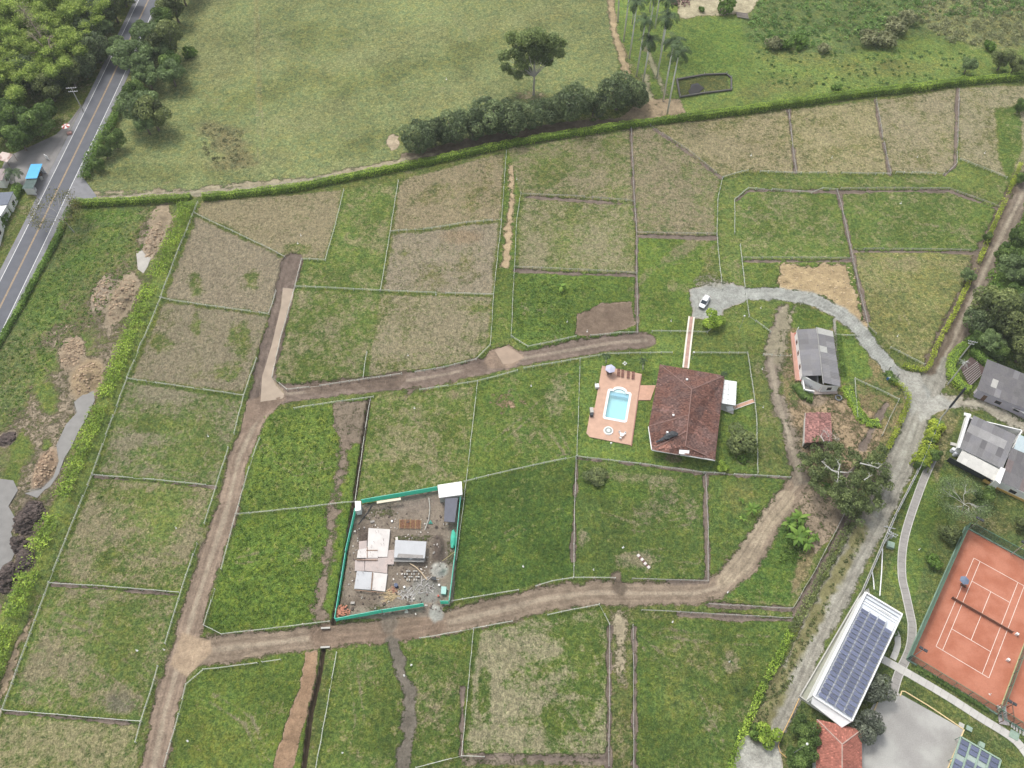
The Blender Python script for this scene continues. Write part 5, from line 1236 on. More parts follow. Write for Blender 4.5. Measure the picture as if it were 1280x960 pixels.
# --- grey-roofed building at the east edge, upper
EZ = 3.0
a0, a1, a3 = G(1221, 487, EZ), G(1320, 527, EZ), G(1243.5, 453, 3.9)
nb_ = thing('sheet_roof_building', 'building with a wide grey corrugated roof behind the pole garden', 'house', (a0.x, a0.y, 0))
PATCH = mat('light_patch_sheet', (.42, .41, .38), .85, .1, 1)
u, v, n = sheet_roof(a0, a1, a3, 14, 4, FIBRED, nb_, alt={(2, 1): PATCH, (8, 2): FIBRE, (9, 2): FIBRE, (3, 0): FIBRE, (10, 3): FIBRE, (5, 3): FIBRE}, ribs=4)
bx = [Vector((p.x, p.y, 0)) for p in (a0, a1, a1+(a3-a0), a3)]; bxs = shrink(bx, .5); walls(nb_, bxs, 0, 2.9, .25, mat('lilac_wall', (.42, .40, .45), .85, .12, 1))
opening(nb_, bxs[0], bxs[1], .12, .9, 0, 2.1, 'door'); opening(nb_, bxs[0], bxs[1], .3, 1.4, .9, 2.0); opening(nb_, bxs[0], bxs[1], .55, 1.4, .9, 2.0)
tri_sheet('yard_slab', [(1216,491),(1222,484),(1320,526),(1320,548),(1280,524)], .03, mat('stained_slab', (.33, .315, .30), .9, .2, 1, world=True), kind='structure')
for x, y, lab, s, cc in [(1233.5, 495, 'blue drum under the eave of the wide grey roof', .35, (.10, .10, .25)), (1243, 499, 'violet drum beside the wall of the wide grey-roofed building', .38, (.20, .16, .33)), (1251, 503, 'dark drum third along the grey-roofed building', .38, (.09, .09, .16)), (1259, 505, 'black drum nearest the white awning', .35, (.04, .04, .06)), (1231, 483, 'white tank at the corner of the wide grey roof', .4, (.7, .7, .7)), (1228, 475, 'pinkish white tub behind the roof corner', .4, (.7, .55, .55))]:
    p = G(x, y); tag(MB().disc((p.x, p.y, 0), s, .9, 12).build('drum', mat('drum_'+str(x).replace('.', '_'), cc, .5, .1, 2)), lab, 'drum')
p0, p1 = G(1266, 507.5, 1.8), G(1290, 520, 1.8); aw = thing('white_awning', 'narrow white awning along the eave of the wide grey roof', 'awning', tuple(p0)); MB().beam(p0, p1, .9, .08).build('awning_sheet', WHITE, aw)
for f in (0, .5, 1): p = p0.lerp(p1, f); MB().tube([(p.x, p.y, 0), (p.x, p.y, 1.8)], .04, 6).build('post', METAL, aw)
# --- the white and yellow building below it
z1, z2 = 3.4, 4.3
b0, b1, b3 = G(1199, 560, z1), G(1253, 586, z1), G(1212.5, 517.5, z2)
wb = thing('clubhouse', 'white building with a grey sheet roof and a yellow band along its foot', 'house', (b0.x, b0.y, 0))
sheet_roof(b0, b1, b3, 8, 4, FIBRE, wb, ribs=4, alt={(k, 1): FIBRED for k in range(0, 8, 3)} | {(k, 2): mat('lighter_sheet', (.29, .285, .28), .9, .15, .6, rnd=.1, world=True) for k in range(0, 7)})
v0 = G(1203, 564, 3.0); v1_, v3 = G(1196, 576, 2.5), G(1255, 586, 3.0)
TRL = mat('translucent_sheet', (.55, .54, .50), .5, .12, .8, rnd=.07)
sheet_roof(G(1195.5, 576, 2.5), G(1244, 602, 2.5), G(1203.5, 563, 3.1), 9, 2, TRL, wb, ribs=4)
d0, d1, d3 = G(1250, 602, 3.0), G(1330, 638, 3.0), G(1267, 561, 3.9)
sheet_roof(d0, d1, d3, 10, 3, FIBRED, wb, ribs=4, alt={(0, 1): mat('brownish_sheet', (.17, .14, .135), .9, .2, 1, world=True), (3, 0): MATS['brownish_sheet'] if 'brownish_sheet' in MATS else FIBRE})
sheet_roof(G(1267, 561, 3.7), G(1335, 592, 3.7), G(1273, 543, 4.2), 8, 2, mat('pale_blue_sheet', (.42, .50, .52), .5, .1, 1, rnd=.05), wb, ribs=4)
bw = [Vector((p.x, p.y, 0)) for p in (b3, G(1271, 546), b1, b0)]; bws = shrink(bw, .4); walls(wb, bws, 0, 3.3, .25, WHITE)
MB().prism([b0+Vector((-.5, 0, 0)), b0+Vector((.1, 0, 0)), b3+Vector((.1, 0, 0)), b3+Vector((-.5, 0, 0))], [2.4]*4, [z1+.2, z1+.2, z2+.1, z2+.1]).build('gable_wall', WHITE, wb)
MB().prism([G(1250,585,3.2), G(1256,587,3.2), G(1249,606,3.2), G(1243,601,3.2)], 0, 3.6).build('parapet', WHITE, wb)
s_a, s_b = G(1243, 609), G(1330, 650)
s_a.z = s_b.z = 0
MB().beam(s_a+Vector((0, 0, 1.5)), s_b+Vector((0, 0, 1.5)), .25, 3.0).build('wall', WHITE, wb)
MB().beam(s_a+Vector((-.05, -.14, .35)), s_b+Vector((-.05, -.14, .35)), .25, .7).build('yellow_band', YELLOW, wb)
for f in (.22, .5, .8): opening(wb, s_a, s_b, f, 1.5, 1.0, 2.1)
p = G(1229, 601); MB().beam(G(1228, 601)+Vector((0, 0, .4)), G(1243, 609)+Vector((0, 0, .4)), .3, .8).build('yellow_band', YELLOW, wb)
MB().beam(G(1183, 576)+Vector((0, 0, .9)), G(1229, 600)+Vector((0, 0, .9)), .12, 1.8).build('dark_screen', DARK, wb)
MB().prism([G(1196,578), G(1244,604), G(1250,590), G(1200,566)], -.05, .15).build('porch_floor', CONC2, wb)
for k in range(5): p = G(1196, 576).lerp(G(1244, 602), k/4); MB().tube([(p.x, p.y, 0), (p.x, p.y, 2.5)], .06, 6).build('post', WHITE, wb)
for x, y, r in [(1190, 564, .55), (1193, 569, .5), (1197, 563, .5)]:
    p = G(x, y); tag(MB().disc((p.x, p.y, 0), r, 1.1, 12, r*.85).build('water_tank', mat('tank_white', (.68, .70, .74), .5, .08, 1)), {1190: 'big round white water tank at the west end of the clubhouse', 1193: 'lower white water tank nearest the translucent veranda', 1197: 'bluish water tank tucked under the west gable'}[x], 'water tank')
p = G(1212, 521); 
for x, y, lab in [(1209, 519, 'small white slab at the north corner of the clubhouse'), (1192, 556, 'grey plank leaning out west of the clubhouse')]: p = G(x, y); tag(MB().box((p.x, p.y, .15), (1.6, .8, .3), -.3).build('slab_block', WHITE if x == 1209 else CONC), lab, 'slab')
# --- the long white hall with solar panels
HZ = 5.0
h0, h1, h2, h3 = G(1017, 870, HZ), G(1068.5, 900.5, HZ), G(1127.5, 769, HZ), G(1086, 738.5, HZ)   # SW, SE, NE, NW
hu = (h1-h0).normalized(); L1 = (h1-h0).length
axis = ((h3-h0)+(h2-h1)).normalized(); hv = axis; hu = Vector((hv.y, -hv.x, 0)); W = ((h1-h0).dot(hu)+(h2-h3).dot(hu))/2; Ln = ((h3-h0).dot(hv)+(h2-h1).dot(hv))/2
hall = thing('solar_hall', 'long white hall whose roof is covered with rows of solar panels', 'building', (h0.x, h0.y, 0), math.atan2(hu.y, hu.x))
def HP(a, b, z): p = h0+hu*a+hv*b; return Vector((p.x, p.y, z))
fp = [HP(0, 0, 0), HP(W, 0, 0), HP(W, Ln, 0), HP(0, Ln, 0)]
walls(hall, fp, 0, HZ-.05, .3, WHITE)
MB().prism([HP(.2, .2, 0), HP(W-.2, .2, 0), HP(W-.2, Ln-.2, 0), HP(.2, Ln-.2, 0)], HZ-.6, HZ-.45).build('roof_deck', mat('pale_blue_roof', (.62, .66, .70), .5, .06, .6), hall)
for i in range(4): a, b2 = fp[i], fp[(i+1) % 4]; MB().beam(Vector((a.x, a.y, HZ)), Vector((b2.x, b2.y, HZ)), [.16, .12, .3, .5][i], .2+.01*i).build('parapet', WHITE, hall)
nr = int((Ln-4.6)/1.03)
for c in range(4):
    off = [0, 0, 1, 1.6][c]; x0 = .95+c*(W-.75)/4; pxs = (W-.75)/4*.84/1.72
    n0 = 0
    for r in range(nr+[2, 1, 1, 1][c]):
        y = .55+r*1.03
        if y+1 > Ln-[2.8, 3.1, 3.4, 3.7][c]: break
        if 'pm' not in globals():
            pm = only_mesh(MB().box((0, 0, 0), (1.72, .88, .045)).build('solar_panel', SOLAR))
        o = bpy.data.objects.new('solar_panel', pm); C.objects.link(o); o.parent = hall
        o.location = (x0-.3+.86*pxs, y+.5, HZ+.12+.004*((r+c) % 3)-0); o.scale = (pxs, .87, 1)
    MB().beam(HP(x0-.38, .4, HZ+.02), HP(x0-.38, Ln-3.2, HZ+.02), .07, .06).build('mounting_rail', METAL, hall)
    MB().beam(HP(x0-.3+1.72*pxs+.08, .4, HZ+.02), HP(x0-.3+1.72*pxs+.08, Ln-3.2, HZ+.02), .07, .06).build('mounting_rail', METAL, hall)
for k, y in enumerate((Ln-.9, Ln-1.7, Ln-2.3)): MB().beam(HP(.4, y, HZ-.25), HP(W-.4, y-.05, HZ-.25), .12, .14).build('roof_beam', WHITE if k else METAL, hall)
MB().box(HP(W*.62, Ln-1.35, HZ-.3), (2.6, .3, .12), math.atan2(hu.y, hu.x)).build('roof_light', WHITE, hall)
MB().prism([HP(0, -.05, 0), HP(W, -.05, 0), HP(W-.8, -1.6, 0), HP(.4, -1.0, 0)], [HZ-.7, HZ-.7, HZ-1.7, HZ-1.5], [HZ-.35, HZ-.35, HZ-1.6, HZ-1.4]).build('canopy', WHITE, hall)
for f in (.2, .5, .8): opening(hall, fp[1], fp[2], f, 2.0, 1.2, 2.6)
q = [G(1075, 742), G(999, 871), G(1020, 886), G(1045, 900)]
yw = thing('yard_wall', 'low pale wall between the gravel lane and the white hall', 'wall', tuple(q[0]))
for a, b2 in zip(q[:-1], q[1:]): MB().beam(a+Vector((0, 0, .3)), b2+Vector((0, 0, .3)), .2, .6).build('wall_run', CONC, yw)
# --- clay-roofed house at the bottom edge
g0, g1 = G(1021, 899.5, 3.0), G(1076.5, 912.5, 3.0); gr = G(1052.5, 930.5, 4.9)
gu = (g1-g0).normalized(); gv = Vector((gu.y, -gu.x, 0)); gl_ = 26.0
g0b, g1b, gr2 = G(1019.5, 1010, 3.0), G(1077.5, 1010, 3.0), G(1052.5, 1010, 4.9)
gh = thing('red_roof_house', 'house with a bright orange red clay roof and pale ridge lines at the bottom edge', 'house', (g0.x, g0.y, 0))
tile_roof('roof_tiles', [[g1, g0, gr], [g0, g0b, gr2, gr], [g1b, g1, gr, gr2]], CLAYO, gh, w=.27, l=.38, sh=(.8, 1.2), seed=9)
MB().add([g0, g1, gr, g0b, g1b, gr2], [(1, 0, 2), (0, 3, 5), (0, 5, 2), (4, 1, 2), (4, 2, 5)]).build('roof_deck', MATS['roof_deck_clay'], gh)
mb = MB()
for a, b2 in [(g0, gr), (g1, gr), (gr, gr2)]: mb.tube([a+up*.8, b2+up*.8], .13, 6)
mb.build('ridge_caps', MORTAR, gh)
walls(gh, shrink([Vector((p.x, p.y, 0)) for p in (g0, g1, g1b, g0b)], .7), 0, 2.9, .25, WHITE)
# --- solar car port in the corner
k0 = G(1201, 921, 2.6); k1 = G(1251, 950, 2.6); ku = (k1-k0).normalized(); kv = Vector((ku.y, -ku.x, 0)); KW = (k1-k0).length
cp = thing('solar_carport', 'green framed car port roofed with solar panels in the bottom right corner', 'carport', (k0.x, k0.y, 0), math.atan2(ku.y, ku.x))
def KP(a, b, z=2.6): p = k0+ku*a+kv*b; return Vector((p.x, p.y, z))
for a, b2 in [((0, 0), (KW, 0)), ((0, 9), (KW, 9)), ((0, 0), (0, 9)), ((KW, 0), (KW, 9))]: MB().beam(KP(*a), KP(*b2), .3, .2).build('frame_beam', PALEG, cp)
for c in range(1, 4): MB().beam(KP(c*KW/4, .2), KP(c*KW/4, 8.8), .3, .14).build('frame_beam', PALEG, cp)
MB().prism([KP(.2, .2, 0), KP(KW-.2, .2, 0), KP(KW-.2, 8.8, 0), KP(.2, 8.8, 0)], 2.44, 2.5).build('roof_sheet', mat('pale_green_roof', (.33, .40, .36), .7, .15, 1), cp)
for c in range(4):
    for r in range(8):
        if (c, r) in ((0, 3), (1, 2), (2, 2)): continue
        o = bpy.data.objects.new('solar_panel', pm); C.objects.link(o); o.parent = cp; o.location = (c*KW/4+KW/8, -(.75+r*1.03), 2.74); o.scale = (min(1.0, (KW/4-.45)/1.72), 1, 1)
for a in (0, KW/2, KW):
    for b2 in (0, 4.5, 9): p = KP(a, b2, 0); MB().tube([p, p+Vector((0, 0, 2.5))], .08, 6).build('post', PALEG, cp)
for x, y, lab, s, m_ in [(1201.5, 906.5, 'grey cover slab at the corner of the yellow kerb', (1.0, .8, .2), CONC), (1211, 911, 'small green irrigation box on the grass by the car port', (1.1, .9, .3), PALEG), (1225, 932, 'pale green box on the edge of the solar car port', (1.0, 1.0, .9), PALEG), (1267.5, 919, 'pale green round-cornered slab by the stepping stones', (1.7, 1.6, .2), PALEG)]:
    p = G(x, y); tag(MB().box((p.x, p.y, s[2]/2), s, -.55).build('service_box', m_), lab, 'box')
# stepping stones and the grey bush ornament near them
ss = [(1260.5, 903.5), (1264.5, 906), (1267.5, 908.5), (1271, 911), (1275, 913.5), (1279, 916)]
for i, (x, y) in enumerate(ss):
    p = G(x, y); o = MB().box((p.x, p.y, .06), (.32, 1.1, .12), -.35).build('stepping_stone', PAVEL)
    tag(o, ['first stepping stone, nearest the dark garden arch', 'second stepping stone from the dark garden arch', 'third stepping stone from the dark garden arch', 'fourth stepping stone from the dark garden arch', 'fifth stepping stone from the dark garden arch', 'last stepping stone, at the frame edge'][i], 'stepping stone', 'stepping stones between the court and the walk')
p = G(1253, 894); ga = thing('garden_arch', 'dark timber arch over a pale paved landing between the two courts', 'arch', (p.x, p.y, 0))
MB().box((p.x, p.y, .06), (1.7, 3.6, .12), -.2).build('landing', mat('mauve_paving', (.42, .38, .38), .9, .12, 1), ga)
for sx in (-1, 1):
    for sy in (-1, 0, 1): MB().tube([(p.x+sx*1.1+sy*.3, p.y+sy*1.5, 0), (p.x+sx*1.1+sy*.3, p.y+sy*1.5, 2.2)], .07, 6).build('post', WOOD, ga)
    MB().beam((p.x+sx*1.1-.3, p.y-1.6, 2.2), (p.x+sx*1.1+.3, p.y+1.6, 2.2), .18, .12).build('arch_beam', WOOD, ga)
# yellow kerbs of the yard
def kerb(pts, lab, h=.16):
    q = gl(pts); t = thing('yellow_kerb', lab, 'kerb', tuple(q[0]), group='yellow painted kerbs')
    for a, b2 in zip(q[:-1], q[1:]): MB().beam(a+Vector((0, 0, h/2)), b2+Vector((0, 0, h/2)), .2, h).build('kerb_run', mat('cream_yellow_paint', (.70, .55, .30), .8, .12, 1, world=True), t)
kerb([(1125,870),(1127,864),(1131,864.5),(1160,882),(1204,911.5)], 'yellow kerb along the walk side of the gravel yard')
kerb([(1205,912),(1184,962),(1160,1030)], 'yellow kerb between the gravel yard and the solar car port')
kerb([(1097,878),(1090.5,893)], 'short yellow kerb between the two round grey bushes')
yf = thing('yellow_rail', 'yellow rail curving round the grassy corner beside the gravel lane', 'railing', tuple(G(999, 873)))
q = smooth_line(gl([(999,873),(990,893),(977,920),(973,932),(975,940),(982,946),(987,948)], .7), 1.0); MB().tube(q, .09, 6).build('rail', mat('ochre_paint', (.62, .40, .16), .7, .12, 1), yf)
for p in q[::3]: MB().tube([(p.x, p.y, 0), (p.x, p.y, .7)], .06, 6).build('post', WHITE, yf)

# ================================================================== POOL TERRACE
dk = [(752.5,457.5),(802.2,468),(800,482),(797,500.5),(788.6,556.8),(737,546.5),(733,541.6),(738.5,510),(743.3,510)]
pd = thing('pool_terrace', 'salmon brick terrace round the swimming pool', 'terrace', (G(768,508).x, G(768,508).y, 0))
P1, P2_ = G(762, 488.5), G(786.5, 493.5); P4, P3 = G(756.5, 522), G(781, 526)
pu = ((P2_-P1)+(P3-P4)).normalized(); pv = Vector((-pu.y, pu.x, 0)); pc = (P1+P2_+P3+P4)/4
pw = ((P2_-P1).length+(P3-P4).length)/4; ph = ((P1-P4).length+(P2_-P3).length)/4
def PL(a, b, z=0.0): p = pc+pu*a+pv*b; return Vector((p.x, p.y, z))
def rrect(w, h, r, arch=0.0, n=6):
    pts = []
    for cx, cy, a0 in ((w-r, -h+r, -90), (w-r, h-r, 0)):
        for k in range(n+1): a = math.radians(a0+90*k/n); pts.append((cx+r*math.cos(a), cy+r*math.sin(a)))
    if arch:
        for k in range(9): a = math.pi*(k+.0)/8; pts.append((arch*math.cos(a), h+arch*.62*math.sin(a)))
    for cx, cy, a0 in ((-w+r, h-r, 90), (-w+r, -h+r, 180)):
        for k in range(n+1): a = math.radians(a0+90*k/n); pts.append((cx+r*math.cos(a), cy+r*math.sin(a)))
    return pts
hole = [PL(*p) for p in rrect(pw+.55, ph+.6, .7, (pw)*.72)]
def poly_hole(name, outer, inner, z0, z1, mt, parent):
    bm = bmesh.new(); inv = parent.matrix_basis.inverted()
    def ring(pts, z): return [bm.verts.new(inv @ Vector((p[0], p[1], z))) for p in pts]
    o1, i1 = ring(outer, z1), ring(inner, z1); ed = []
    for r in (o1, i1): ed += [bm.edges.new((r[k], r[(k+1) % len(r)])) for k in range(len(r))]
    bmesh.ops.triangle_fill(bm, use_beauty=True, use_dissolve=False, edges=ed)
    o0, i0 = ring(outer, z0), ring(inner, z0)
    for a, b2 in ((o0, o1), (i0, i1)):
        for k in range(len(a)): bm.faces.new((a[k], a[(k+1) % len(a)], b2[(k+1) % len(a)], b2[k]))
    bmesh.ops.recalc_face_normals(bm, faces=bm.faces); me = bpy.data.meshes.new(name); bm.to_mesh(me); bm.free(); me.materials.append(mt)
    o = bpy.data.objects.new(name, me); C.objects.link(o); o.parent = parent; return o
DECKM = mat('terrace_brick', (.52, .335, .245), .85, .14, .8, world=True, fine=12)
poly_hole('brick_paving', [G(x, y) for x, y in dk], hole, -.3, .18, DECKM, pd)
MB().prism([G(800,482), G(819.5,482), G(813,500.5), G(797.3,500.5)], -.1, .16).build('brick_landing', BRICKP, pd)
MB().beam(G(801.5,470)+Vector((0, 0, .0)), G(789,558)+Vector((0, 0, 0)), .25, .4).build('edge_wall', mat('brick_edge', (.30, .17, .13), .9, .2, 2), pd)
pl = thing('swimming_pool', 'swimming pool of pale turquoise water with a white rounded rim and arched steps', 'swimming pool', (pc.x, pc.y, 0), math.atan2(pu.y, pu.x))
inner = [PL(*p) for p in rrect(pw, ph, .35, pw*.62)]
poly_hole('pool_rim', hole, inner, -.3, .24, WHITE, pl)
bas = MB(); n_ = len(inner); bas.add([(p.x, p.y, .2) for p in inner]+[(p.x, p.y, -1.4) for p in inner], [(k, (k+1) % n_, n_+(k+1) % n_, n_+k) for k in range(n_)]+[tuple(range(n_, 2*n_))]); bas.build('basin', mat('pool_plaster', (.33, .66, .72), .6, .05, 1), pl)
MB().prism([PL(-pw+.01, ph-.9), PL(pw-.01, ph-.9), PL(pw-.01, ph), PL(-pw+.01, ph)], -1.38, -.35).build('step_ledge', mat('blue_step', (.20, .42, .60), .6, .05, 1), pl)
MB().prism([PL(*p) for p in [(pw*.62*math.cos(a_), ph+.02+pw*.38*math.sin(a_)) for a_ in [math.pi*k/8 for k in range(9)]]], -1.38, -.05).build('entry_steps', mat('white_step', (.72, .76, .74), .6, .05, 1), pl)
wm, n, l, bs = new_mat('pool_water'); bs.inputs['Base Color'].default_value = (.55, .90, .93, 1); bs.inputs['Roughness'].default_value = .05; bs.inputs['Alpha'].default_value = .32; bump(n, l, bs, nnoise(n, l, wpos(n), 2.5, 2), .1, .05)
MB().add([(p.x, p.y, .08) for p in inner], [tuple(range(n_))]).build('water', wm, pl)
# round tub, furniture
p = G(760.5, 538.6, .18); tb = thing('plunge_tub', 'round white rimmed tub with a tiled centre on the pool terrace', 'hot tub', (p.x, p.y, 0))
MB().disc((p.x, p.y, .17), 1.22, .25, 24, 1.12).build('tub_rim', WHITE, tb); MB().disc((p.x, p.y, .40), .88, .045, 24).build('tub_inside', mat('grey_mosaic', (.30, .33, .30), .6, .15, 2), tb); MB().disc((p.x, p.y, .43), .42, .06, 16).build('tub_centre', WHITE, tb)
p = G(777, 545, .18); wt = thing('garden_table', 'round white plastic table at the near corner of the terrace', 'table', (p.x, p.y, .18)); MB().disc((p.x, p.y, .85), .5, .06, 16).build('table_top', WHITE, wt); MB().tube([(p.x, p.y, .2), (p.x, p.y, .86)], .06, 6).build('leg', WHITE, wt)
def chair(px, py, rz, lab):
    p = G(px, py, .18); t = thing('garden_chair', lab, 'chair', (p.x, p.y, .18), rz, 'white plastic chairs round the white table'); c, s = math.cos(rz), math.sin(rz)
    MB().box((p.x, p.y, .62), (.5, .5, .06), rz).build('seat', WHITE, t); MB().box((p.x-s*.24, p.y+c*.24, .9), (.5, .06, .5), rz).build('backrest', WHITE, t)
    for a in (-.2, .2):
        for b2 in (-.2, .2): MB().tube([(p.x+c*a-s*b2, p.y+s*a+c*b2, .18), (p.x+c*a-s*b2, p.y+s*a+c*b2, .62)], .025, 5).build('leg', WHITE, t)
chair(774.6, 541.6, 0.6, 'white plastic chair on the pool side of the white table'); chair(780.5, 543.0, -.8, 'white plastic chair east of the white table'); chair(775.2, 548.5, 2.5, 'white plastic chair on the near side of the white table')
p = G(762.0, 466.5, .18); um = thing('parasol', 'pale lilac six sided parasol at the far corner of the pool terrace', 'parasol', (p.x, p.y, .18))
MB().tube([(p.x, p.y, .18), (p.x, p.y, 2.55)], .04, 6).build('pole', METAL, um)
mb = MB(); c_ = Vector((p.x, p.y, 2.65)); rg_ = [c_+Vector((math.cos(k*math.tau/6+.3)*1.35, math.sin(k*math.tau/6+.3)*1.35, -.42)) for k in range(6)]; mb.add([c_]+rg_, [(0, 1+k, 1+(k+1) % 6) for k in range(6)]); mb.add([c_-Vector((0, 0, .05))]+[q-Vector((0, 0, .12)) for q in rg_], [(0, 1+(k+1) % 6, 1+k) for k in range(6)]); mb.build('canopy', mat('lilac_canvas', (.50, .50, .62), .8, .06, 1), um)
p = G(761, 467.5, .18); tt = thing('patio_table', 'dark square table under the lilac parasol', 'table', (p.x, p.y, .18)); MB().box((p.x, p.y, .9), (1.3, 1.3, .06), .2).build('table_top', WOOD, tt)
for a in (-.5, .5):
    for b2 in (-.5, .5): MB().box((p.x+a, p.y+b2, .52), (.08, .08, .7)).build('leg', WOOD, tt)
for (px, py), lab in zip([(773, 466.8), (778, 467.8), (785.2, 469.2), (791.2, 470.2)], ['brown slatted sun lounger nearest the lilac parasol', 'brown slatted sun lounger second from the parasol', 'brown slatted sun lounger third from the parasol', 'brown slatted sun lounger farthest from the parasol']):
    p = G(px, py, .18); t = thing('sun_lounger', lab, 'sun lounger', (p.x, p.y, .18), -.12, 'brown sun loungers on the pool terrace'); rz = -.12; c, s = math.cos(rz), math.sin(rz)
    for k in range(9):
        yy = -1.0+k*.17; MB().box((p.x-s*yy, p.y+c*yy, .5), (.72, .13, .04), rz).build('slat', mat('brown_slat', (.20, .10, .075), .8, .2, 2, rnd=.15), t)
    MB().box((p.x-s*.78, p.y+c*.78, .66), (.72, .55, .05), ux=Vector((c, s, 0)), uy=Vector((-s*.85, c*.85, .5)), uz=Vector((s*.5, -c*.5, .85))).build('backrest', MATS['brown_slat'], t)
    for a in (-.3, .3):
        for b2 in (-.9, .4): MB().box((p.x+c*a-s*b2, p.y+s*a+c*b2, .33), (.06, .06, .3), rz).build('leg', WOOD, t)
p = G(746, 484); ph_ = thing('pump_cabinet', 'small white cabinet with a lid on the grass west of the pool', 'cabinet', (p.x, p.y, 0)); MB().box((p.x, p.y, .4), (.85, .95, .8), .1).build('body', WHITE, ph_); MB().box((p.x, p.y, .84), (.95, 1.05, .08), .1).build('lid', WHITE, ph_); MB().tube([(p.x-.4, p.y+.5, 0), (p.x-.4, p.y+.5, 1.4)], .04, 5).build('pipe', WHITE, ph_)
p = G(739.5, 518); bq = thing('barbecue', 'barbecue with a black grill and pale counter on the west edge of the terrace', 'barbecue', (p.x, p.y, 0)); MB().box((p.x, p.y+.75, .55), (.8, 1.5, .75), .1).build('counter', CONC, bq); MB().box((p.x-.1, p.y-.45, .6), (.75, .85, .85), .1).build('grill', DARK, bq)
def globe_lamp(px, py, ty, lab, arms=1, col=WHITE):
    b2 = gz(px, py); h = hgt(px, py, ty); t = thing('garden_lamp', lab, 'lamp post', tuple(b2)); up_ = Vector((0, 0, 1))
    MB().tube([b2, b2+up_*h], [.05, .035], 6).build('pole', GREENP if arms > 1 else METAL, t)
    if arms == 1: MB().ball(b2+up_*(h+.15), .24, 10, 7).build('globe', col, t)
    else:
        for k in range(arms): a = k*math.tau/arms; MB().ball(b2+up_*h+Vector((math.cos(a)*.38, math.sin(a)*.38, 0)), .22, 8, 6).build('globe', col, t); 
globe_lamp(779.8, 460.5, 454, 'green garden lamp with four white globes behind the loungers', 4)
globe_lamp(762.8, 559.5, 554, 'short dark lamp with one white globe in front of the pool terrace')
globe_lamp(923, 415.5, 395, 'tall grey lamp post with a white head beside the lone green bush')
globe_lamp(865, 449, 440.5, 'lamp post with a small white head at the end of the brick walk')

# ================================================================== CONSTRUCTION PLOT
def teal(pts, lab, h=2.0): return mesh_screen('site_fence', gz(*pts[0]), gz(*pts[1]), h, lab, TEAL, step=2.6, group='teal cloth fences round the building plot', rail=mat('teal_rail', (.20, .66, .53), .7, .1, 1), thick=.03)
teal([(453,629),(547,613)], 'teal cloth fence along the far side of the building plot')
teal([(445,640),(432,690)], 'teal cloth fence, upper half of the building plot west side'); teal([(432,692),(419,774)], 'teal cloth fence, lower half of the building plot west side')
teal([(420,776),(478,766)], 'teal cloth fence along the track, left half, beside the red brick heap'); teal([(479,766),(530,758)], 'teal cloth fence along the track, right half, up to the wet concrete')
teal([(551,755),(561,755)], 'short teal cloth fence right of the site entrance'); teal([(562,754),(570,688)], 'teal cloth fence, lower half of the building plot east side'); teal([(570,687),(576,625)], 'teal cloth fence, upper half of the building plot east side')
def box_roof(name, label, cat, cor, h, wall, roof, rt=.12, over=.0, walls_=True):
    q = [G(x, y, h) for x, y in cor]; t = thing(name, label, cat, (q[0].x, q[0].y, 0)); g = [Vector((p.x, p.y, 0)) for p in q]
    if walls_: walls(t, shrink(g, .15), 0, h-.04, .1, wall)
    else:
        for p in g: MB().tube([(p.x, p.y, -.1), (p.x, p.y, h)], .06, 6).build('post', WOOD, t)
    MB().prism(g, h, h+rt).build('roof', roof, t); return t
box_roof('site_hut', 'hut with a flat bright white roof at the far corner of the building plot', 'hut', [(547,606.5),(577,602),(578,618.5),(548.8,622.5)], 2.5, CONC, WHITE)
box_roof('guard_box', 'narrow white box at the upper left corner of the teal fence', 'booth', [(444,626.5),(451,626.5),(450.8,638),(444,639)], 2.3, WHITE, WHITE)
box_roof('dark_shelter', 'dark grey tarpaulin shelter below the white-roofed hut', 'shelter', [(556.5,622.5),(572.5,622.5),(568.5,653),(555,652)], 2.1, WOOD, mat('charcoal_tarp', (.12, .125, .15), .7, .15, 1), walls_=False)
p0, p1 = G(471,628,1.6), G(501,623.5,1.6); t = thing('cream_awning', 'long cream board shelf against the far teal fence', 'shelf', (p0.x, p0.y, 0)); MB().beam(p0, p1, .6, .06).build('board', mat('cream_board', (.66, .60, .46), .7, .08, 1), t)
for f in (0, .5, 1): p = p0.lerp(p1, f); MB().tube([(p.x, p.y, 0), (p.x, p.y, 1.6)], .05, 6).build('post', TIMBER, t)
SLAB = mat('fresh_concrete', (.60, .57, .54), .9, .13, .5, world=True, fine=14); SLABP = mat('dusty_pink_concrete', (.50, .42, .385), .9, .2, .6, world=True, col2=(.40, .345, .32)); SLABG = mat('light_grey_concrete', (.47, .48, .49), .9, .08, .5, world=True)
fs = thing('foundation', 'stepped foundation slabs of a house being built, pale and dusty', 'foundation', (G(470,700).x, G(470,700).y, 0))
for cor, h, m_ in [([(461,661),(488,662.5),(484.5,697),(459,697)], .42, SLAB), ([(449,677.5),(458.7,676.5),(458.7,685.5),(449,688)], .34, SLABP), ([(448,688.3),(458.7,686),(472.5,687.5),(472.5,698.3),(446.5,698.3)], .48, SLAB), ([(457,698.6),(485,697.4),(484,717),(456,714)], .30, SLABP), ([(444,701),(456,699),(455.6,714),(443.5,714)], .24, SLABP), ([(446.5,714.5),(465.5,716),(463.5,738),(443,736.5)], .40, SLABG), ([(466,716),(484.5,718),(481.5,740),(464,738)], .36, SLAB), ([(485,688),(493,688),(492.5,706),(484.7,706)], .26, SLABP)]:
    MB().prism([G(x, y) for x, y in cor], -.3, h).build('slab', m_, fs)
BRK = mat('raw_brick', (.34, .18, .125), .9, .25, 3, rnd=.15)
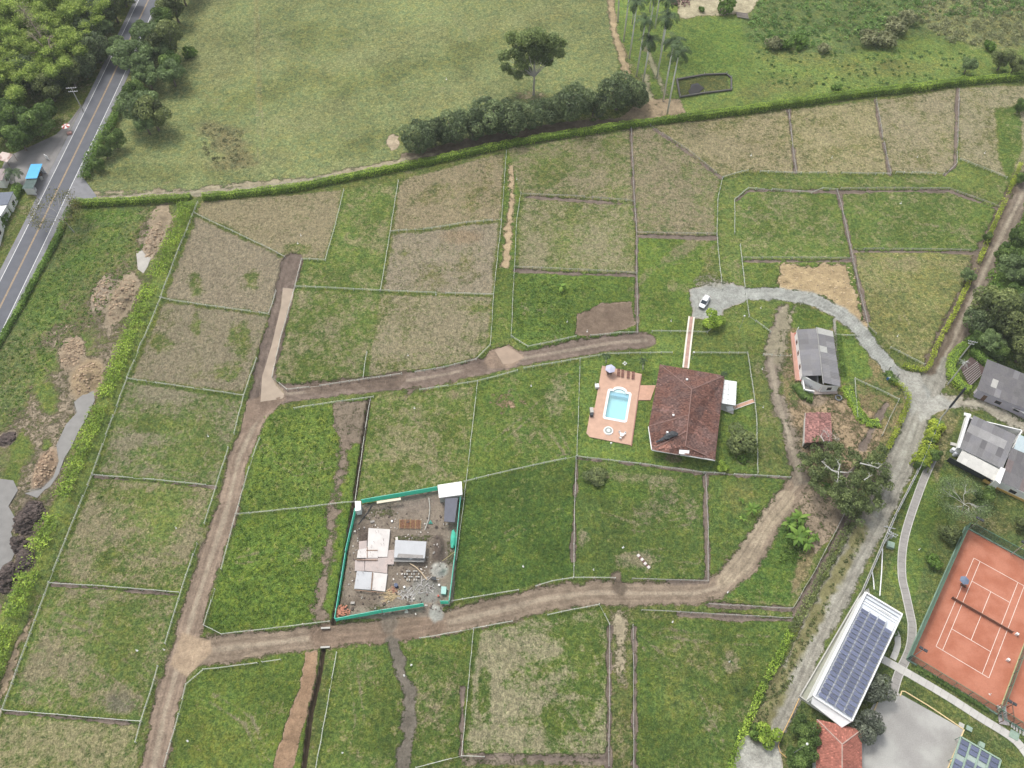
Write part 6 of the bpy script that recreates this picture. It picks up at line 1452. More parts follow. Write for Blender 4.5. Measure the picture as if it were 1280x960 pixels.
for (x0, y0), (x1, y1) in [((466,716),(464,738)), ((459,684),(459,697)), ((446,700),(472,700)), ((443.5,737.5),(481,741)), ((458,688),(472,688))]:
    MB().beam(G(x0,y0,.5), G(x1,y1,.5), .14, .24).build('formwork_board', mat('formwork_wood', (.30, .20, .14), .9, .25, 3), fs)
rd = random.Random(12)
for k in range(40):
    x, y = rd.uniform(446, 494), rd.uniform(664, 739); p = G(x, y, .45); 
    MB().tube([p, p+Vector((rd.uniform(-.1, .1), rd.uniform(-.1, .1), rd.uniform(.4, 1.1)))], .025, 4).build('rebar', mat('rusty_steel', (.20, .10, .06), .8, .3, 3), fs)
pc_ = [G(494,675,1.7), G(533,677,1.7), G(531,698,1.7), G(492.5,697,1.7)]
cs = thing('concrete_formwork', 'light grey raised deck on props in the middle of the building plot', 'formwork', (pc_[0].x, pc_[0].y, 0))
MB().prism(pc_, 1.5, 1.75).build('deck', SLABG, cs); q = [G(493,697,1.0), G(531,699,1.0), G(530,702.5,1.0), G(492,702,1.0)]; MB().prism(q, .85, 1.05).build('lower_step', CONC2, cs)
MB().prism([G(498,692,1.75), G(529,694,1.75), G(528.5,698,1.75), G(496,697,1.75)], 1.74, 1.80).build('wet_patch', mat('wet_concrete', (.27, .255, .24), .6, .2, 1), cs)
for i in range(5):
    for j in range(2): a = pc_[0].lerp(pc_[1], i/4); b2 = pc_[3].lerp(pc_[2], i/4); p = a.lerp(b2, j); MB().tube([(p.x, p.y, 0), (p.x, p.y, 1.5)], .06, 5).build('prop', METAL, cs); MB().tube([(p.x, p.y, 1.7), (p.x, p.y, 2.3)], .03, 4).build('rebar', MATS['rusty_steel'], cs)
def pile(name, label, cat, px, py, fn, mt, n, R, h, seed):
    rd = random.Random(seed); p = gz(px, py); t = thing(name, label, cat, tuple(p)); 
    for k in range(n):
        r = R*math.sqrt(rd.random()); a = rd.uniform(0, 6.28); q = p+Vector((r*math.cos(a), r*math.sin(a), max(.05, h*(1-r/R)+rd.uniform(-.08, .05)))); fn(q, rd).build({'brick_heap': 'brick', 'timber_heap': 'plank', 'block_heap': 'block'}[name], mt, t)
    return t
def fb(s): return lambda q, rd: MB().box(q, (s[0], s[1], s[2]), rd.uniform(0, 3.14))
pile('brick_heap', 'heap of salmon red bricks in the lower left corner of the teal fence', 'bricks', 428, 765, fb((.34, .24, .18)), mat('salmon_brick_loose', (.46, .20, .13), .9, .25, 3, rnd=.2), 110, 1.6, .9, 1)
pile('brick_heap', 'small heap of red bricks by the blue barrel on the site', 'bricks', 491, 738, fb((.3, .2, .15)), BRK, 40, 1.0, .35, 5)
pile('timber_heap', 'loose heap of pale planks below the foundation slabs', 'timber', 487, 743, lambda q, rd: MB().box(q, (rd.uniform(1.2, 3.2), .12, .06), rd.uniform(-.3, .7)), TIMBER, 30, 1.5, .4, 2)
pile('timber_heap', 'scattered grey boards near the cement patch', 'timber', 507, 744, lambda q, rd: MB().box(q, (rd.uniform(.6, 1.8), .14, .06), rd.uniform(0, 3)), mat('grey_board', (.40, .38, .36), .9, .2, 3, rnd=.2), 26, 1.7, .25, 3)
pile('timber_heap', 'poles and boards lying beside the gravel heap entrance', 'timber', 532, 732, lambda q, rd: MB().box(q, (rd.uniform(.6, 2.2), .12, .06), rd.uniform(0, 3)), MATS['grey_board'], 22, 1.9, .25, 6)
bs_ = thing('block_stack', 'rectangular frames of concrete blocks laid out below the grey deck', 'blocks', tuple(G(515, 721)))
for i in range(7):
    for j in range(4):
        if (i+j) % 3: p = G(506+i*2.9, 714+j*3.6, .15); MB().box(p, (.42, .22, .28), .05+(j % 2)*1.57).build('block', mat('pale_block', (.47, .46, .42), .9, .2, 3, rnd=.15), bs_)
st = thing('steel_rack', 'row of yellow poles laid over rust coloured rebar in the building plot', 'rebar rack', tuple(G(512, 655)))
for k in range(9): x = 500+k*3.3; MB().beam(G(x, 648.5, .25), G(x-.5, 661, .25), .05, .05).build('pole', mat('yellow_pole', (.50, .38, .16), .8, .1, 2) if k % 2 == 0 else MATS['rusty_steel'], st)
for k in range(8): y = 650+k*1.4; MB().beam(G(499, y, .15), G(526, y+.4, .15), .12, .05).build('rebar', mat('rust', (.27, .12, .06), .9, .25, 2), st)
q = [G(512,704,.4), G(520,709,.5), G(527,716,.5), G(534,725,.4)]; t = thing('wooden_chute', 'curved pale plank chute running down from the grey deck', 'chute', tuple(q[0])); MB().tube(q, .11, 5).build('chute_board', mat('pale_plank', (.56, .44, .30), .85, .15, 2), t)
q = [G(553,701,.2), G(560,696,.6), G(568,690,.9)]; tag(MB().tube(q, .05, 5).build('tow_rope', mat('yellow_rope', (.50, .42, .20), .9, .1, 2)), 'yellow rope from the gravel heap to the east teal fence', 'rope')
q = [G(536,622,.3), G(537.5,635,.3), G(536,648,.3), G(531,662,.3)]; tag(MB().tube(q, .08, 5).build('white_hose', mat('pale_hose', (.50, .50, .46), .8, .1, 2)), 'pale hose lying beside the green triangle cloth', 'hose')
q = [gz(465,631), gz(460,640), gz(452,650), gz(448,655)]; tag(MB().tube([p+Vector((0, 0, .12)) for p in q], .1, 5).build('dark_hose', DARK), 'dark hose curving across the soil from the far teal fence', 'hose')
p = G(495.5, 733); tag(MB().disc((p.x, p.y, -.05), .42, 1.0, 12).build('blue_barrel', mat('navy_plastic', (.035, .06, .13), .4, .1, 2)), 'dark blue barrel between planks and grey deck', 'barrel')
p = G(555.5, 739); tag(MB().prism([G(552,734.5), G(558.5,735), G(557.5,744), G(551.5,743.5)], -.05, .8).build('teal_crate', mat('pale_teal', (.35, .55, .50), .7, .1, 1)), 'pale teal crate by the site entrance', 'crate')
tag(MB().ball(gz(566.5, 674)+Vector((0, 0, .5)), .8, 9, 6, (.8, 2.6, .9), rag=.2).build('folded_net', TEAL), 'bundle of teal cloth lying along the east site fence', 'cloth bundle')
p = G(538, 653); tag(MB().add([p+Vector((-.5, -.4, .05)), p+Vector((.6, -.4, .05)), p+Vector((0, .6, .05)), p+Vector((0, 0, .6))], [(0, 1, 3), (1, 2, 3), (2, 0, 3)]).build('small_tent', mat('sea_green_cloth', (.12, .42, .33), .8, .1, 2)), 'little sea green cloth tent beside the pale hose', 'tent')
for x, y, lab in [(505.5, 734, 0), (490, 652, 1), (549, 731.5, 2), (548, 745, 3)]:
    p = gz(x, y); tag(MB().disc(p-Vector((0, 0, .1)), .2, .55, 8, .24).build('bucket', [WHITE, WHITE, WHITE, TERRA][lab]), ['white bucket among the grey boards', 'white bucket near the far edge of the foundation', 'white bucket beside the gravel heap', 'red bucket near the wet concrete'][lab], 'bucket')
for x, y, lab in [(543,724,'black wheelbarrow beside the gravel heap'), (514, 700, 'white sack on the edge of the grey deck')]:
    p = G(x, y, 0); t = thing('wheelbarrow' if x == 543 else 'cement_sack', lab, 'wheelbarrow' if x == 543 else 'sack', (p.x, p.y, 0))
    if x == 543: MB().prism([(p.x-.5, p.y-.3), (p.x+.4, p.y-.35), (p.x+.4, p.y+.35), (p.x-.5, p.y+.3)], .35, .7).build('tray', DARK, t); MB().tube([(p.x-.7, p.y-.05, .2), (p.x-.7, p.y+.05, .2)], .2, 10).build('wheel', DARK, t); MB().beam((p.x+.3, p.y-.3, .5), (p.x+1.1, p.y-.3, .6), .04, .04).build('handle', METAL, t); MB().beam((p.x+.3, p.y+.3, .5), (p.x+1.1, p.y+.3, .6), .04, .04).build('handle', METAL, t)
    else: MB().ball((p.x, p.y, 1.2), .4, 8, 5, (1.3, .8, .4)).build('sack_body', WHITE, t)

rd = random.Random(91); mb = MB(); mb2 = MB()
for k in range(420):
    x, y = rd.uniform(436, 564), rd.uniform(640, 768)
    if x < 445-(y-640)*.18 or (493 < x < 533 and 674 < y < 700): continue
    p = gz(x, y); s = rd.uniform(.06, .30) if rd.random() > .1 else rd.uniform(.3, .55)
    (mb if rd.random() < .6 else mb2).box(p+Vector((0, 0, s*.3)), (s*rd.uniform(.6, 2.0), s, s*.7), rd.uniform(0, 3), rd.uniform(.6, 1.4))
for m_, c_, nm_, lab in ((mb, (.12, .095, .08), 'soil_clods', 'dark clods of soil strewn over the building plot'), (mb2, (.46, .43, .39), 'builders_debris', 'pale scraps and offcuts strewn over the building plot')):
    o = m_.build(nm_, mat(nm_, c_, .95, .2, 2, attr=True), kind='stuff'); tag(o, lab, 'debris')
# ================================================================== HEDGES
hedge([(92,256),(140,254),(200,251),(240,249)], .95, 1.9, 'clipped bright green hedge along the end of the strip beside the highway', LHEDGE, seed=1)
hedge([(254,249),(310,243),(370,236),(430,224),(520,207)], .95, 2.0, 'long clipped bright green hedge beside the pale track, west part', LHEDGE, seed=2)
hedge([(520,207),(580,194),(640,181),(700,171),(760,162),(800,156),(846,150)], .95, 2.0, 'long clipped bright green hedge running below the row of dark trees', LHEDGE, seed=3)
hedge([(847,150),(920,141),(985,132),(1040,124),(1094,117)], 1.05, 2.3, 'tall clipped hedge above the dry plots, from the palm avenue to the second trench', LHEDGE, seed=4)
hedge([(1094,117),(1150,111),(1205,104),(1300,96)], 1.05, 2.3, 'tall clipped hedge running out of the picture at the right edge', LHEDGE, seed=5)
hedge([(88,262),(78,285),(70,305),(50,340),(30,378),(0,430),(-40,500),(-90,590)], .7, 1.3, 'loose green hedge along the near side of the highway', LWEED, seed=6, leaf=.24)
hedge([(1275,205),(1268,222),(1258,245),(1246,272),(1232,305),(1222,330)], .6, 1.4, 'thin yellow green hedge beside the brown lane, upper stretch', LLIME, seed=7, gaps=.22, den=16)
hedge([(1219,336),(1206,362),(1194,388),(1180,414),(1168,438),(1158,462),(1146,463),(1128,458)], .6, 1.3, 'thin yellow green hedge round the tip of the pale corner plot', LLIME, seed=8, gaps=.2, den=16)
hedge([(1112,478),(1126,484),(1134,495),(1133,508),(1126,525),(1117,545),(1106,566),(1096,585)], .65, 1.2, 'sparse yellow green hedge between the cottage yard and the gravel lane', LLIME, seed=9, gaps=.15, den=18)
hedge([(1072,640),(1055,668),(1040,695),(1022,728),(1005,760),(988,790)], .95, 1.2, 'untidy yellow green hedge beside the lane, from the big tree downwards', LOLIVE, seed=10, gaps=.12, den=18)
hedge([(988,790),(970,826),(952,862),(938,895),(925,925),(915,955),(905,985)], .8, 1.2, 'untidy bright hedge at the lane side of the lowest green plot', LHEDGE, seed=11, gaps=.15, den=16)
hedge([(1172,530),(1164,545),(1160,556)], 1.5, 2.4, 'bulging lime green shrub row, its upper clump, by the garden path', LLIME, seed=12, bulge=.5, leaf=.26)
hedge([(1157,562),(1152,573),(1147,586)], 1.7, 2.6, 'bulging lime green shrub row, its lower clump, by the garden path', LLIME, seed=13, bulge=.5, leaf=.26)
hedge([(1204,434),(1196,441),(1189,452),(1187,463),(1192,475),(1200,484),(1210,489)], 1.15, 1.9, 'thick rounded hedge curling round the garden of poles', LHEDGE, seed=14, bulge=.2)
hedge([(1212,440),(1222,446),(1232,455),(1241,462)], 1.0, 1.9, 'dark green hedge behind the garden of poles', LWEED, seed=15)
hedge([(1057,484),(1062,494),(1068,507),(1074,519),(1082,528),(1092,530),(1099,529)], 1.2, .9, 'low bright hedge curving behind the cottage yard', LHEDGE, seed=16)
hedge([(994,482),(1000,490),(1008,498),(1015,499)], 1.3, 1.1, 'low green planting round the corner of the white patio', LBRIGHT, seed=17)
hedge([(1047,420),(1050,445),(1054,470)], .8, .9, 'low green planting along the east side of the grey-roofed cottage', LWEED, seed=18, gaps=.25)
hedge([(1109,466),(1112,474),(1120,480)], .9, 1.5, 'short round green hedge by the gate at the end of the drive', LBRIGHT, seed=19)
hedge([(26,236),(14,258),(4,278),(-8,300)], 1.3, 2.2, 'green hedge in front of the roofs at the left edge', LWEED, seed=20, leaf=.3)
hedge([(1145,834),(1165,846),(1190,861),(1215,876),(1235,889)], .45, .6, 'low dark flower strip along the near fence of the clay court', LBRIGHT, seed=21)
hedge([(236,258),(224,290),(208,325),(196,350)], 2.4, 1.5, 'leafy yellow flecked growth on the upper part of the green bank', LHEDGE, seed=22, gaps=.08, den=12, leaf=.26, name='bank_growth', cat='shrubs')
hedge([(190,358),(176,395),(160,432),(146,468),(132,500)], 2.2, 1.3, 'leafy growth on the middle part of the green bank', LHEDGE, seed=23, gaps=.1, den=12, leaf=.26, name='bank_growth', cat='shrubs')
hedge([(128,512),(114,545),(102,572),(92,594),(80,625)], 2.2, 1.3, 'leafy growth on the green bank beside the grey pond', LHEDGE, seed=24, gaps=.1, den=12, leaf=.26, name='bank_growth', cat='shrubs')
hedge([(68,645),(56,672),(46,700),(34,735),(20,775)], 2.2, 1.4, 'leafy growth on the green bank beside the dark heaps', LHEDGE, seed=25, gaps=.1, den=12, leaf=.26, name='bank_growth', cat='shrubs')

hedge([(16,785),(4,815),(-10,850),(-30,900)], 2.2, 1.3, 'leafy growth on the green bank at the lower left edge', LHEDGE, seed=26, gaps=.1, den=12, leaf=.26, name='bank_growth', cat='shrubs')
# ================================================================== FENCES
for pts, lab, fg, worn in FENCES: fence(pts, lab, group=fg, m=FENCEW if worn else FENCEP)
# grey mesh fence with concrete posts along the sports ground
for (a, b2, lab) in [((1172,528),(1145,592),'grey mesh fence behind the lime green shrubs'), ((1144,594),(1118,645),'grey mesh fence along the lane above the power pole'), ((1117,647),(1076,742),'grey mesh fence along the lane down to the white hall')]:
    mesh_screen('mesh_fence', gz(*a), gz(*b2), 2.0, lab, CHAING, step=2.6, rail=METAL, foot=(CONC, .2), group='grey mesh fences along the lane')
# plank bridges over the black ditch, gate
for x, y, lab in [(407,785,'pale slab over the black ditch on the upper side of the road'), (406.5,809,'pale slab over the black ditch on the lower side of the road')]:
    p = gz(x, y); p.z = .02; tag(MB().box(p, (1.9, .35, .25), .05).build('culvert_slab', CONC), lab, 'slab', 'slabs where the road crosses the ditch')
p0, p1 = G(1111, 462), G(1122, 470.5); gt = thing('gate', 'grey metal gate at the end of the gravel drive', 'gate', tuple(p0))
for z in (.25, .6, .95, 1.25): MB().beam(p0+Vector((0, 0, z)), p1+Vector((0, 0, z)), .06, .06).build('gate_bar', METAL, gt)
for p in (p0, p1): MB().box(p+Vector((0, 0, .75)), (.3, .3, 1.5)).build('gate_post', CONC, gt)

# ================================================================== MARKERS, BLOCKS, SMALL THINGS
mk = None
MK = [(558,99,'in the open pasture far from any tree'),(646,224,'in the plot below the hedge right of the corridor'),(939,194,'in the dry plot east of the diagonal fence'),(1040,197,'in the first dry plot right of the upright trench'),(1147,196,'in the dry plot left of the bent trench'),(1231,191,'in the last dry plot at the right'),
      (372,304,'near the head of the water filled track'),(510,444,'above the muddy track'),(545,368,'beside the long level fence'),(709,402,'left of the bare soil patch'),(734,414,'on the bare soil patch'),(839,401,'on the grass left of the brick walk'),(951,385,'on the grass inside the drive bend'),(953,461,'east of the house lawn fence'),(954,509,'east of the brick ramp'),
      (1126,254,'in the green plot beside the lane hedge'),(1122,420,'at the tip of the pale corner plot'),(260,545,'near the bend of the western dirt road'),(220,660,'in the patchy plot beside the western dirt road'),(518,510,'in the patchy centre plot'),(654,708,'in the smooth dark green plot'),(742,712,'at the foot of the plot below the pool'),(779,684,'near the four lying blocks'),
      (171,813,'in the plot left of the fork'),(234,926,'in the lower green plot at the fork'),(205,812,'on the verge left of the fork'),(514,831,'beside the dark footpath bend'),(505,844,'on the dark footpath'),(428,941,'right of the lower black ditch'),(910,740,'beside the road end under the trench fences'),(841,777,'below the long trenched fence'),(912,827,'on the bare spot of the lowest green plot'),
      (1149,687,'on the lawn between path and court'),(664,482,'under the track in the centre'),(376,294,'on the dry strip above the water filled track'),(1237,868,'on the clay at the near end of the court')]
MKM = mat('marker_white', (.72, .72, .69), .7, .1, 3)
for i, (x, y, w_) in enumerate(MK):
    p = gz(x, y); rd = random.Random(i); s = rd.uniform(.32, .5)
    t = thing('plot_marker', 'small white marker block '+w_, 'marker', tuple(p), rd.uniform(0, 3), 'small white plot markers')
    if mk is None:
        mk = only_mesh(MB().prism([(-.5, -.28), (.45, -.32), (.5, .3), (-.42, .34)], -.1, .22).build('block', MKM)); mk2 = only_mesh(MB().tube([(0, 0, 0), (0, 0, .9)], .05, 5).build('stake', MKM))
    for nm_, me in (('block', mk), ('stake', mk2)):
        o = bpy.data.objects.new(nm_, me); C.objects.link(o); o.parent = t; o.scale = (s*1.0,)*3 if nm_ == 'block' else (1, 1, 1)
CM = mat('stone_white', (.60, .56, .52), .8, .15, 2)
for i, (x, y) in enumerate([(798,694.5),(802.5,699.5),(806.5,704.5),(810.8,709)]):
    p = gz(x, y); tag(MB().box(p+Vector((0, 0, .12)), (.62, .6, .34), .7).build('concrete_block', CM), ['first, uppermost of four white blocks lying in a row on bare soil', 'second of four white blocks lying in a row on bare soil', 'third of four white blocks lying in a row on bare soil', 'last, lowest of four white blocks lying in a row on bare soil'][i], 'block', 'four white blocks on the grass')
    if i < 3:
        p = gz(x+2.4, y+2.6); tag(MB().box(p+Vector((0, 0, .08)), (.55, .7, .2), .7).build('brown_block', mat('dark_brown_block', (.16, .09, .075), .9, .2, 3)), ['upper dark brown block between the white blocks', 'middle dark brown block between the white blocks', 'lower dark brown block between the white blocks'][i], 'block')
p = G(1048, 497.5); tag(MB().tube([p+Vector((math.cos(a*math.tau/16)*.75, math.sin(a*math.tau/16)*.75, .14)) for a in range(17)], .17, 6, cap=False).build('tyre_ring', mat('grey_tyre', (.20, .21, .22), .8, .2, 3)), 'grey tyre ring planter behind the cottage', 'planter')
p = G(1110, 474); bb = thing('blue_drum', 'blue water drum by the gate of the drive', 'drum', tuple(p)); MB().disc(p, .42, .95, 14).build('drum_body', mat('bright_blue', (.07, .20, .50), .4, .08, 1), bb); MB().disc(p+Vector((0, 0, .95)), .36, .06, 14).build('lid', WHITE, bb)
# rubble of the orange patch: loose stones that lie on it
DRV = smooth_line(gl(DRIVE), 2.0); rd = random.Random(33); mb = MB()
for k in range(420):
    x, y = rd.uniform(972, 1086), rd.uniform(328, 415)
    if y > 330+(x-972)*.9+22 and x < 1060: continue
    if y > 385 and x < 1062: continue
    if min((G(x, y)-q_).length for q_ in DRV) < 3.0: continue
    if x > 1064+(y-325)*.24: continue
    p = gz(x, y); s = rd.uniform(.1, .34); mb.ball(p, s, 5, 4, (1.2, .8, .6), rd.uniform(.7, 1.3), .3, rd)
o = mb.build('rubble', mat('ochre_stone', (.47, .365, .23), .9, .15, 2, attr=True), kind='stuff'); tag(o, 'ochre stones and clods spread over the orange soil patch', 'rubble')
# ================================================================== THE CAR
def car():
    a, b2 = G(875.6, 386.6), G(884.3, 371.6); c = (a+b2)/2; rz = math.atan2((a-b2).y, (a-b2).x)
    L_, Wd_ = 4.5, 1.8
    t = thing('parked_car', 'white hatchback parked on the gravel apron at the end of the drive', 'car', (c.x, c.y, .01), rz)
    CP_ = mat('car_white', (.78, .79, .80), .25, .02, 1, spec=.5); M = t.matrix_basis
    def lp(vs): return [M @ Vector(v) for v in vs]
    def shell(name, secs, mt):   # sections along x: (x, halfwidth, z0, z1)
        mb = MB(); vs = []
        for x, w, z0_, z1_ in secs:
            r = min(.12, (z1_-z0_)*.3); vs += [(x, -w, z0_), (x, -w*1.0, z1_-r), (x, -w+r*1.2, z1_), (x, w-r*1.2, z1_), (x, w, z1_-r), (x, w, z0_)]
        n = 6; fs = [(i*n+k, i*n+(k+1) % n, (i+1)*n+(k+1) % n, (i+1)*n+k) for i in range(len(secs)-1) for k in range(n)]+[tuple(range(n))[::-1], tuple(range((len(secs)-1)*n, len(secs)*n))]
        return mb.add(lp(vs), fs).build(name, mt, t, smooth=False)
    body = shell('body', [(-2.25, .70, .35, .72), (-2.18, .82, .28, .88), (-1.4, .9, .25, .95), (0, .9, .25, .93), (1.2, .89, .25, .92), (1.9, .84, .26, .80), (2.2, .70, .32, .66)], CP_)
    shell('cabin_glass', [(-2.0, .68, .86, .93), (-1.75, .72, .86, 1.28), (-1.3, .74, .86, 1.44), (.15, .72, .86, 1.44), (.55, .73, .86, 1.25), (1.15, .76, .86, .93)], GLASS)
    MB().add(lp([(-1.75, -.62, 1.45), (.2, -.62, 1.455), (.2, .62, 1.455), (-1.75, .62, 1.45), (-1.7, -.66, 1.36), (.25, -.66, 1.37), (.25, .66, 1.37), (-1.7, .66, 1.36)]), [(0, 1, 2, 3), (4, 5, 1, 0), (5, 6, 2, 1), (6, 7, 3, 2), (7, 4, 0, 3)]).build('roof', CP_, t)
    for sx in (-1, 1):
        for x in (-.55,): MB().beam(M @ Vector((x, sx*.735, .9)), M @ Vector((x, sx*.70, 1.4)), .09, .05).build('door_pillar', CP_, t)
        for x in (-1.35, 1.35):
            w = MB().tube(lp([(x, sx*.74, .32), (x, sx*.92, .32)]), .32, 14).build('wheel', mat('tyre_rubber', (.03, .03, .03), .8, .1, 3), t); MB().tube(lp([(x, sx*.925, .32), (x, sx*.935, .32)]), .2, 10).build('rim', METAL, w)
        MB().box(M @ Vector((2.06, sx*.58, .66)), (.22, .34, .14), rz).build('headlight', mat('lamp_glass', (.6, .62, .65), .15, .02, 1, spec=.6), t)
        MB().box(M @ Vector((-2.2, sx*.66, .78)), (.12, .26, .2), rz).build('tail_light', mat('red_lens', (.35, .02, .02), .3, .02, 1), t)
        MB().box(M @ Vector((.62, sx*.98, .98)), (.2, .16, .14), rz).build('wing_mirror', CP_, t)
    MB().box(M @ Vector((2.2, 0, .4)), (.12, 1.4, .2), rz).build('front_bumper', DARK, t); MB().box(M @ Vector((-2.24, 0, .42)), (.12, 1.4, .2), rz).build('rear_bumper', DARK, t)
car()
# ================================================================== POLES
def arm_pole(name, base, top, lab, r=.14, arms=((0, 1.0),), mt=CONC, h=None, transformer=False, rz=.9, extra=None, cat='utility pole'):
    b2 = gz(*base); h = h or hgt(base[0], base[1], top[1]); t = thing(name, lab, cat, tuple(b2), rz)
    MB().tube([b2, b2+Vector((0, 0, h))], [r*1.3, r*.8], 10).build('pole', mt, t)
    d = Vector((math.cos(rz), math.sin(rz), 0))
    for dz, l_ in arms:
        c = b2+Vector((0, 0, h-.2-dz)); MB().beam(c-d*l_, c+d*l_, .12, .12).build('crossarm', METAL, t)
        for k in (-1, -.5, .5, 1): MB().tube([c+d*l_*k*.92, c+d*l_*k*.92+Vector((0, 0, .3))], .06, 6).build('insulator', WHITE, t)
    if transformer: MB().disc(b2+Vector((.35, .1, h-2.6)), .36, 1.1, 12).build('transformer', METAL, t)
    return t, h
arm_pole('utility_pole', (1197.5,451), (1219,426), 'grey utility pole, the upper of two leaning out of the garden of poles', arms=((0, 1.1), (.9, .7)), rz=-.3)
t, h = arm_pole('utility_pole', (1185,480), (1214,452), 'grey utility pole, the lower of two, with a tangle of wires on top', arms=((0, .9),), rz=.4)
rd = random.Random(6); b2 = gz(1185, 480); mb = MB()
for k in range(26): a = rd.uniform(0, 6.28); q = b2+Vector((0, 0, h-.2)); e_ = q+Vector((math.cos(a)*rd.uniform(.7, 1.7), math.sin(a)*rd.uniform(.7, 1.7), rd.uniform(-.9, .3))); mb.tube([q, (q+e_)/2+Vector((0, 0, .25)), e_], .03, 4)
mb.build('wires', mat('pale_wire', (.40, .42, .38), .7, .1, 2), t)
t, h = arm_pole('utility_pole', (1172.5,527), (1193,485), 'pole beside the lime shrubs, pale below and black above', arms=(), rz=.5)
b2 = gz(1172.5, 527); MB().tube([b2+Vector((0, 0, h*.45)), b2+Vector((0, 0, h))], .26, 8).build('black_sleeve', DARK, t)
t, h = arm_pole('utility_pole', (1104,680), (1124,666), 'concrete power pole with crossarms above the grey mesh fence', arms=((0, 1.0), (1.0, 1.0)), transformer=True, rz=-.55)
b2 = gz(1104, 680); MB().beam(b2+Vector((0, 0, h-1)), b2+Vector((-.4, 2.2, h-1)), .12, .12).build('brace', METAL, t); MB().beam(b2+Vector((-1.2, 2.0, h-1)), b2+Vector((1.2, 1.4, h-1)), .12, .12).build('crossarm', METAL, t)
p = G(1112, 682.5); tag(MB().box((p.x, p.y, .45), (1.5, 1.4, .9), -.35).build('meter_cabinet', PALEG), 'pale green cabinet on the grass at the foot of the power pole', 'cabinet')
for base, top, lab in [((1099.5,745),(1103,686),'taller white pole standing at the north end of the white hall'), ((1092.5,737),(1089.5,712),'shorter white pole standing at the north end of the white hall')]:
    a = G(*base); bb_ = G(*top); t = thing('pipe_fence', lab.replace('pole standing', 'pipe lying on the grass'), 'pipe', tuple(a)); MB().tube([a+Vector((0, 0, .1)), a.lerp(bb_, .5)+Vector((.1, 0, .1)), bb_+Vector((0, 0, .1))], .13, 8).build('pipe', WHITE, t)
arm_pole('power_pole', (104,139), (109,120), 'power pole beside the highway with two white crossarms', arms=((0, 1.6), (1.3, 1.4)), r=.16, rz=.1, h=9.0)
globe_lamp(985, 946, 930, 'white lamp post in the round bed behind the yellow rail')
# garden of poles: rows of pale bars
p0, p1, p2, p3 = G(1203,466,.9), G(1222,452,.9), G(1227,468,.9), G(1212,482,.9)
pg = thing('plant_racks', 'rows of pale bars over seedlings inside the rounded hedge', 'plant rack', (p0.x, p0.y, 0))
for k in range(8): a, b2 = p0.lerp(p3, k/7), p1.lerp(p2, k/7); MB().beam(a, b2, .1, .08).build('bar', mat('pale_bar', (.40, .38, .35), .8, .15, 2), pg); [MB().tube([(q.x, q.y, 0), (q.x, q.y, .9)], .05, 5).build('leg', WOOD, pg) for q in (a, b2)]
pb = [G(1200,458), G(1214,446), G(1233,462), G(1212,484)]; MB().prism(pb, -.02, .06).build('plant_bed', mat('dark_bed', (.10, .07, .065), .95, .3, 1), pg)
# ================================================================== BESIDE THE HIGHWAY
k_ = [G(38.5,205.5,3), G(53.5,205,3), G(46,223,3), G(31.5,223.5,3)]; k2 = [G(31.5,223.8,2.7), G(45.8,223.3,2.7), G(41,236,2.7), G(27.5,236,2.7)]
ks = thing('roadside_stall', 'roadside stall with a sky blue sheet roof and a dark lower roof', 'stall', (k_[0].x, k_[0].y, 0))
u, v, n = sheet_roof(k_[3], k_[2], k_[0], 5, 2, BLUEP, ks, ribs=3); sheet_roof(k2[3], k2[2], k2[0], 4, 2, mat('dark_green_sheet', (.07, .11, .10), .6, .15, 1, rnd=.08), ks, ribs=3)
walls(ks, shrink([Vector((p.x, p.y, 0)) for p in (k_[0], k_[1], k2[2], k2[3])], .5), 0, 2.6, .15, WHITE, skip=(1,))
p = G(41, 239); MB().box((p.x, p.y, .5), (2.2, 1.0, 1.0), .1).build('counter', WHITE, ks)
for x, y, lab, m_ in [(54, 215, 'dark crate in front of the blue-roofed stall', DARK), (51, 219, 'brown crate in front of the blue-roofed stall', WOOD), (52.5, 224, 'grey crate below the blue roof on the road side', CONC)]: p = G(x, y); tag(MB().box((p.x, p.y, .4), (.9, .8, .8), x).build('crate', m_), lab, 'crate')
p = G(60, 199.5); sg = thing('roadside_board', 'white board leaning on a short post beside the highway', 'sign', (p.x, p.y, 0)); MB().box((p.x, p.y, 1.0), (1.7, .12, 1.5), -.6).build('board', WHITE, sg); MB().tube([(p.x, p.y, 0), (p.x, p.y, .5)], .06, 6).build('post', METAL, sg)
p = G(85.5, 164); um = thing('market_parasol', 'red and white parasol with wares at the edge of the gravel forecourt', 'parasol', (p.x, p.y, 0)); MB().tube([(p.x, p.y, 0), (p.x, p.y, 2.2)], .04, 6).build('pole', METAL, um)
for k in range(8):
    a0_, a1_ = k*math.tau/8, (k+1)*math.tau/8; c_ = Vector((p.x, p.y, 2.45)); r = 1.3
    MB().add([c_, c_+Vector((math.cos(a0_)*r, math.sin(a0_)*r, -.5)), c_+Vector((math.cos(a1_)*r, math.sin(a1_)*r, -.5))], [(0, 1, 2)]).build('canopy_panel', mat('red_canvas', (.50, .10, .07), .8, .1, 2) if k % 2 else WHITE, um)
MB().box((p.x+.9, p.y-1.3, .35), (1.3, .8, .7), .3).build('table', mat('pink_cloth', (.6, .35, .3), .8, .1, 2), um)
p = G(117, 145); q_ = [G(3,190,2.6), G(17,193,2.6), G(9,203,2.6), G(-6,199,2.6)]; rs = thing('open_shelter', 'pale pink and white roof on posts under the broad tree by the forecourt', 'shelter', (q_[0].x, q_[0].y, 0)); MB().prism(q_, 2.6, 2.75).build('roof', mat('pale_pink_roof', (.62, .52, .47), .8, .12, .6, col2=(.30, .2, .17), thr=.56), rs)
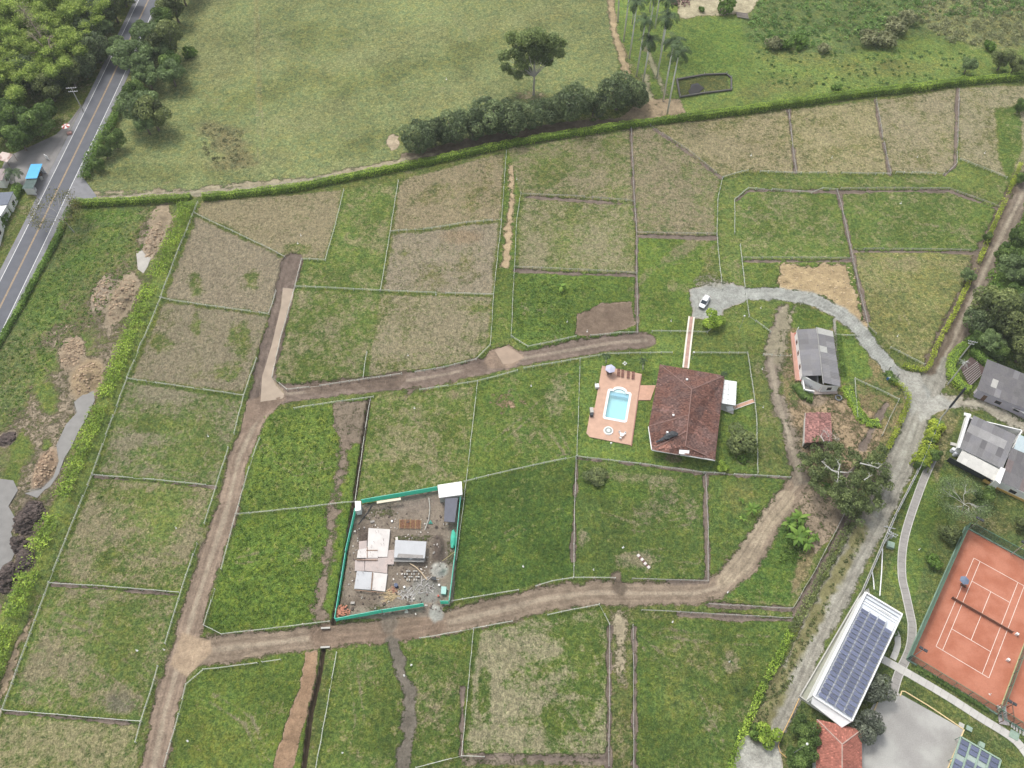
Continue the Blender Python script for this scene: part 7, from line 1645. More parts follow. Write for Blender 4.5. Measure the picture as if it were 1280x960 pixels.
for p in q_: MB().tube([(p.x, p.y, 0), (p.x, p.y, 2.6)], .07, 6).build('post', WOOD, rs)
for nm_, cor, h_, m_, lab in [('roadside_house', [(-25,208),(8,212),(3,226),(-30,224)], 3.0, mat('rosy_grey_roof', (.30, .25, .24), .9, .2, .6, world=True), 'rosy grey roof behind the palm at the left edge'),
                     ('roadside_house', [(0,241),(17,240),(10,256),(-14,258)], 3.2, mat('slate_blue_roof', (.13, .15, .19), .6, .1, 1, world=True), 'slate coloured roof at the left edge'),
                     ('roadside_house', [(-14,259),(9,257),(1,270),(-25,274)], 3.0, WHITE, 'white flat roof at the left edge below the slate one'),
                     ('roadside_house', [(-25,276),(1,273),(-6,300),(-40,304)], 2.8, mat('grey_green_roof', (.36, .38, .37), .8, .2, 1, world=True), 'grey roof lowest at the left edge')]:
    q = [G(x, y, h_) for x, y in cor]; hs_ = thing(nm_, lab, 'house', (q[0].x, q[0].y, 0)); MB().prism(q, h_, h_+.15).build('roof', m_, hs_); gq = [Vector((p.x, p.y, 0)) for p in q]; sq_ = shrink(gq, .3); walls(hs_, sq_, 0, h_, .2, WHITE); opening(hs_, sq_[1], sq_[2], .5, 1.2, 1.0, 2.1)
# pond fence in the scrub and things at the top edge
pf = thing('pond_screen', 'dark net fence round the rectangular pond near the palms', 'fence', tuple(G(842, 99))); q = gl([(846,100),(880,94),(908,93),(914,98),(914,113),(880,117),(850,122),(846,100)])
for a, b2 in zip(q[:-1], q[1:]):
    MB().beam(a+Vector((0, 0, .25)), b2+Vector((0, 0, .25)), .5, .5).build('net_panel', net_mat('dark_net', (.11, .105, .095), .85) if 'dark_net' not in bpy.data.materials else bpy.data.materials['dark_net'], pf); MB().tube([a, a+Vector((0, 0, 1.2))], .08, 6).build('post', CONC, pf)
p = G(862, 104.5); tri_sheet('plot_water', [(866,107),(874,106),(880,110),(874,116),(862,118),(860,114)], .03, water_mat('dark_water', (.035, .033, .03), .25), kind='structure')['kind'] = 'structure'
for x, y, lab in [(927,17,'stack of weathered planks beside the tan clearing')]:
    t = thing('plank_stack', lab, 'planks', tuple(G(x, y)))
    for k in range(5): p = G(x+k*.4, y+k*1.4); MB().box((p.x, p.y, .2+.0*k), (4.2, .35, .3), -.25).build('plank', mat('grey_plank', (.26, .23, .20), .9, .2, 2, rnd=.15), t)
t = thing('brick_rubble', 'dark heap of old bricks at the top edge among the palms', 'rubble', tuple(G(850, 2))); rd = random.Random(4)
for k in range(60): p = G(rd.uniform(838, 862), rd.uniform(-6, 8)); MB().box((p.x, p.y, rd.uniform(.2, .8)), (rd.uniform(.4, .9), rd.uniform(.3, .7), .35), rd.uniform(0, 3)).build('brick_lump', mat('old_brick', (.20, .13, .11), .9, .3, 2, rnd=.3), t)

def clods(name, lab, heaps, n, s, mt, seed):
    rd = random.Random(seed); mb = MB()
    for k in range(n):
        cx, cy, rx, ry, rot = heaps[k % len(heaps)]; r = math.sqrt(rd.random())*.95; a = rd.uniform(0, 6.28); c, s_ = math.cos(math.radians(rot)), math.sin(math.radians(rot)); ex, ey = rx*r*math.cos(a), ry*r*math.sin(a)
        x, y = cx+ex*c-ey*s_, cy+ex*s_+ey*c; p = gz(x, y); q = rd.uniform(*s); mb.ball(p+Vector((0, 0, q*.15)), q, 6, 4, (1.2, .9, .7), rd.uniform(.6, 1.5), .3, rd)
    o = mb.build(name, mt, kind='stuff'); return tag(o, lab, 'heap')
clods('dark_clods', 'dark broken lumps covering the black heaps in the pond at the left edge', [(44,640,12,13,0),(30,655,13,13,0),(22,680,11,11,0),(32,700,11,14,10),(14,715,11,12,0),(4,728,11,13,0),(8,548,12,6,-30)], 900, (.2, .55), mat('dark_clod', (.085, .066, .058), .95, .3, 2, attr=True), 3)
clods('tan_clods', 'tan clods lying over the heaps of fill in the strip beside the highway', [(192,300,9,24,22),(152,372,12,30,25),(108,472,16,23,28),(56,585,11,27,22),(90,440,14,20,28),(126,365,9,20,22)], 700, (.1, .36), mat('tan_clod', (.33, .245, .165), .95, .25, 2, attr=True), 4)
# ================================================================== TREES AND PLANTS
TP = tree_proto
TP('mango', 'mango_tree', '', 'tree', 11, 6.2, 8.5, 1.4, 30, 9000, .34, LMANGO, .35, lr=(.26, .42), squash=.95)
TP('mango2', 'mango_tree', '', 'tree', 12, 5.6, 8.0, 1.2, 26, 8000, .34, LMANGO, .32, lr=(.28, .44), squash=.95)
TP('dark', 'broad_tree', '', 'tree', 13, 5.5, 8.5, 2.2, 26, 7000, .36, LOLIVE, .35, lr=(.26, .42))
TP('airy', 'acacia_tree', '', 'tree', 14, 5.8, 6.0, 3.6, 34, 6500, .34, LAIRY, .28, lr=(.18, .34), squash=.55, top=.6)
TP('airy2', 'acacia_tree', '', 'tree', 15, 5.0, 5.5, 3.0, 30, 5500, .34, LAIRY, .26, lr=(.2, .34), squash=.6, top=.6)
TP('green', 'leafy_tree', '', 'tree', 16, 4.6, 7.0, 1.8, 22, 6000, .34, LBRIGHT, .28, lr=(.28, .44))
TP('shrub', 'round_shrub', '', 'shrub', 17, 1.0, 1.5, .15, 16, 2600, .11, LOLIVE, .07, lr=(.34, .5))
TP('bright', 'round_shrub', '', 'shrub', 18, 1.0, 1.4, .1, 14, 2600, .11, LHEDGE, .06, lr=(.36, .52))
TP('grey', 'grey_shrub', '', 'shrub', 19, 3.4, 4.2, .5, 26, 6500, .22, LGREY, .16, lr=(.28, .42))
TP('bush', 'bush', '', 'bush', 20, 1.6, 1.8, .1, 12, 900, .26, LWEED, .06, lr=(.34, .5))
TP('drybush', 'bush', '', 'bush', 21, 1.8, 1.6, .1, 14, 1000, .26, LDRYS, .06, lr=(.32, .5))
# the row of dark mango trees
for i, (x, y, s, lab) in enumerate([(522,176,.72,'dark rounded mango tree at the west end of the row, beside the bare spot'), (543,168,.70,'dark mango tree second from the west end of the row'), (566,163,.72,'dark mango tree third from the west end of the row'), (590,157,.76,'dark mango tree fourth from the west end of the row'),
       (612,150,.86,'tallest blue green mango tree in the middle of the row'), (638,150,.84,'dark mango tree right of the tallest one in the row'), (664,148,.62,'smaller mango tree just below the lone tree'), (688,140,.66,'smaller mango tree third from the east end of the row'), (715,134,.88,'large mango tree second from the east end of the row'), (742,133,.64,'low mango tree between the two large eastern ones'), (772,120,.90,'large round dark tree at the east end of the row'), (795,120,.66,'round dark tree nearest the palm avenue')]):
    place(('mango', 'mango2')[i % 2], x, y, lab, s*1.38, at_centre=4.0, group='dark mango trees in a row')
# lone tree in the pasture
t = thing('lone_tree', 'tall lone tree with a pale trunk and clumped crown in the pasture', 'tree', tuple(gz(667, 118)))
rg = np.random.default_rng(44); b0_ = gz(667, 118); cl = []
H_ = hgt(667, 118, 62)
for (x, y, r) in [(655,45,2.7),(672,42,2.9),(690,50,2.6),(640,50,2.3),(632,66,1.7),(700,68,1.7),(648,62,2.7),(668,58,3.0),(685,64,2.7),(632,84,1.6),(640,92,1.3),(652,78,2.4),(668,74,2.6),(684,78,2.0),(660,90,1.5),(648,90,1.4),(702,55,1.6),(664,48,2.6),(676,68,2.6),(627,68,1.2)]:
    z = min(H_+4, max(4.5, H_*(118-y)/(118-62)*.93)); p = G(x, y, z)-b0_; p.y += (rg.random()-.5)*3.0; p.z = z+(-p.y*0); cl.append((np.array(p), r*1.02))
ps, ds, ss = [], [], []
for c, r in cl:
    n = int(420*r); d = rg.normal(size=(n, 3)); d[:, 2] += .2; d /= np.linalg.norm(d, axis=1)[:, None]; ps.append(c+d*(r*(1-np.abs(rg.normal(0, .32, n))))[:, None]*np.array([1, 1, .8])+rg.normal(0, .22, (n, 3))); ds.append(d); ss.append(np.clip(rg.random()*.5+rg.uniform(0, .45, n), 0, 1))
V, Fq = leaves(np.concatenate(ps), np.concatenate(ds), .34, rg); mesh_np('crown', V, Fq, LBIG, {'shade': ('FACE', 'FLOAT', np.concatenate(ss))}, parent=t)
mb = MB(); fz = Vector((.1, .2, H_*.42)); mb.tube([(0, 0, -.3), (0, .05, H_*.2), fz], [.42, .32, .28], 9)
for c, r in cl:
    c = Vector(c)
    if c.z > fz.z+.8: mb.tube([fz+Vector((0, 0, -.3)), fz.lerp(c, .45)+Vector((0, 0, .5)), c], [.17, .10, .04], 6)
    else: q = fz+Vector((c.x*.35, c.y*.35, 1.2)); mb.tube([fz, q, c], [.13, .08, .04], 6)
m_ = BARKP; o = bpy.data.objects.new('trunk', None); me_o = None
bpy.data.objects.remove(o)
me_ = bpy.data.meshes.new('trunk'); me_.from_pydata(mb.v, [], mb.f); me_.materials.append(m_); o = bpy.data.objects.new('trunk', me_); C.objects.link(o); o.parent = t
# royal palms
def frond_mesh(seed):
    rg = np.random.default_rng(seed); V = []; Fs = []; sh = []
    nf = 15
    for f in range(nf):
        a = f*2.39996+rg.uniform(-.15, .15); el = rg.uniform(-.1, 1.15) if f < 13 else rg.uniform(-.5, .0); Lf = rg.uniform(2.9, 3.5); s0 = rg.random()*.6
        h = np.array([math.cos(a), math.sin(a), 0]); side = np.array([-math.sin(a), math.cos(a), 0]); p = np.array([0, 0, 0.]); ang = el; seg = 10; prev = None
        for k in range(seg+1):
            t_ = k/seg; w = .50*math.sin(math.pi*min(1, t_*.9+.12))**.7; dr_ = .34*w
            l_ = p-side*w+np.array([0, 0, -dr_]); r_2 = p+side*w+np.array([0, 0, -dr_])
            cur = len(V); V += [l_, p.copy(), r_2]
            if prev is not None: Fs += [(prev, prev+1, cur+1, cur), (prev+1, prev+2, cur+2, cur+1)] if k % 1 == 0 else []; sh += [min(1, s0+rg.uniform(0, .35)) for _ in range(2)]
            prev = cur; d = h*math.cos(ang)+np.array([0, 0, math.sin(ang)]); p = p+d*Lf/seg; ang -= .20+.10*k/seg
    return np.array(V), np.array(Fs), np.array(sh)
pmV, pmF, pmS = frond_mesh(5); pmV2, pmF2, pmS2 = frond_mesh(6)
# leaflets: split fronds into strips so sky shows between them
def leaflets(V, Fq, S, seed):
    rg = np.random.default_rng(seed); nv = []; nf = []; ns = []
    for q, s in zip(Fq, S):
        a, b2, c, d = [V[i] for i in q]
        for k in range(3):
            t0_, t1_ = k/3+.04, k/3+.26; e = rg.uniform(-.12, .12)
            o = len(nv); tip0 = (a*(1-t0_)+d*t0_) if k >= 0 else a
            nv += [a+(d-a)*t0_, a+(d-a)*t1_, b2+(c-b2)*t1_, b2+(c-b2)*t0_]; nf.append((o, o+1, o+2, o+3)); ns.append(min(1, max(0, s+rg.uniform(-.15, .15))))
    return np.array(nv), np.array(nf), np.array(ns)
pal = []
for V_, F_, S_ in ((pmV, pmF, pmS), (pmV2, pmF2, pmS2)):
    v_, f_, s_ = leaflets(V_, F_, S_, 3); o = mesh_np('crown', v_, f_, LPALM, {'shade': ('FACE', 'FLOAT', s_)}); pal.append(o.data); bpy.data.objects.remove(o)
PB = mat('palm_trunk', (.66, .65, .60), .9, .15, 1.5); PG = mat('crownshaft_green', (.12, .19, .07), .6, .15, 2)
def palm(base, top, lab, s=1.0, lean=0.0, h=None, group='royal palms of the avenue', name='royal_palm', r=.24):
    b2 = gz(*base); H = h or hgt(base[0], base[1], top[1]); t = thing(name, lab, 'palm tree', tuple(b2), group=group); rd = random.Random(int(base[0]))
    s = s*1.42 if name == 'royal_palm' else s*1.25; tip = (G(top[0], top[1], H)-b2) if top else Vector((0, 0, H)); tip = Vector((tip.x*1.0, tip.y, H)); mdl = tip*.5+Vector((rd.uniform(-.1, .1), rd.uniform(-.1, .1), 0))
    MB().tube([b2+Vector((0, 0, -.3)), b2+mdl, b2+tip], [r*1.25, r, r*.7], 8).build('trunk', PB, t, smooth=True)
    MB().tube([b2+tip+Vector((0, 0, -.2)), b2+tip+Vector((0, 0, 1.1*s))], [r*.85, r*.55], 8).build('crownshaft', PG, t, smooth=True)
    o = bpy.data.objects.new('crown', pal[rd.randrange(2)]); C.objects.link(o); o.parent = t; o.location = tip+Vector((0, 0, 1.0*s)); o.rotation_euler = (0, 0, rd.uniform(0, 6)); o.scale = (s, s, s)
palm((834,142.5), (848,70), 'royal palm nearest the hedge, standing at the corner of the rectangular pond', 1.15)
palm((829,126), (842,56), 'royal palm just behind the nearest one, its crown overlapping it', 1.15)
palm((804,102), (812,55), 'royal palm on the west side with its foot behind the round dark tree', 1.12, h=14)
palm((821,97), (834,26), 'royal palm in the middle with a thin pale trunk and low dark fronds', 1.15)
palm((795.5,95), (806.5,30), 'royal palm left of the middle, second crown from the hedge on the west side', 1.12)
palm((786.7,72.5), (796,7), 'royal palm with its crown cut by the top edge, beside the tan footpath', 1.1)
palm((818.7,35), (828,-25), 'royal palm far back in the avenue, trunk between two crowns', 1.1)
palm((779.5,51), (788,-16), 'royal palm beside the tan footpath, crown above the picture', 1.1)
palm((772.5,26.7), (776,-38), 'royal palm farthest left, only its lower trunk in view', 1.1)
palm((808,60), (818,-2), 'royal palm behind the middle ones whose crown touches the top edge', 1.1)
palm((790,30), (799,-30), 'slim royal palm trunk between the footpath and the middle crowns', 1.0, r=.18)
palm((812,14), (820,-44), 'slim royal palm far back, left of the brick heap', 1.0, r=.18)
palm((826,62), (836,4), 'slim royal palm with its crown touching the top edge, right of the middle', 1.0, r=.18)
palm((800,4), (806,-50), 'slim royal palm farthest back beside the tan footpath', 1.0, r=.18)
palm((757.5,453), (758,446), 'small garden palm behind the lilac parasol', .42, h=3.2, group='garden palms by the pool', name='garden_palm', r=.13)
palm((804,462), (803.5,452), 'small garden palm at the corner of the terrace next to the brick landing', .42, h=3.4, group='garden palms by the pool', name='garden_palm', r=.13)
palm((903,477), (905,468), 'small palm at the corner of the big clay roof', .36, h=3.0, group='garden palms by the pool', name='garden_palm', r=.13)
palm((18,228), (18,219), 'broad dark green palm beside the blue-roofed stall', 1.0, h=3.0, group='palms by the highway', name='roadside_palm', r=.2)
# trees along the highway, east side
for i, (k, x, y, s, lab) in enumerate([('dark',216,8,.85,'dark tree at the top of the highway verge'), ('green',204,22,.8,'light green tree near the top of the highway verge'), ('dark',226,-12,.8,'dark tree at the top edge beside the pasture'), ('airy',186,44,1.0,'pale feathery tree reaching over the right highway lane'), ('dark',208,52,1.0,'large dark tree between the feathery ones and the pasture'),
       ('green',212,76,.8,'green tree whose foot stands in the pasture edge'), ('airy2',200,62,.8,'small feathery tree behind the large dark one'), ('airy',168,72,1.05,'wide feathery tree hanging across the whole highway'), ('airy2',150,62,.8,'small feathery tree on the left side over the road edge'), ('airy2',182,92,.85,'feathery tree on the right verge below the wide one'), ('airy',213,90,.75,'low feathery tree facing the pasture'),
       ('green',170,112,.7,'light green tree at the kerb of the highway'), ('airy',172,132,1.0,'large grey green tree on the right verge, half way down'), ('dark',190,143,.85,'large round tree lowest on the right verge'), ('airy2',180,150,.75,'grey green feathery tree beside the lowest round one'), ('green',141,172,.6,'small mixed green tree close to the highway edge line'), ('green',130,188,.42,'bright small tree on the verge below the others'), ('green',122,204,.38,'bright low tree on the verge above the access track'), ('bush',236,66,1.7,'small bright green bush alone in the pasture edge'), ('airy2',145,55,.6,'feathery treetop left of the highway'), ('dark',236,-30,.9,'dark tree beyond the top edge by the highway')]):
    place(k, x, y, lab, s*(1.28 if k != 'bush' else 1), at_centre=(5.5 if k != 'bush' else .8), group='trees along the highway')
hedge([(166,110),(156,128),(148,144),(138,160),(128,178),(118,196),(112,212),(108,226)], 1.6, 2.0, 'ragged green shrubbery along the right verge of the highway', LWEED, seed=31, leaf=.3, den=14, gaps=.12)
hedge([(222,-40),(208,5),(198,30),(190,55),(182,78)], 2.2, 2.4, 'dark undergrowth below the trees of the right highway verge', LMANGO, seed=32, leaf=.32, den=12)
# west side trees
for k, x, y, s, lab in [('green',42,150,1.15,'broad green tree with large leaves left of the gravel forecourt'), ('green',22,170,1.0,'fuller part crown tree above the open shelter'), ('green',58,138,.8,'smaller green tree between grove and forecourt'), ('green',10,145,1.1,'leafy tree under the lower edge of the bamboo grove'), ('dark',60,112,.8,'blue green tree in the shadow below the bamboo'), ('mango',28,92,1.0,'dark blue green tree inside the bamboo grove'), ('airy2',128,38,.85,'pale green feathery tree right of the bamboo grove'), ('dark',140,10,1.0,'dark tree at the top, left of the highway'), ('mango',118,62,.9,'dark tree at the right edge of the bamboo grove'), ('mango2',102,82,.8,'dark low tree below the right edge of the grove'), ('mango2',152,-8,.9,'dark treetop at the top edge left of the highway'), ('dark',88,95,.8,'dark green tree beside the brown verge'), ('mango',125,18,.9,'dark tree above the pale feathery one'), ('dark',-10,120,1.1,'dark tree at the left edge below the bamboo'), ('green',2,160,.9,'green tree at the left edge above the shelter'), ('mango',70,100,.7,'dark tree at the lower right foot of the grove'), ('mango2',110,40,.9,'dark tree showing between the right bamboo plumes')]:
    place(k, x, y, lab, s*1.1, at_centre=5.0, group='trees left of the highway')
# the bamboo grove: arching culms with feathery plumes
BR = []
for v_i in range(4):
    rg = np.random.default_rng(60+v_i); rd = random.Random(60+v_i); t = thing('bamboo', '', 'bamboo')
    Lc = 13.5; pts = []; p = np.array([0., 0, 0]); ang = math.pi/2-.05
    for k in range(15): pts.append(p.copy()); p = p+np.array([math.cos(ang), 0, math.sin(ang)])*Lc/14; ang -= .012*k**1.28
    pts = np.array(pts); n = 1500; s = rg.uniform(.30, 1.0, n)**.8*14; i = np.clip(s.astype(int), 0, 13); f = (s-i)[:, None]; b_ = pts[i]*(1-f)+pts[i+1 if False else np.clip(i+1, 0, 14)]*f
    w = .35+1.25*np.sin(np.pi*np.clip((s/14-.22)/.85, 0, 1))**.8; off = rg.normal(size=(n, 3))*w[:, None]*np.array([.5, .62, .38]); off[:, 2] -= .25*w
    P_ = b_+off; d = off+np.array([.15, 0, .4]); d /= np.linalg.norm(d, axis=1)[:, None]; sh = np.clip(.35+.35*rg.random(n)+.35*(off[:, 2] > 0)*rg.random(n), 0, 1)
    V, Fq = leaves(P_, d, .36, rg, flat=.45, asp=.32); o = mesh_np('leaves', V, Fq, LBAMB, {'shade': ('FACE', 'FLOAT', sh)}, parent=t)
    MB().tube([tuple(q) for q in pts], [.09*(1-.75*k/14) for k in range(15)], 6).build('culm', mat('bamboo_culm', (.20, .24, .08), .6, .2, 1), t)
    BR.append((t, [(c, []) for c in t.children] if len(t.children) else tree_of(t)))
rd = random.Random(77); nb_count = 0; used_b = set()
for gy in range(-27, 118, 9):
    for gx in range(-18, 128, 10):
        x, y = gx+rd.uniform(-4, 4), gy+rd.uniform(-4, 4)
        lim = 118-max(0, (y-20))*.42
        if x > lim or (y > 62 and x > 78) or (y > 92 and 20 < x): continue
        if rd.random() < .10: continue
        v_i = rd.randrange(4); t, ch = BR[v_i]; p = G(x, y, 8.0); p.z = 0; s = rd.uniform(.8, 1.15); rz = rd.gauss(-.9, 1.1)
        if v_i not in used_b: used_b.add(v_i); o = t; o.location = p; o.rotation_euler = (0, 0, rz); o.scale = (s,)*3
        else: o = copy_thing(t, ch, p, rz, s)
        zone = 'at the very top of the picture' if y < 12 else ('against the left edge of the picture' if x < 22 else ('on the highway side of the grove' if x > 86 else ('on the near side of the grove' if y > 66 else 'in the heart of the grove round the dead tree')))
        o['label'] = 'arching feathery yellow green bamboo plume '+zone; o['group'] = 'bamboo plumes '+zone
hedge([(-40,-40),(60,-30),(120,-20)], 9, 3, 'dark undergrowth under the far part of the bamboo grove', LMANGO, seed=34, leaf=.5, den=2.2, name='undergrowth', cat='undergrowth')
hedge([(-40,20),(40,30),(108,40)], 9, 3, 'dark undergrowth under the middle of the bamboo grove', LMANGO, seed=35, leaf=.5, den=2.4, name='undergrowth', cat='undergrowth')
hedge([(-30,78),(20,88),(80,92)], 8, 3, 'dark undergrowth under the near part of the bamboo grove', LMANGO, seed=36, leaf=.5, den=2.6, name='undergrowth', cat='undergrowth')
# bare and dead trees
def bare_tree(name, base, lab, H, R, seed, mt, n1=7, n2=5, leaves_n=0, lm=None, r=.16, lean=(0, 0), spread=1.0, leaf=.22):
    b2 = gz(*base); t = thing(name, lab, 'tree', tuple(b2)); rd = random.Random(seed); mb = MB(); tips = []
    top = b2+Vector((lean[0], lean[1], H*.45)); mb.tube([b2-Vector((0, 0, .3)), top], [r*1.2, r*.8], 8)
    for k in range(n1):
        a = k*math.tau/n1+rd.uniform(-.4, .4); e = top+Vector((lean[0]+math.cos(a)*R*.55, lean[1]+math.sin(a)*R*.55, H*rd.uniform(.1, .35)*spread)); m = top.lerp(e, .5)+Vector((rd.uniform(-.5, .5), rd.uniform(-.5, .5), .4)); mb.tube([top, m, e], [r*.55, r*.4, r*.28], 6)
        for j in range(n2):
            a2 = a+rd.uniform(-1.1, 1.1); q = e+Vector((math.cos(a2)*R*.5, math.sin(a2)*R*.5, rd.uniform(-.6, 1.0)*spread)); m2 = e.lerp(q, .5)+Vector((rd.uniform(-.4, .4), rd.uniform(-.4, .4), rd.uniform(-.2, .4))); mb.tube([m.lerp(e, rd.random()), m2, q], [r*.25, r*.17, r*.07], 5); tips += [m2, q]
            for _ in range(2): a3 = a2+rd.uniform(-.9, .9); z_ = m2+Vector((math.cos(a3)*R*.28, math.sin(a3)*R*.28, rd.uniform(-.2, .5))); mb.tube([m2, z_], [r*.12, r*.05], 4); tips.append(z_)
    mb.build('branches', mt, t)
    if leaves_n:
        rg = np.random.default_rng(seed); c = np.array([tuple(p-b2) for p in tips]); k = rg.integers(0, len(c), leaves_n); P_ = c[k]+rg.normal(0, R*.12, (leaves_n, 3)); V, Fq = leaves(P_, np.tile([0, 0, 1.], (leaves_n, 1)), leaf, rg, flat=.3); mesh_np('foliage', V, Fq, lm, {'shade': ('FACE', 'FLOAT', rg.random(leaves_n))}, parent=t)
    return t
GREYB = mat('bleached_branch', (.50, .49, .45), .9, .15, 2); GREYW = mat('grey_twigs', (.33, .32, .29), .9, .2, 2)
bare_tree('half_bare_tree', (1203,640), 'half bare pale twigged tree on the lawn before the clubhouse', 7, 5.0, 31, GREYB, 7, 7, 5200, LAIRY, r=.10, leaf=.15, lean=(-.8, .5))
place('green', 1229, 622, 'small grey green tree right of the half bare one', .55, at_centre=3)
t = bare_tree('dead_tree', (86,97), 'dead pale tree leaning in front of the bamboo grove', 17, 4.5, 9, mat('dead_wood', (.34, .28, .22), .9, .2, 1), 5, 6, r=.3, lean=(-2.2, 1.0))
b2 = gz(86, 97); mb = MB(); rd = random.Random(2)
tipp = G(28, 12, 17); mb.tube([b2, b2.lerp(tipp, .5)+Vector((0, 0, 1)), tipp], [.34, .24, .1], 8)
for k in range(46): f = rd.uniform(.25, 1); q = b2.lerp(tipp, f)+Vector((0, 0, 1-abs(f-.5)*2)); mb.tube([q, q+Vector((rd.uniform(-3, 3), rd.uniform(-1, 3), rd.uniform(-.5, 2)))], [.08, .02], 4)
mb.build('leaning_trunk', MATS['dead_wood'], t)
rg = np.random.default_rng(4); n = 900; f = rg.uniform(.45, 1.05, n)[:, None]; V, Fq = leaves((np.array(tipp-b2)[None]*f)+rg.normal(0, 1.3, (n, 3)), np.tile([0, 0, 1.], (n, 1)), .24, rg); mesh_np('dry_foliage', V, Fq, leaf_mat('dead_leaves', (.22, .21, .12), (.30, .28, .18)), {'shade': ('FACE', 'FLOAT', rg.random(n))}, parent=t)
# thin tree over the highway mouth
t = bare_tree('thin_tree', (93,290), 'thin yellowish leaved tree spreading over the highway by the track mouth', 8, 6.0, 5, GREYW, 7, 5, 2300, leaf_mat('yellowish_leaves', (.16, .17, .06), (.33, .30, .10)), r=.12, lean=(-2.0, 1.4), leaf=.2)
# the big tree by the shed: three crown parts with bleached dead limbs
bt = thing('big_tree', 'big spreading olive green tree with bleached dead limbs by the clay-roofed shed', 'tree', tuple(gz(1052, 600))); b0_ = gz(1052, 600); rg = np.random.default_rng(9)
lobs = []
for (x, y, z, r, n) in [(1025,568,5,3.3,9),(1010,580,4.5,2.6,6),(1040,590,6.5,3.2,9),(1048,562,5,2.6,6),(1022,600,5,2.8,7),(1045,612,6,3.6,10),(1062,618,6,3.4,9),(1080,575,5.5,3.2,9),(1095,585,5.5,3.0,8),(1100,568,4.8,2.4,5),(1078,600,6.5,3.4,9),(1092,610,5,3.0,7),(1062,636,4.5,2.6,6),(1078,630,4.5,2.8,6),(1098,625,4,2.2,4),(1108,600,4,2.0,4),(1036,575,6,2.8,6),(1056,628,5,2.6,6)]:
    c = G(x, y, z)-b0_; c = np.array((c.x, c.y, z))
    for _ in range(int(n*1.9)): lobs.append((c+rg.normal(0, r*.42, 3)*np.array([1, 1, .45]), rg.uniform(.7, 1.35)))
ps, ds, ss = [], [], []
for c, r in lobs:
    n = 85; d = rg.normal(size=(n, 3)); d[:, 2] += .3; d /= np.linalg.norm(d, axis=1)[:, None]; ps.append(c+d*(r*(1-np.abs(rg.normal(0, .25, n))))[:, None]*np.array([1, 1, .65])); ds.append(d); ss.append(np.clip(rg.random()*.6+rg.uniform(0, .35, n), 0, 1))
V, Fq = leaves(np.concatenate(ps), np.concatenate(ds), .25, rg); mesh_np('crown', V, Fq, LBIG, {'shade': ('FACE', 'FLOAT', np.concatenate(ss))}, parent=bt)
mb = MB(); ft = b0_+Vector((0, 0, 2.6)); mb.tube([b0_-Vector((0, 0, .3)), ft], [.75, .6], 12)
for (x, y, z) in [(1025,570,5),(1095,585,5.5),(1078,630,4.5),(1045,600,6.5),(1010,582,4.5),(1078,577,5.5),(1062,636,4.4),(1105,605,4)]: e = G(x, y, z-.6); mb.tube([ft, ft.lerp(e, .5)+Vector((0, 0, .3)), e], [.36, .24, .1], 8)
mb.build('trunk', BARK, bt)
rd = random.Random(5)
def dead_limb(path, r0, zs):
    mb = MB(); q = [G(x, y, z) for (x, y), z in zip(path, zs)]; mb.tube(q, [r0*(1-.75*k/(len(q)-1)) for k in range(len(q))], 7)
    for a in q[1:]:
        for _ in range(3): e = a+Vector((rd.uniform(-1.1, 1.1), rd.uniform(-1.1, 1.1), rd.uniform(0, .6))); mb.tube([a, a.lerp(e, .5)+Vector((rd.uniform(-.2, .2), rd.uniform(-.2, .2), .1)), e], [r0*.3, r0*.2, r0*.08], 5)
    mb.build('dead_limb', GREYB, bt)
dead_limb([(1048,590),(1040,588),(1033,582),(1027,577)], .19, [7.4, 7.8, 8.0, 8.1]); dead_limb([(1048,588),(1050,581),(1047,577)], .17, [7.5, 8.2, 8.6]); dead_limb([(1048,590),(1048,597),(1046,602)], .15, [7.4, 7.7, 8]); dead_limb([(1050,590),(1060,591)], .14, [7.4, 7.9])
dead_limb([(1075,579),(1088,582),(1098,585),(1099,580)], .17, [7.2, 7.4, 7.6, 7.8]); dead_limb([(1080,600),(1085,597),(1088,595)], .14, [7.6, 7.9, 8.0]); dead_limb([(1030,552),(1026,545),(1030,538),(1036,546)], .13, [4.6, 4.6, 4.4, 4.6])
t = bare_tree('pale_sapling', (1033,553), 'pale leafless twigs over the right side of the small clay roof', 4.6, 2.2, 14, GREYB, 7, 5, r=.07)
# garden plants
place('bright', 890, 405, 'round bright green bush beside the parked car', (3.1, 3.1, 2.5), zoff=-.1); place('shrub', 922, 556, 'large round olive shrub on the house lawn', (4.1, 4.1, 2.9)); place('bright', 902.5, 585, 'small yellow green clipped bush below the big house', (1.5, 1.5, 1.0)); place('shrub', 744, 598, 'low flat olive shrub below the pool terrace', (2.8, 2.8, 1.2))
place('bush', 926, 575, 'thin grey bush near the fence corner of the house lawn', .8); place('grey', 1096, 862, 'upper of two round grey green shrubs by the gravel yard', 1.0, at_centre=2.2); place('grey', 1084, 908, 'lower of two round grey green shrubs by the gravel yard', 1.05, at_centre=2.2)
place('shrub', 1182, 672, 'small dark round tree on the lawn left of the clay court', (2.4, 2.4, 2.4)); place('bush', 1167, 705, 'small wispy bush on the lawn beside the court fence', 1.25); place('shrub', 1275, 660, 'small round shrub above the clay court at the frame edge', (1.9, 1.9, 2.0)); place('green', 1166, 572, 'small dark green tree at the top of the garden path', .42, at_centre=2.2)
place('green', 1008, 936, 'green tree beside the orange roof at the bottom', .62, at_centre=3); place('green', 1004, 912, 'green tree between the white hall and the rail', .62, at_centre=3); place('green', 996, 948, 'small leafy tree right of the yellow rail at the bottom', .6, at_centre=3); place('bright', 958, 921, 'green bush leaning over the gravel at the bottom', (2.6, 2.6, 2.0)); place('bush', 946, 918, 'small bush at the lower end of the hedge', 1.3)
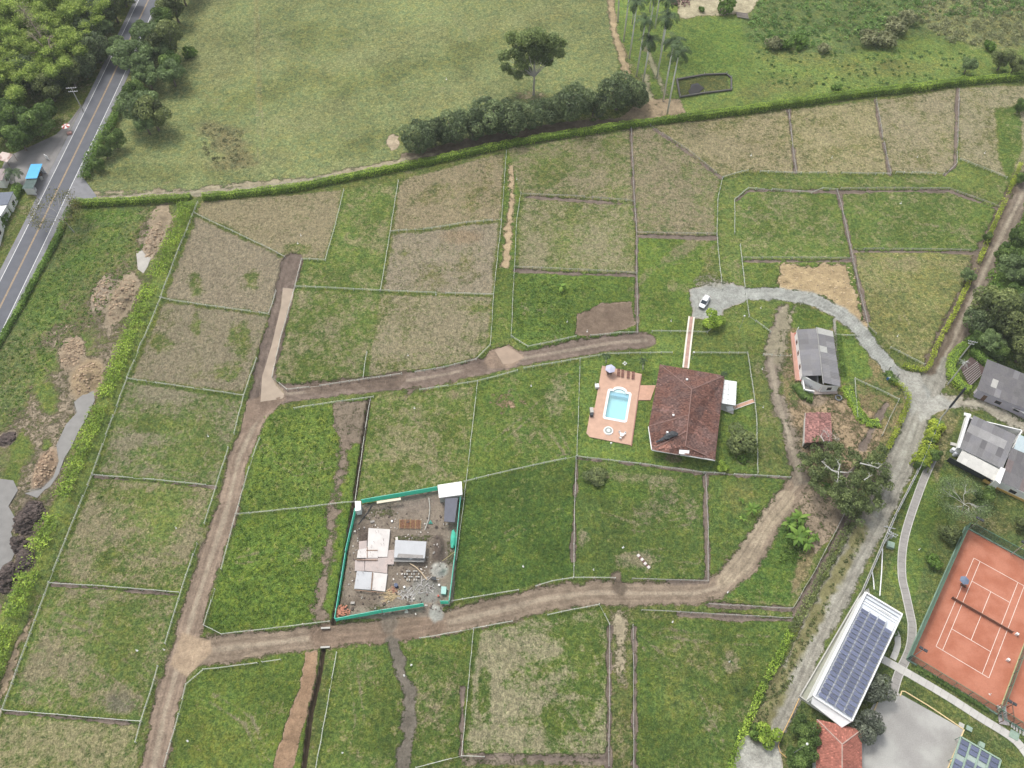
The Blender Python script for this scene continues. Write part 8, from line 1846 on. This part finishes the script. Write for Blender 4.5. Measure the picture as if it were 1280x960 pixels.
place('bush', 1112, 790, 'bush behind the curved walk by the white hall', .9)
# big trees along the right edge
for k, x, y, s, lab in [('dark',1240,388,1.15,'big dark rounded tree overhanging the brown lane'), ('mango2',1222,400,.75,'low dark crown left of the big rounded tree'), ('airy',1268,340,.95,'yellow green feathery tree at the right edge above the big dark one'), ('green',1258,318,.75,'light green tree beside the brown lane at the right'), ('green',1276,296,.75,'green tree at the right edge beside the lane top'), ('green',1268,372,.8,'mixed green tree behind the big dark one'), ('dark',1262,412,1.0,'large tree above the wide grey roof'), ('airy2',1240,428,.75,'feathery tree above the rounded hedge'), ('dark',1280,440,.9,'dark tree at the right edge above the grey roof'), ('mango',1290,390,1.0,'dark tree beyond the right edge'), ('green',1222,425,.55,'small green tree between the lane and the garden of poles'), ('green',1285,345,.9,'green tree cut by the right edge'), ('airy2',1210,345,.5,'small feathery tree across the lane hedge'), ('green',1235,296,.33,'small blue green shrub tree at the lane hedge'), ('green',1300,260,.9,'green tree beyond the right edge beside the lane'), ('green',1278,222,.45,'leafy clump at the right edge above the lane'), ('green',1276,132,.5,'leafy clump at the right edge below the tall hedge'), ('green',1249,440,.6,'small green tree touching the grey roof corner')]:
    place(k, x, y, lab, s, at_centre=4.5, group='trees along the right edge')
hedge([(1300,280),(1272,318),(1258,352),(1236,412),(1222,440)], 4.0, 2.2, 'dense undergrowth below the trees at the right edge', LWEED, seed=41, leaf=.34, den=6, name='undergrowth', cat='undergrowth')
hedge([(1310,350),(1290,400),(1272,440)], 5.0, 2.2, 'dense undergrowth above the wide grey roof', LOLIVE, seed=42, leaf=.34, den=6, name='undergrowth', cat='undergrowth')
# banana and papaya plants
def banana(x, y, lab, s=1.0, n=11):
    p = gz(x, y); t = thing('banana_plant', lab, 'banana plant', tuple(p), group='banana plants on the dark green corner'); rd = random.Random(int(x*3+y))
    MB().tube([p, p+Vector((0, 0, 1.8*s))], [.16*s, .1*s], 7).build('stem', mat('banana_stem', (.20, .22, .08), .8, .2, 2), t)
    for k in range(n):
        a = k*2.4+rd.uniform(-.3, .3); el = rd.uniform(.25, 1.1); L_ = rd.uniform(1.5, 2.5)*s; q = p+Vector((0, 0, 1.7*s)); vs = []; fs = []; w = .32*s
        for j in range(6):
            f = j/5; ww = w*math.sin(math.pi*(f*.85+.1)); sd = Vector((-math.sin(a), math.cos(a), 0)); vs += [q-sd*ww+Vector((0, 0, .1*ww)), q.copy(), q+sd*ww+Vector((0, 0, .1*ww))]; q = q+Vector((math.cos(a)*math.cos(el), math.sin(a)*math.cos(el), math.sin(el)))*L_/5; el -= .33
        for j in range(5): fs += [(j*3, j*3+1, j*3+4, j*3+3), (j*3+1, j*3+2, j*3+5, j*3+4)]
        MB().add(vs, fs, rd.uniform(.2, .95)).build('leaf', LBANANA, t)
banana(996,652,'banana plant nearest the rutted track',1.2); banana(985,658,'banana plant left of the upper one',1.0); banana(993,676,'largest banana plant with long splayed leaves',1.45,13); banana(1006,682,'low banana plant toward the lane',1.0); banana(1004,668,'banana plant in the middle of the clump',.9); banana(1017,674,'small banana plant right of the clump',.7)
banana(938,640,'lone young banana plant left of the rutted track',1.0,9); banana(928,650,'small lone banana sprout beside it',.6,7); banana(926,627,'tiny banana sprout on the pale grass',.5,6); banana(701,362,'young banana plant in the green plot above the bare soil',.9,9); banana(1031,612,'pale young plant under the big tree',.9,8)
# ================================================================== SCRUB AND WEEDS THAT NOBODY COULD COUNT
def inpoly(x, y, poly):
    c = np.zeros(x.shape, bool); n = len(poly)
    for i in range(n):
        ax, ay = poly[i]; bx, by = poly[(i+1) % n]
        if ay != by: c ^= ((ay > y) != (by > y)) & (x < (bx-ax)*(y-ay)/(by-ay)+ax)
    return c
def gsample(px, py, k):
    i = np.clip(((px-U0)/ST).astype(int), 0, NU-1); j = np.clip(((py-V0)/ST).astype(int), 0, NV-1); return A[k][j, i]
def scrub(name, label, poly, n, leaf, lm, seed, r=(.6, 1.6), per=45, hgt_=.8, keep=None):
    rg = np.random.default_rng(seed); xs = [p[0] for p in poly]; ys = [p[1] for p in poly]
    x = rg.uniform(min(xs), max(xs), n*4); y = rg.uniform(min(ys), max(ys), n*4); k = inpoly(x, y, poly); x, y = x[k][:n], y[k][:n]
    if keep: k = (gsample(x, y, 'soil') < .2) & (gsample(x, y, 'dry') < .5) & (gsample(x, y, 'z') > -.4) & ~((x > 728) & (x < 948) & (y > 400) & (y < 590)); x, y = x[k], y[k]
    gx, gy = Gn(x, y); z = gsample(x, y, 'z'); m = len(x); R = rg.uniform(r[0], r[1], m); sh0 = rg.random(m)
    idx_ = np.repeat(np.arange(m), per); N = len(idx_); d = rg.normal(size=(N, 3)); d[:, 2] = np.abs(d[:, 2])+.1; d /= np.linalg.norm(d, axis=1)[:, None]
    c = np.stack([gx[idx_], gy[idx_], z[idx_]], 1); P_ = c+d*(R[idx_]*rg.uniform(.6, 1.05, N))[:, None]*np.array([1, 1, hgt_])
    sh = np.clip(sh0[idx_]*.6+rg.uniform(0, .4, N), 0, 1); V, Fq = leaves(P_, d, leaf, rg, flat=.45)
    o = mesh_np(name, V, Fq, lm, {'shade': ('FACE', 'FLOAT', sh)}, kind='stuff'); return tag(o, label, name.replace('_', ' '))
scrub('tall_scrub', 'thick green scrub over the top right corner of the picture', [(938,-60),(1330,-60),(1330,20),(1150,22),(1110,48),(1040,52),(985,66),(935,50)], 950, .30, LSCRUB, 51, per=34, r=(.5, 1.7))
scrub('pale_scrub', 'pale straw green scrub beyond the tall hedge at the top right', [(1140,-50),(1340,-50),(1340,50),(1270,58),(1190,55),(1150,30)], 700, .30, LDRYS, 52, per=30, r=(.5, 1.6))
scrub('low_scrub', 'low scattered scrub between hedge and thicket at the top right', [(930,60),(1110,60),(1280,70),(1280,92),(1100,108),(960,112)], 150, .24, LSCRUB, 53, r=(.3, .9), per=26, hgt_=.6)
for k, x, y, s, lab in [('bush',985,52,1.7,'blue green bush cluster, left one, in the scrub'), ('bush',1003,48,1.9,'broad leaved bush in the middle of the scrub cluster'), ('drybush',968,52,1.8,'straw coloured bush left in the scrub'), ('drybush',1031,58,1.3,'small straw coloured bush right of the bush cluster'), ('drybush',1090,45,2.3,'wide straw coloured bush in the scrub'), ('drybush',1110,48,2.2,'straw coloured bush with a dark base beside the wide one'), ('drybush',1122,30,2.4,'large straw coloured bush farther back'), ('drybush',1135,18,2.0,'straw coloured bush near the green gap'), ('bush',1047,108,1.2,'small dark bush just behind the tall hedge'), ('dark',1252,78,.72,'dark small tree behind the tall hedge at the right'), ('airy2',1210,82,.7,'flat topped feathery tree behind the tall hedge'), ('dark',1268,84,.6,'dark low tree next to the small one behind the hedge'), ('bush',1240,55,1.6,'pale leaved bush behind the feathery tree'), ('bush',1000,58,1.0,'bright green bush in front of the blue green cluster'), ('bush',907,4,2.4,'dark green bush on the tan clearing at the top'), ('bush',878,10,.9,'small bush on the tan clearing')]:
    place(k, x, y, lab, s, at_centre=1.2 if 'bush' in k else 4, group='bushes and small trees of the scrub')
scrub('pasture_weeds', 'rough weedy mounds in the lower left of the pasture', [(248,150),(300,158),(312,208),(280,212),(255,190)], 70, .22, LDRYS, 54, r=(.4, 1.1), per=24, hgt_=.4)
scrub('field_weeds', 'lush weeds in the strip beside the highway', [(98,262),(200,262),(170,330),(120,400),(70,440),(20,520),(-20,560),(-20,470),(40,390),(80,300)], 900, .2, LWEED, 55, r=(.2, .6), per=10, hgt_=.4)
scrub('plot_weeds', 'lush weeds of the upper bright green plot', [(330,520),(415,508),(425,560),(415,622),(305,640)], 520, .17, LWEED, 56, r=(.2, .5), per=9, hgt_=.4)
scrub('plot_weeds', 'lush weeds of the bright green plot above the fork', [(300,648),(410,635),(395,772),(282,788),(262,780)], 640, .17, LWEED, 57, r=(.2, .5), per=9, hgt_=.4)
scrub('plot_weeds', 'lush weeds of the green plot left of the bare soil patch', [(648,345),(790,348),(715,372),(710,412),(665,428),(645,415)], 320, .17, LWEED, 58, r=(.2, .5), per=9, hgt_=.4)
scrub('verge_weeds', 'weeds under the big leafy plants in the dark green corner', [(985,655),(1010,660),(1008,700),(975,705)], 120, .2, LWEED, 59, r=(.2, .6), per=12, hgt_=.5)
scrub('verge_weeds', 'yellowish weeds along the lane below the hedge', [(1078,660),(1085,665),(990,850),(950,915),(940,905),(1000,800)], 330, .2, LOLIVE, 60, r=(.2, .6), per=12, hgt_=.5)
scrub('grass_tufts', 'scattered grass tufts and low weeds standing in the fenced plots', [(250,262),(420,240),(640,190),(800,165),(1190,118),(1245,240),(1150,440),(990,600),(985,770),(960,860),(910,950),(20,950),(10,880),(150,480)], 5200, .15, LWEED, 71, r=(.12, .42), per=7, hgt_=.5, keep=1)
# ================================================================== THE AIR
hm = bpy.data.materials.new('thin_haze'); hm.use_nodes = True; hn_ = hm.node_tree.nodes; hn_.remove(hn_['Principled BSDF'])
pvn = hn_.new('ShaderNodeVolumePrincipled'); pvn.inputs['Color'].default_value = (.90, .93, .97, 1); pvn.inputs['Density'].default_value = HAZE
hm.node_tree.links.new(pvn.outputs[0], hn_['Material Output'].inputs['Volume'])
MB().box((0, 130, 88), (19200, 19200, 186)).build('haze', hm, kind='stuff')
# plant prototypes never placed are removed again
for k in list(PROTO):
    if isinstance(PROTO[k], tuple) and not PROTO[k+'_used']:
        t, ch = PROTO[k]
        for c, _ in ch: bpy.data.objects.remove(c)
        bpy.data.objects.remove(t)
for o in bpy.data.objects:
    if '_t' in o: del o['_t']
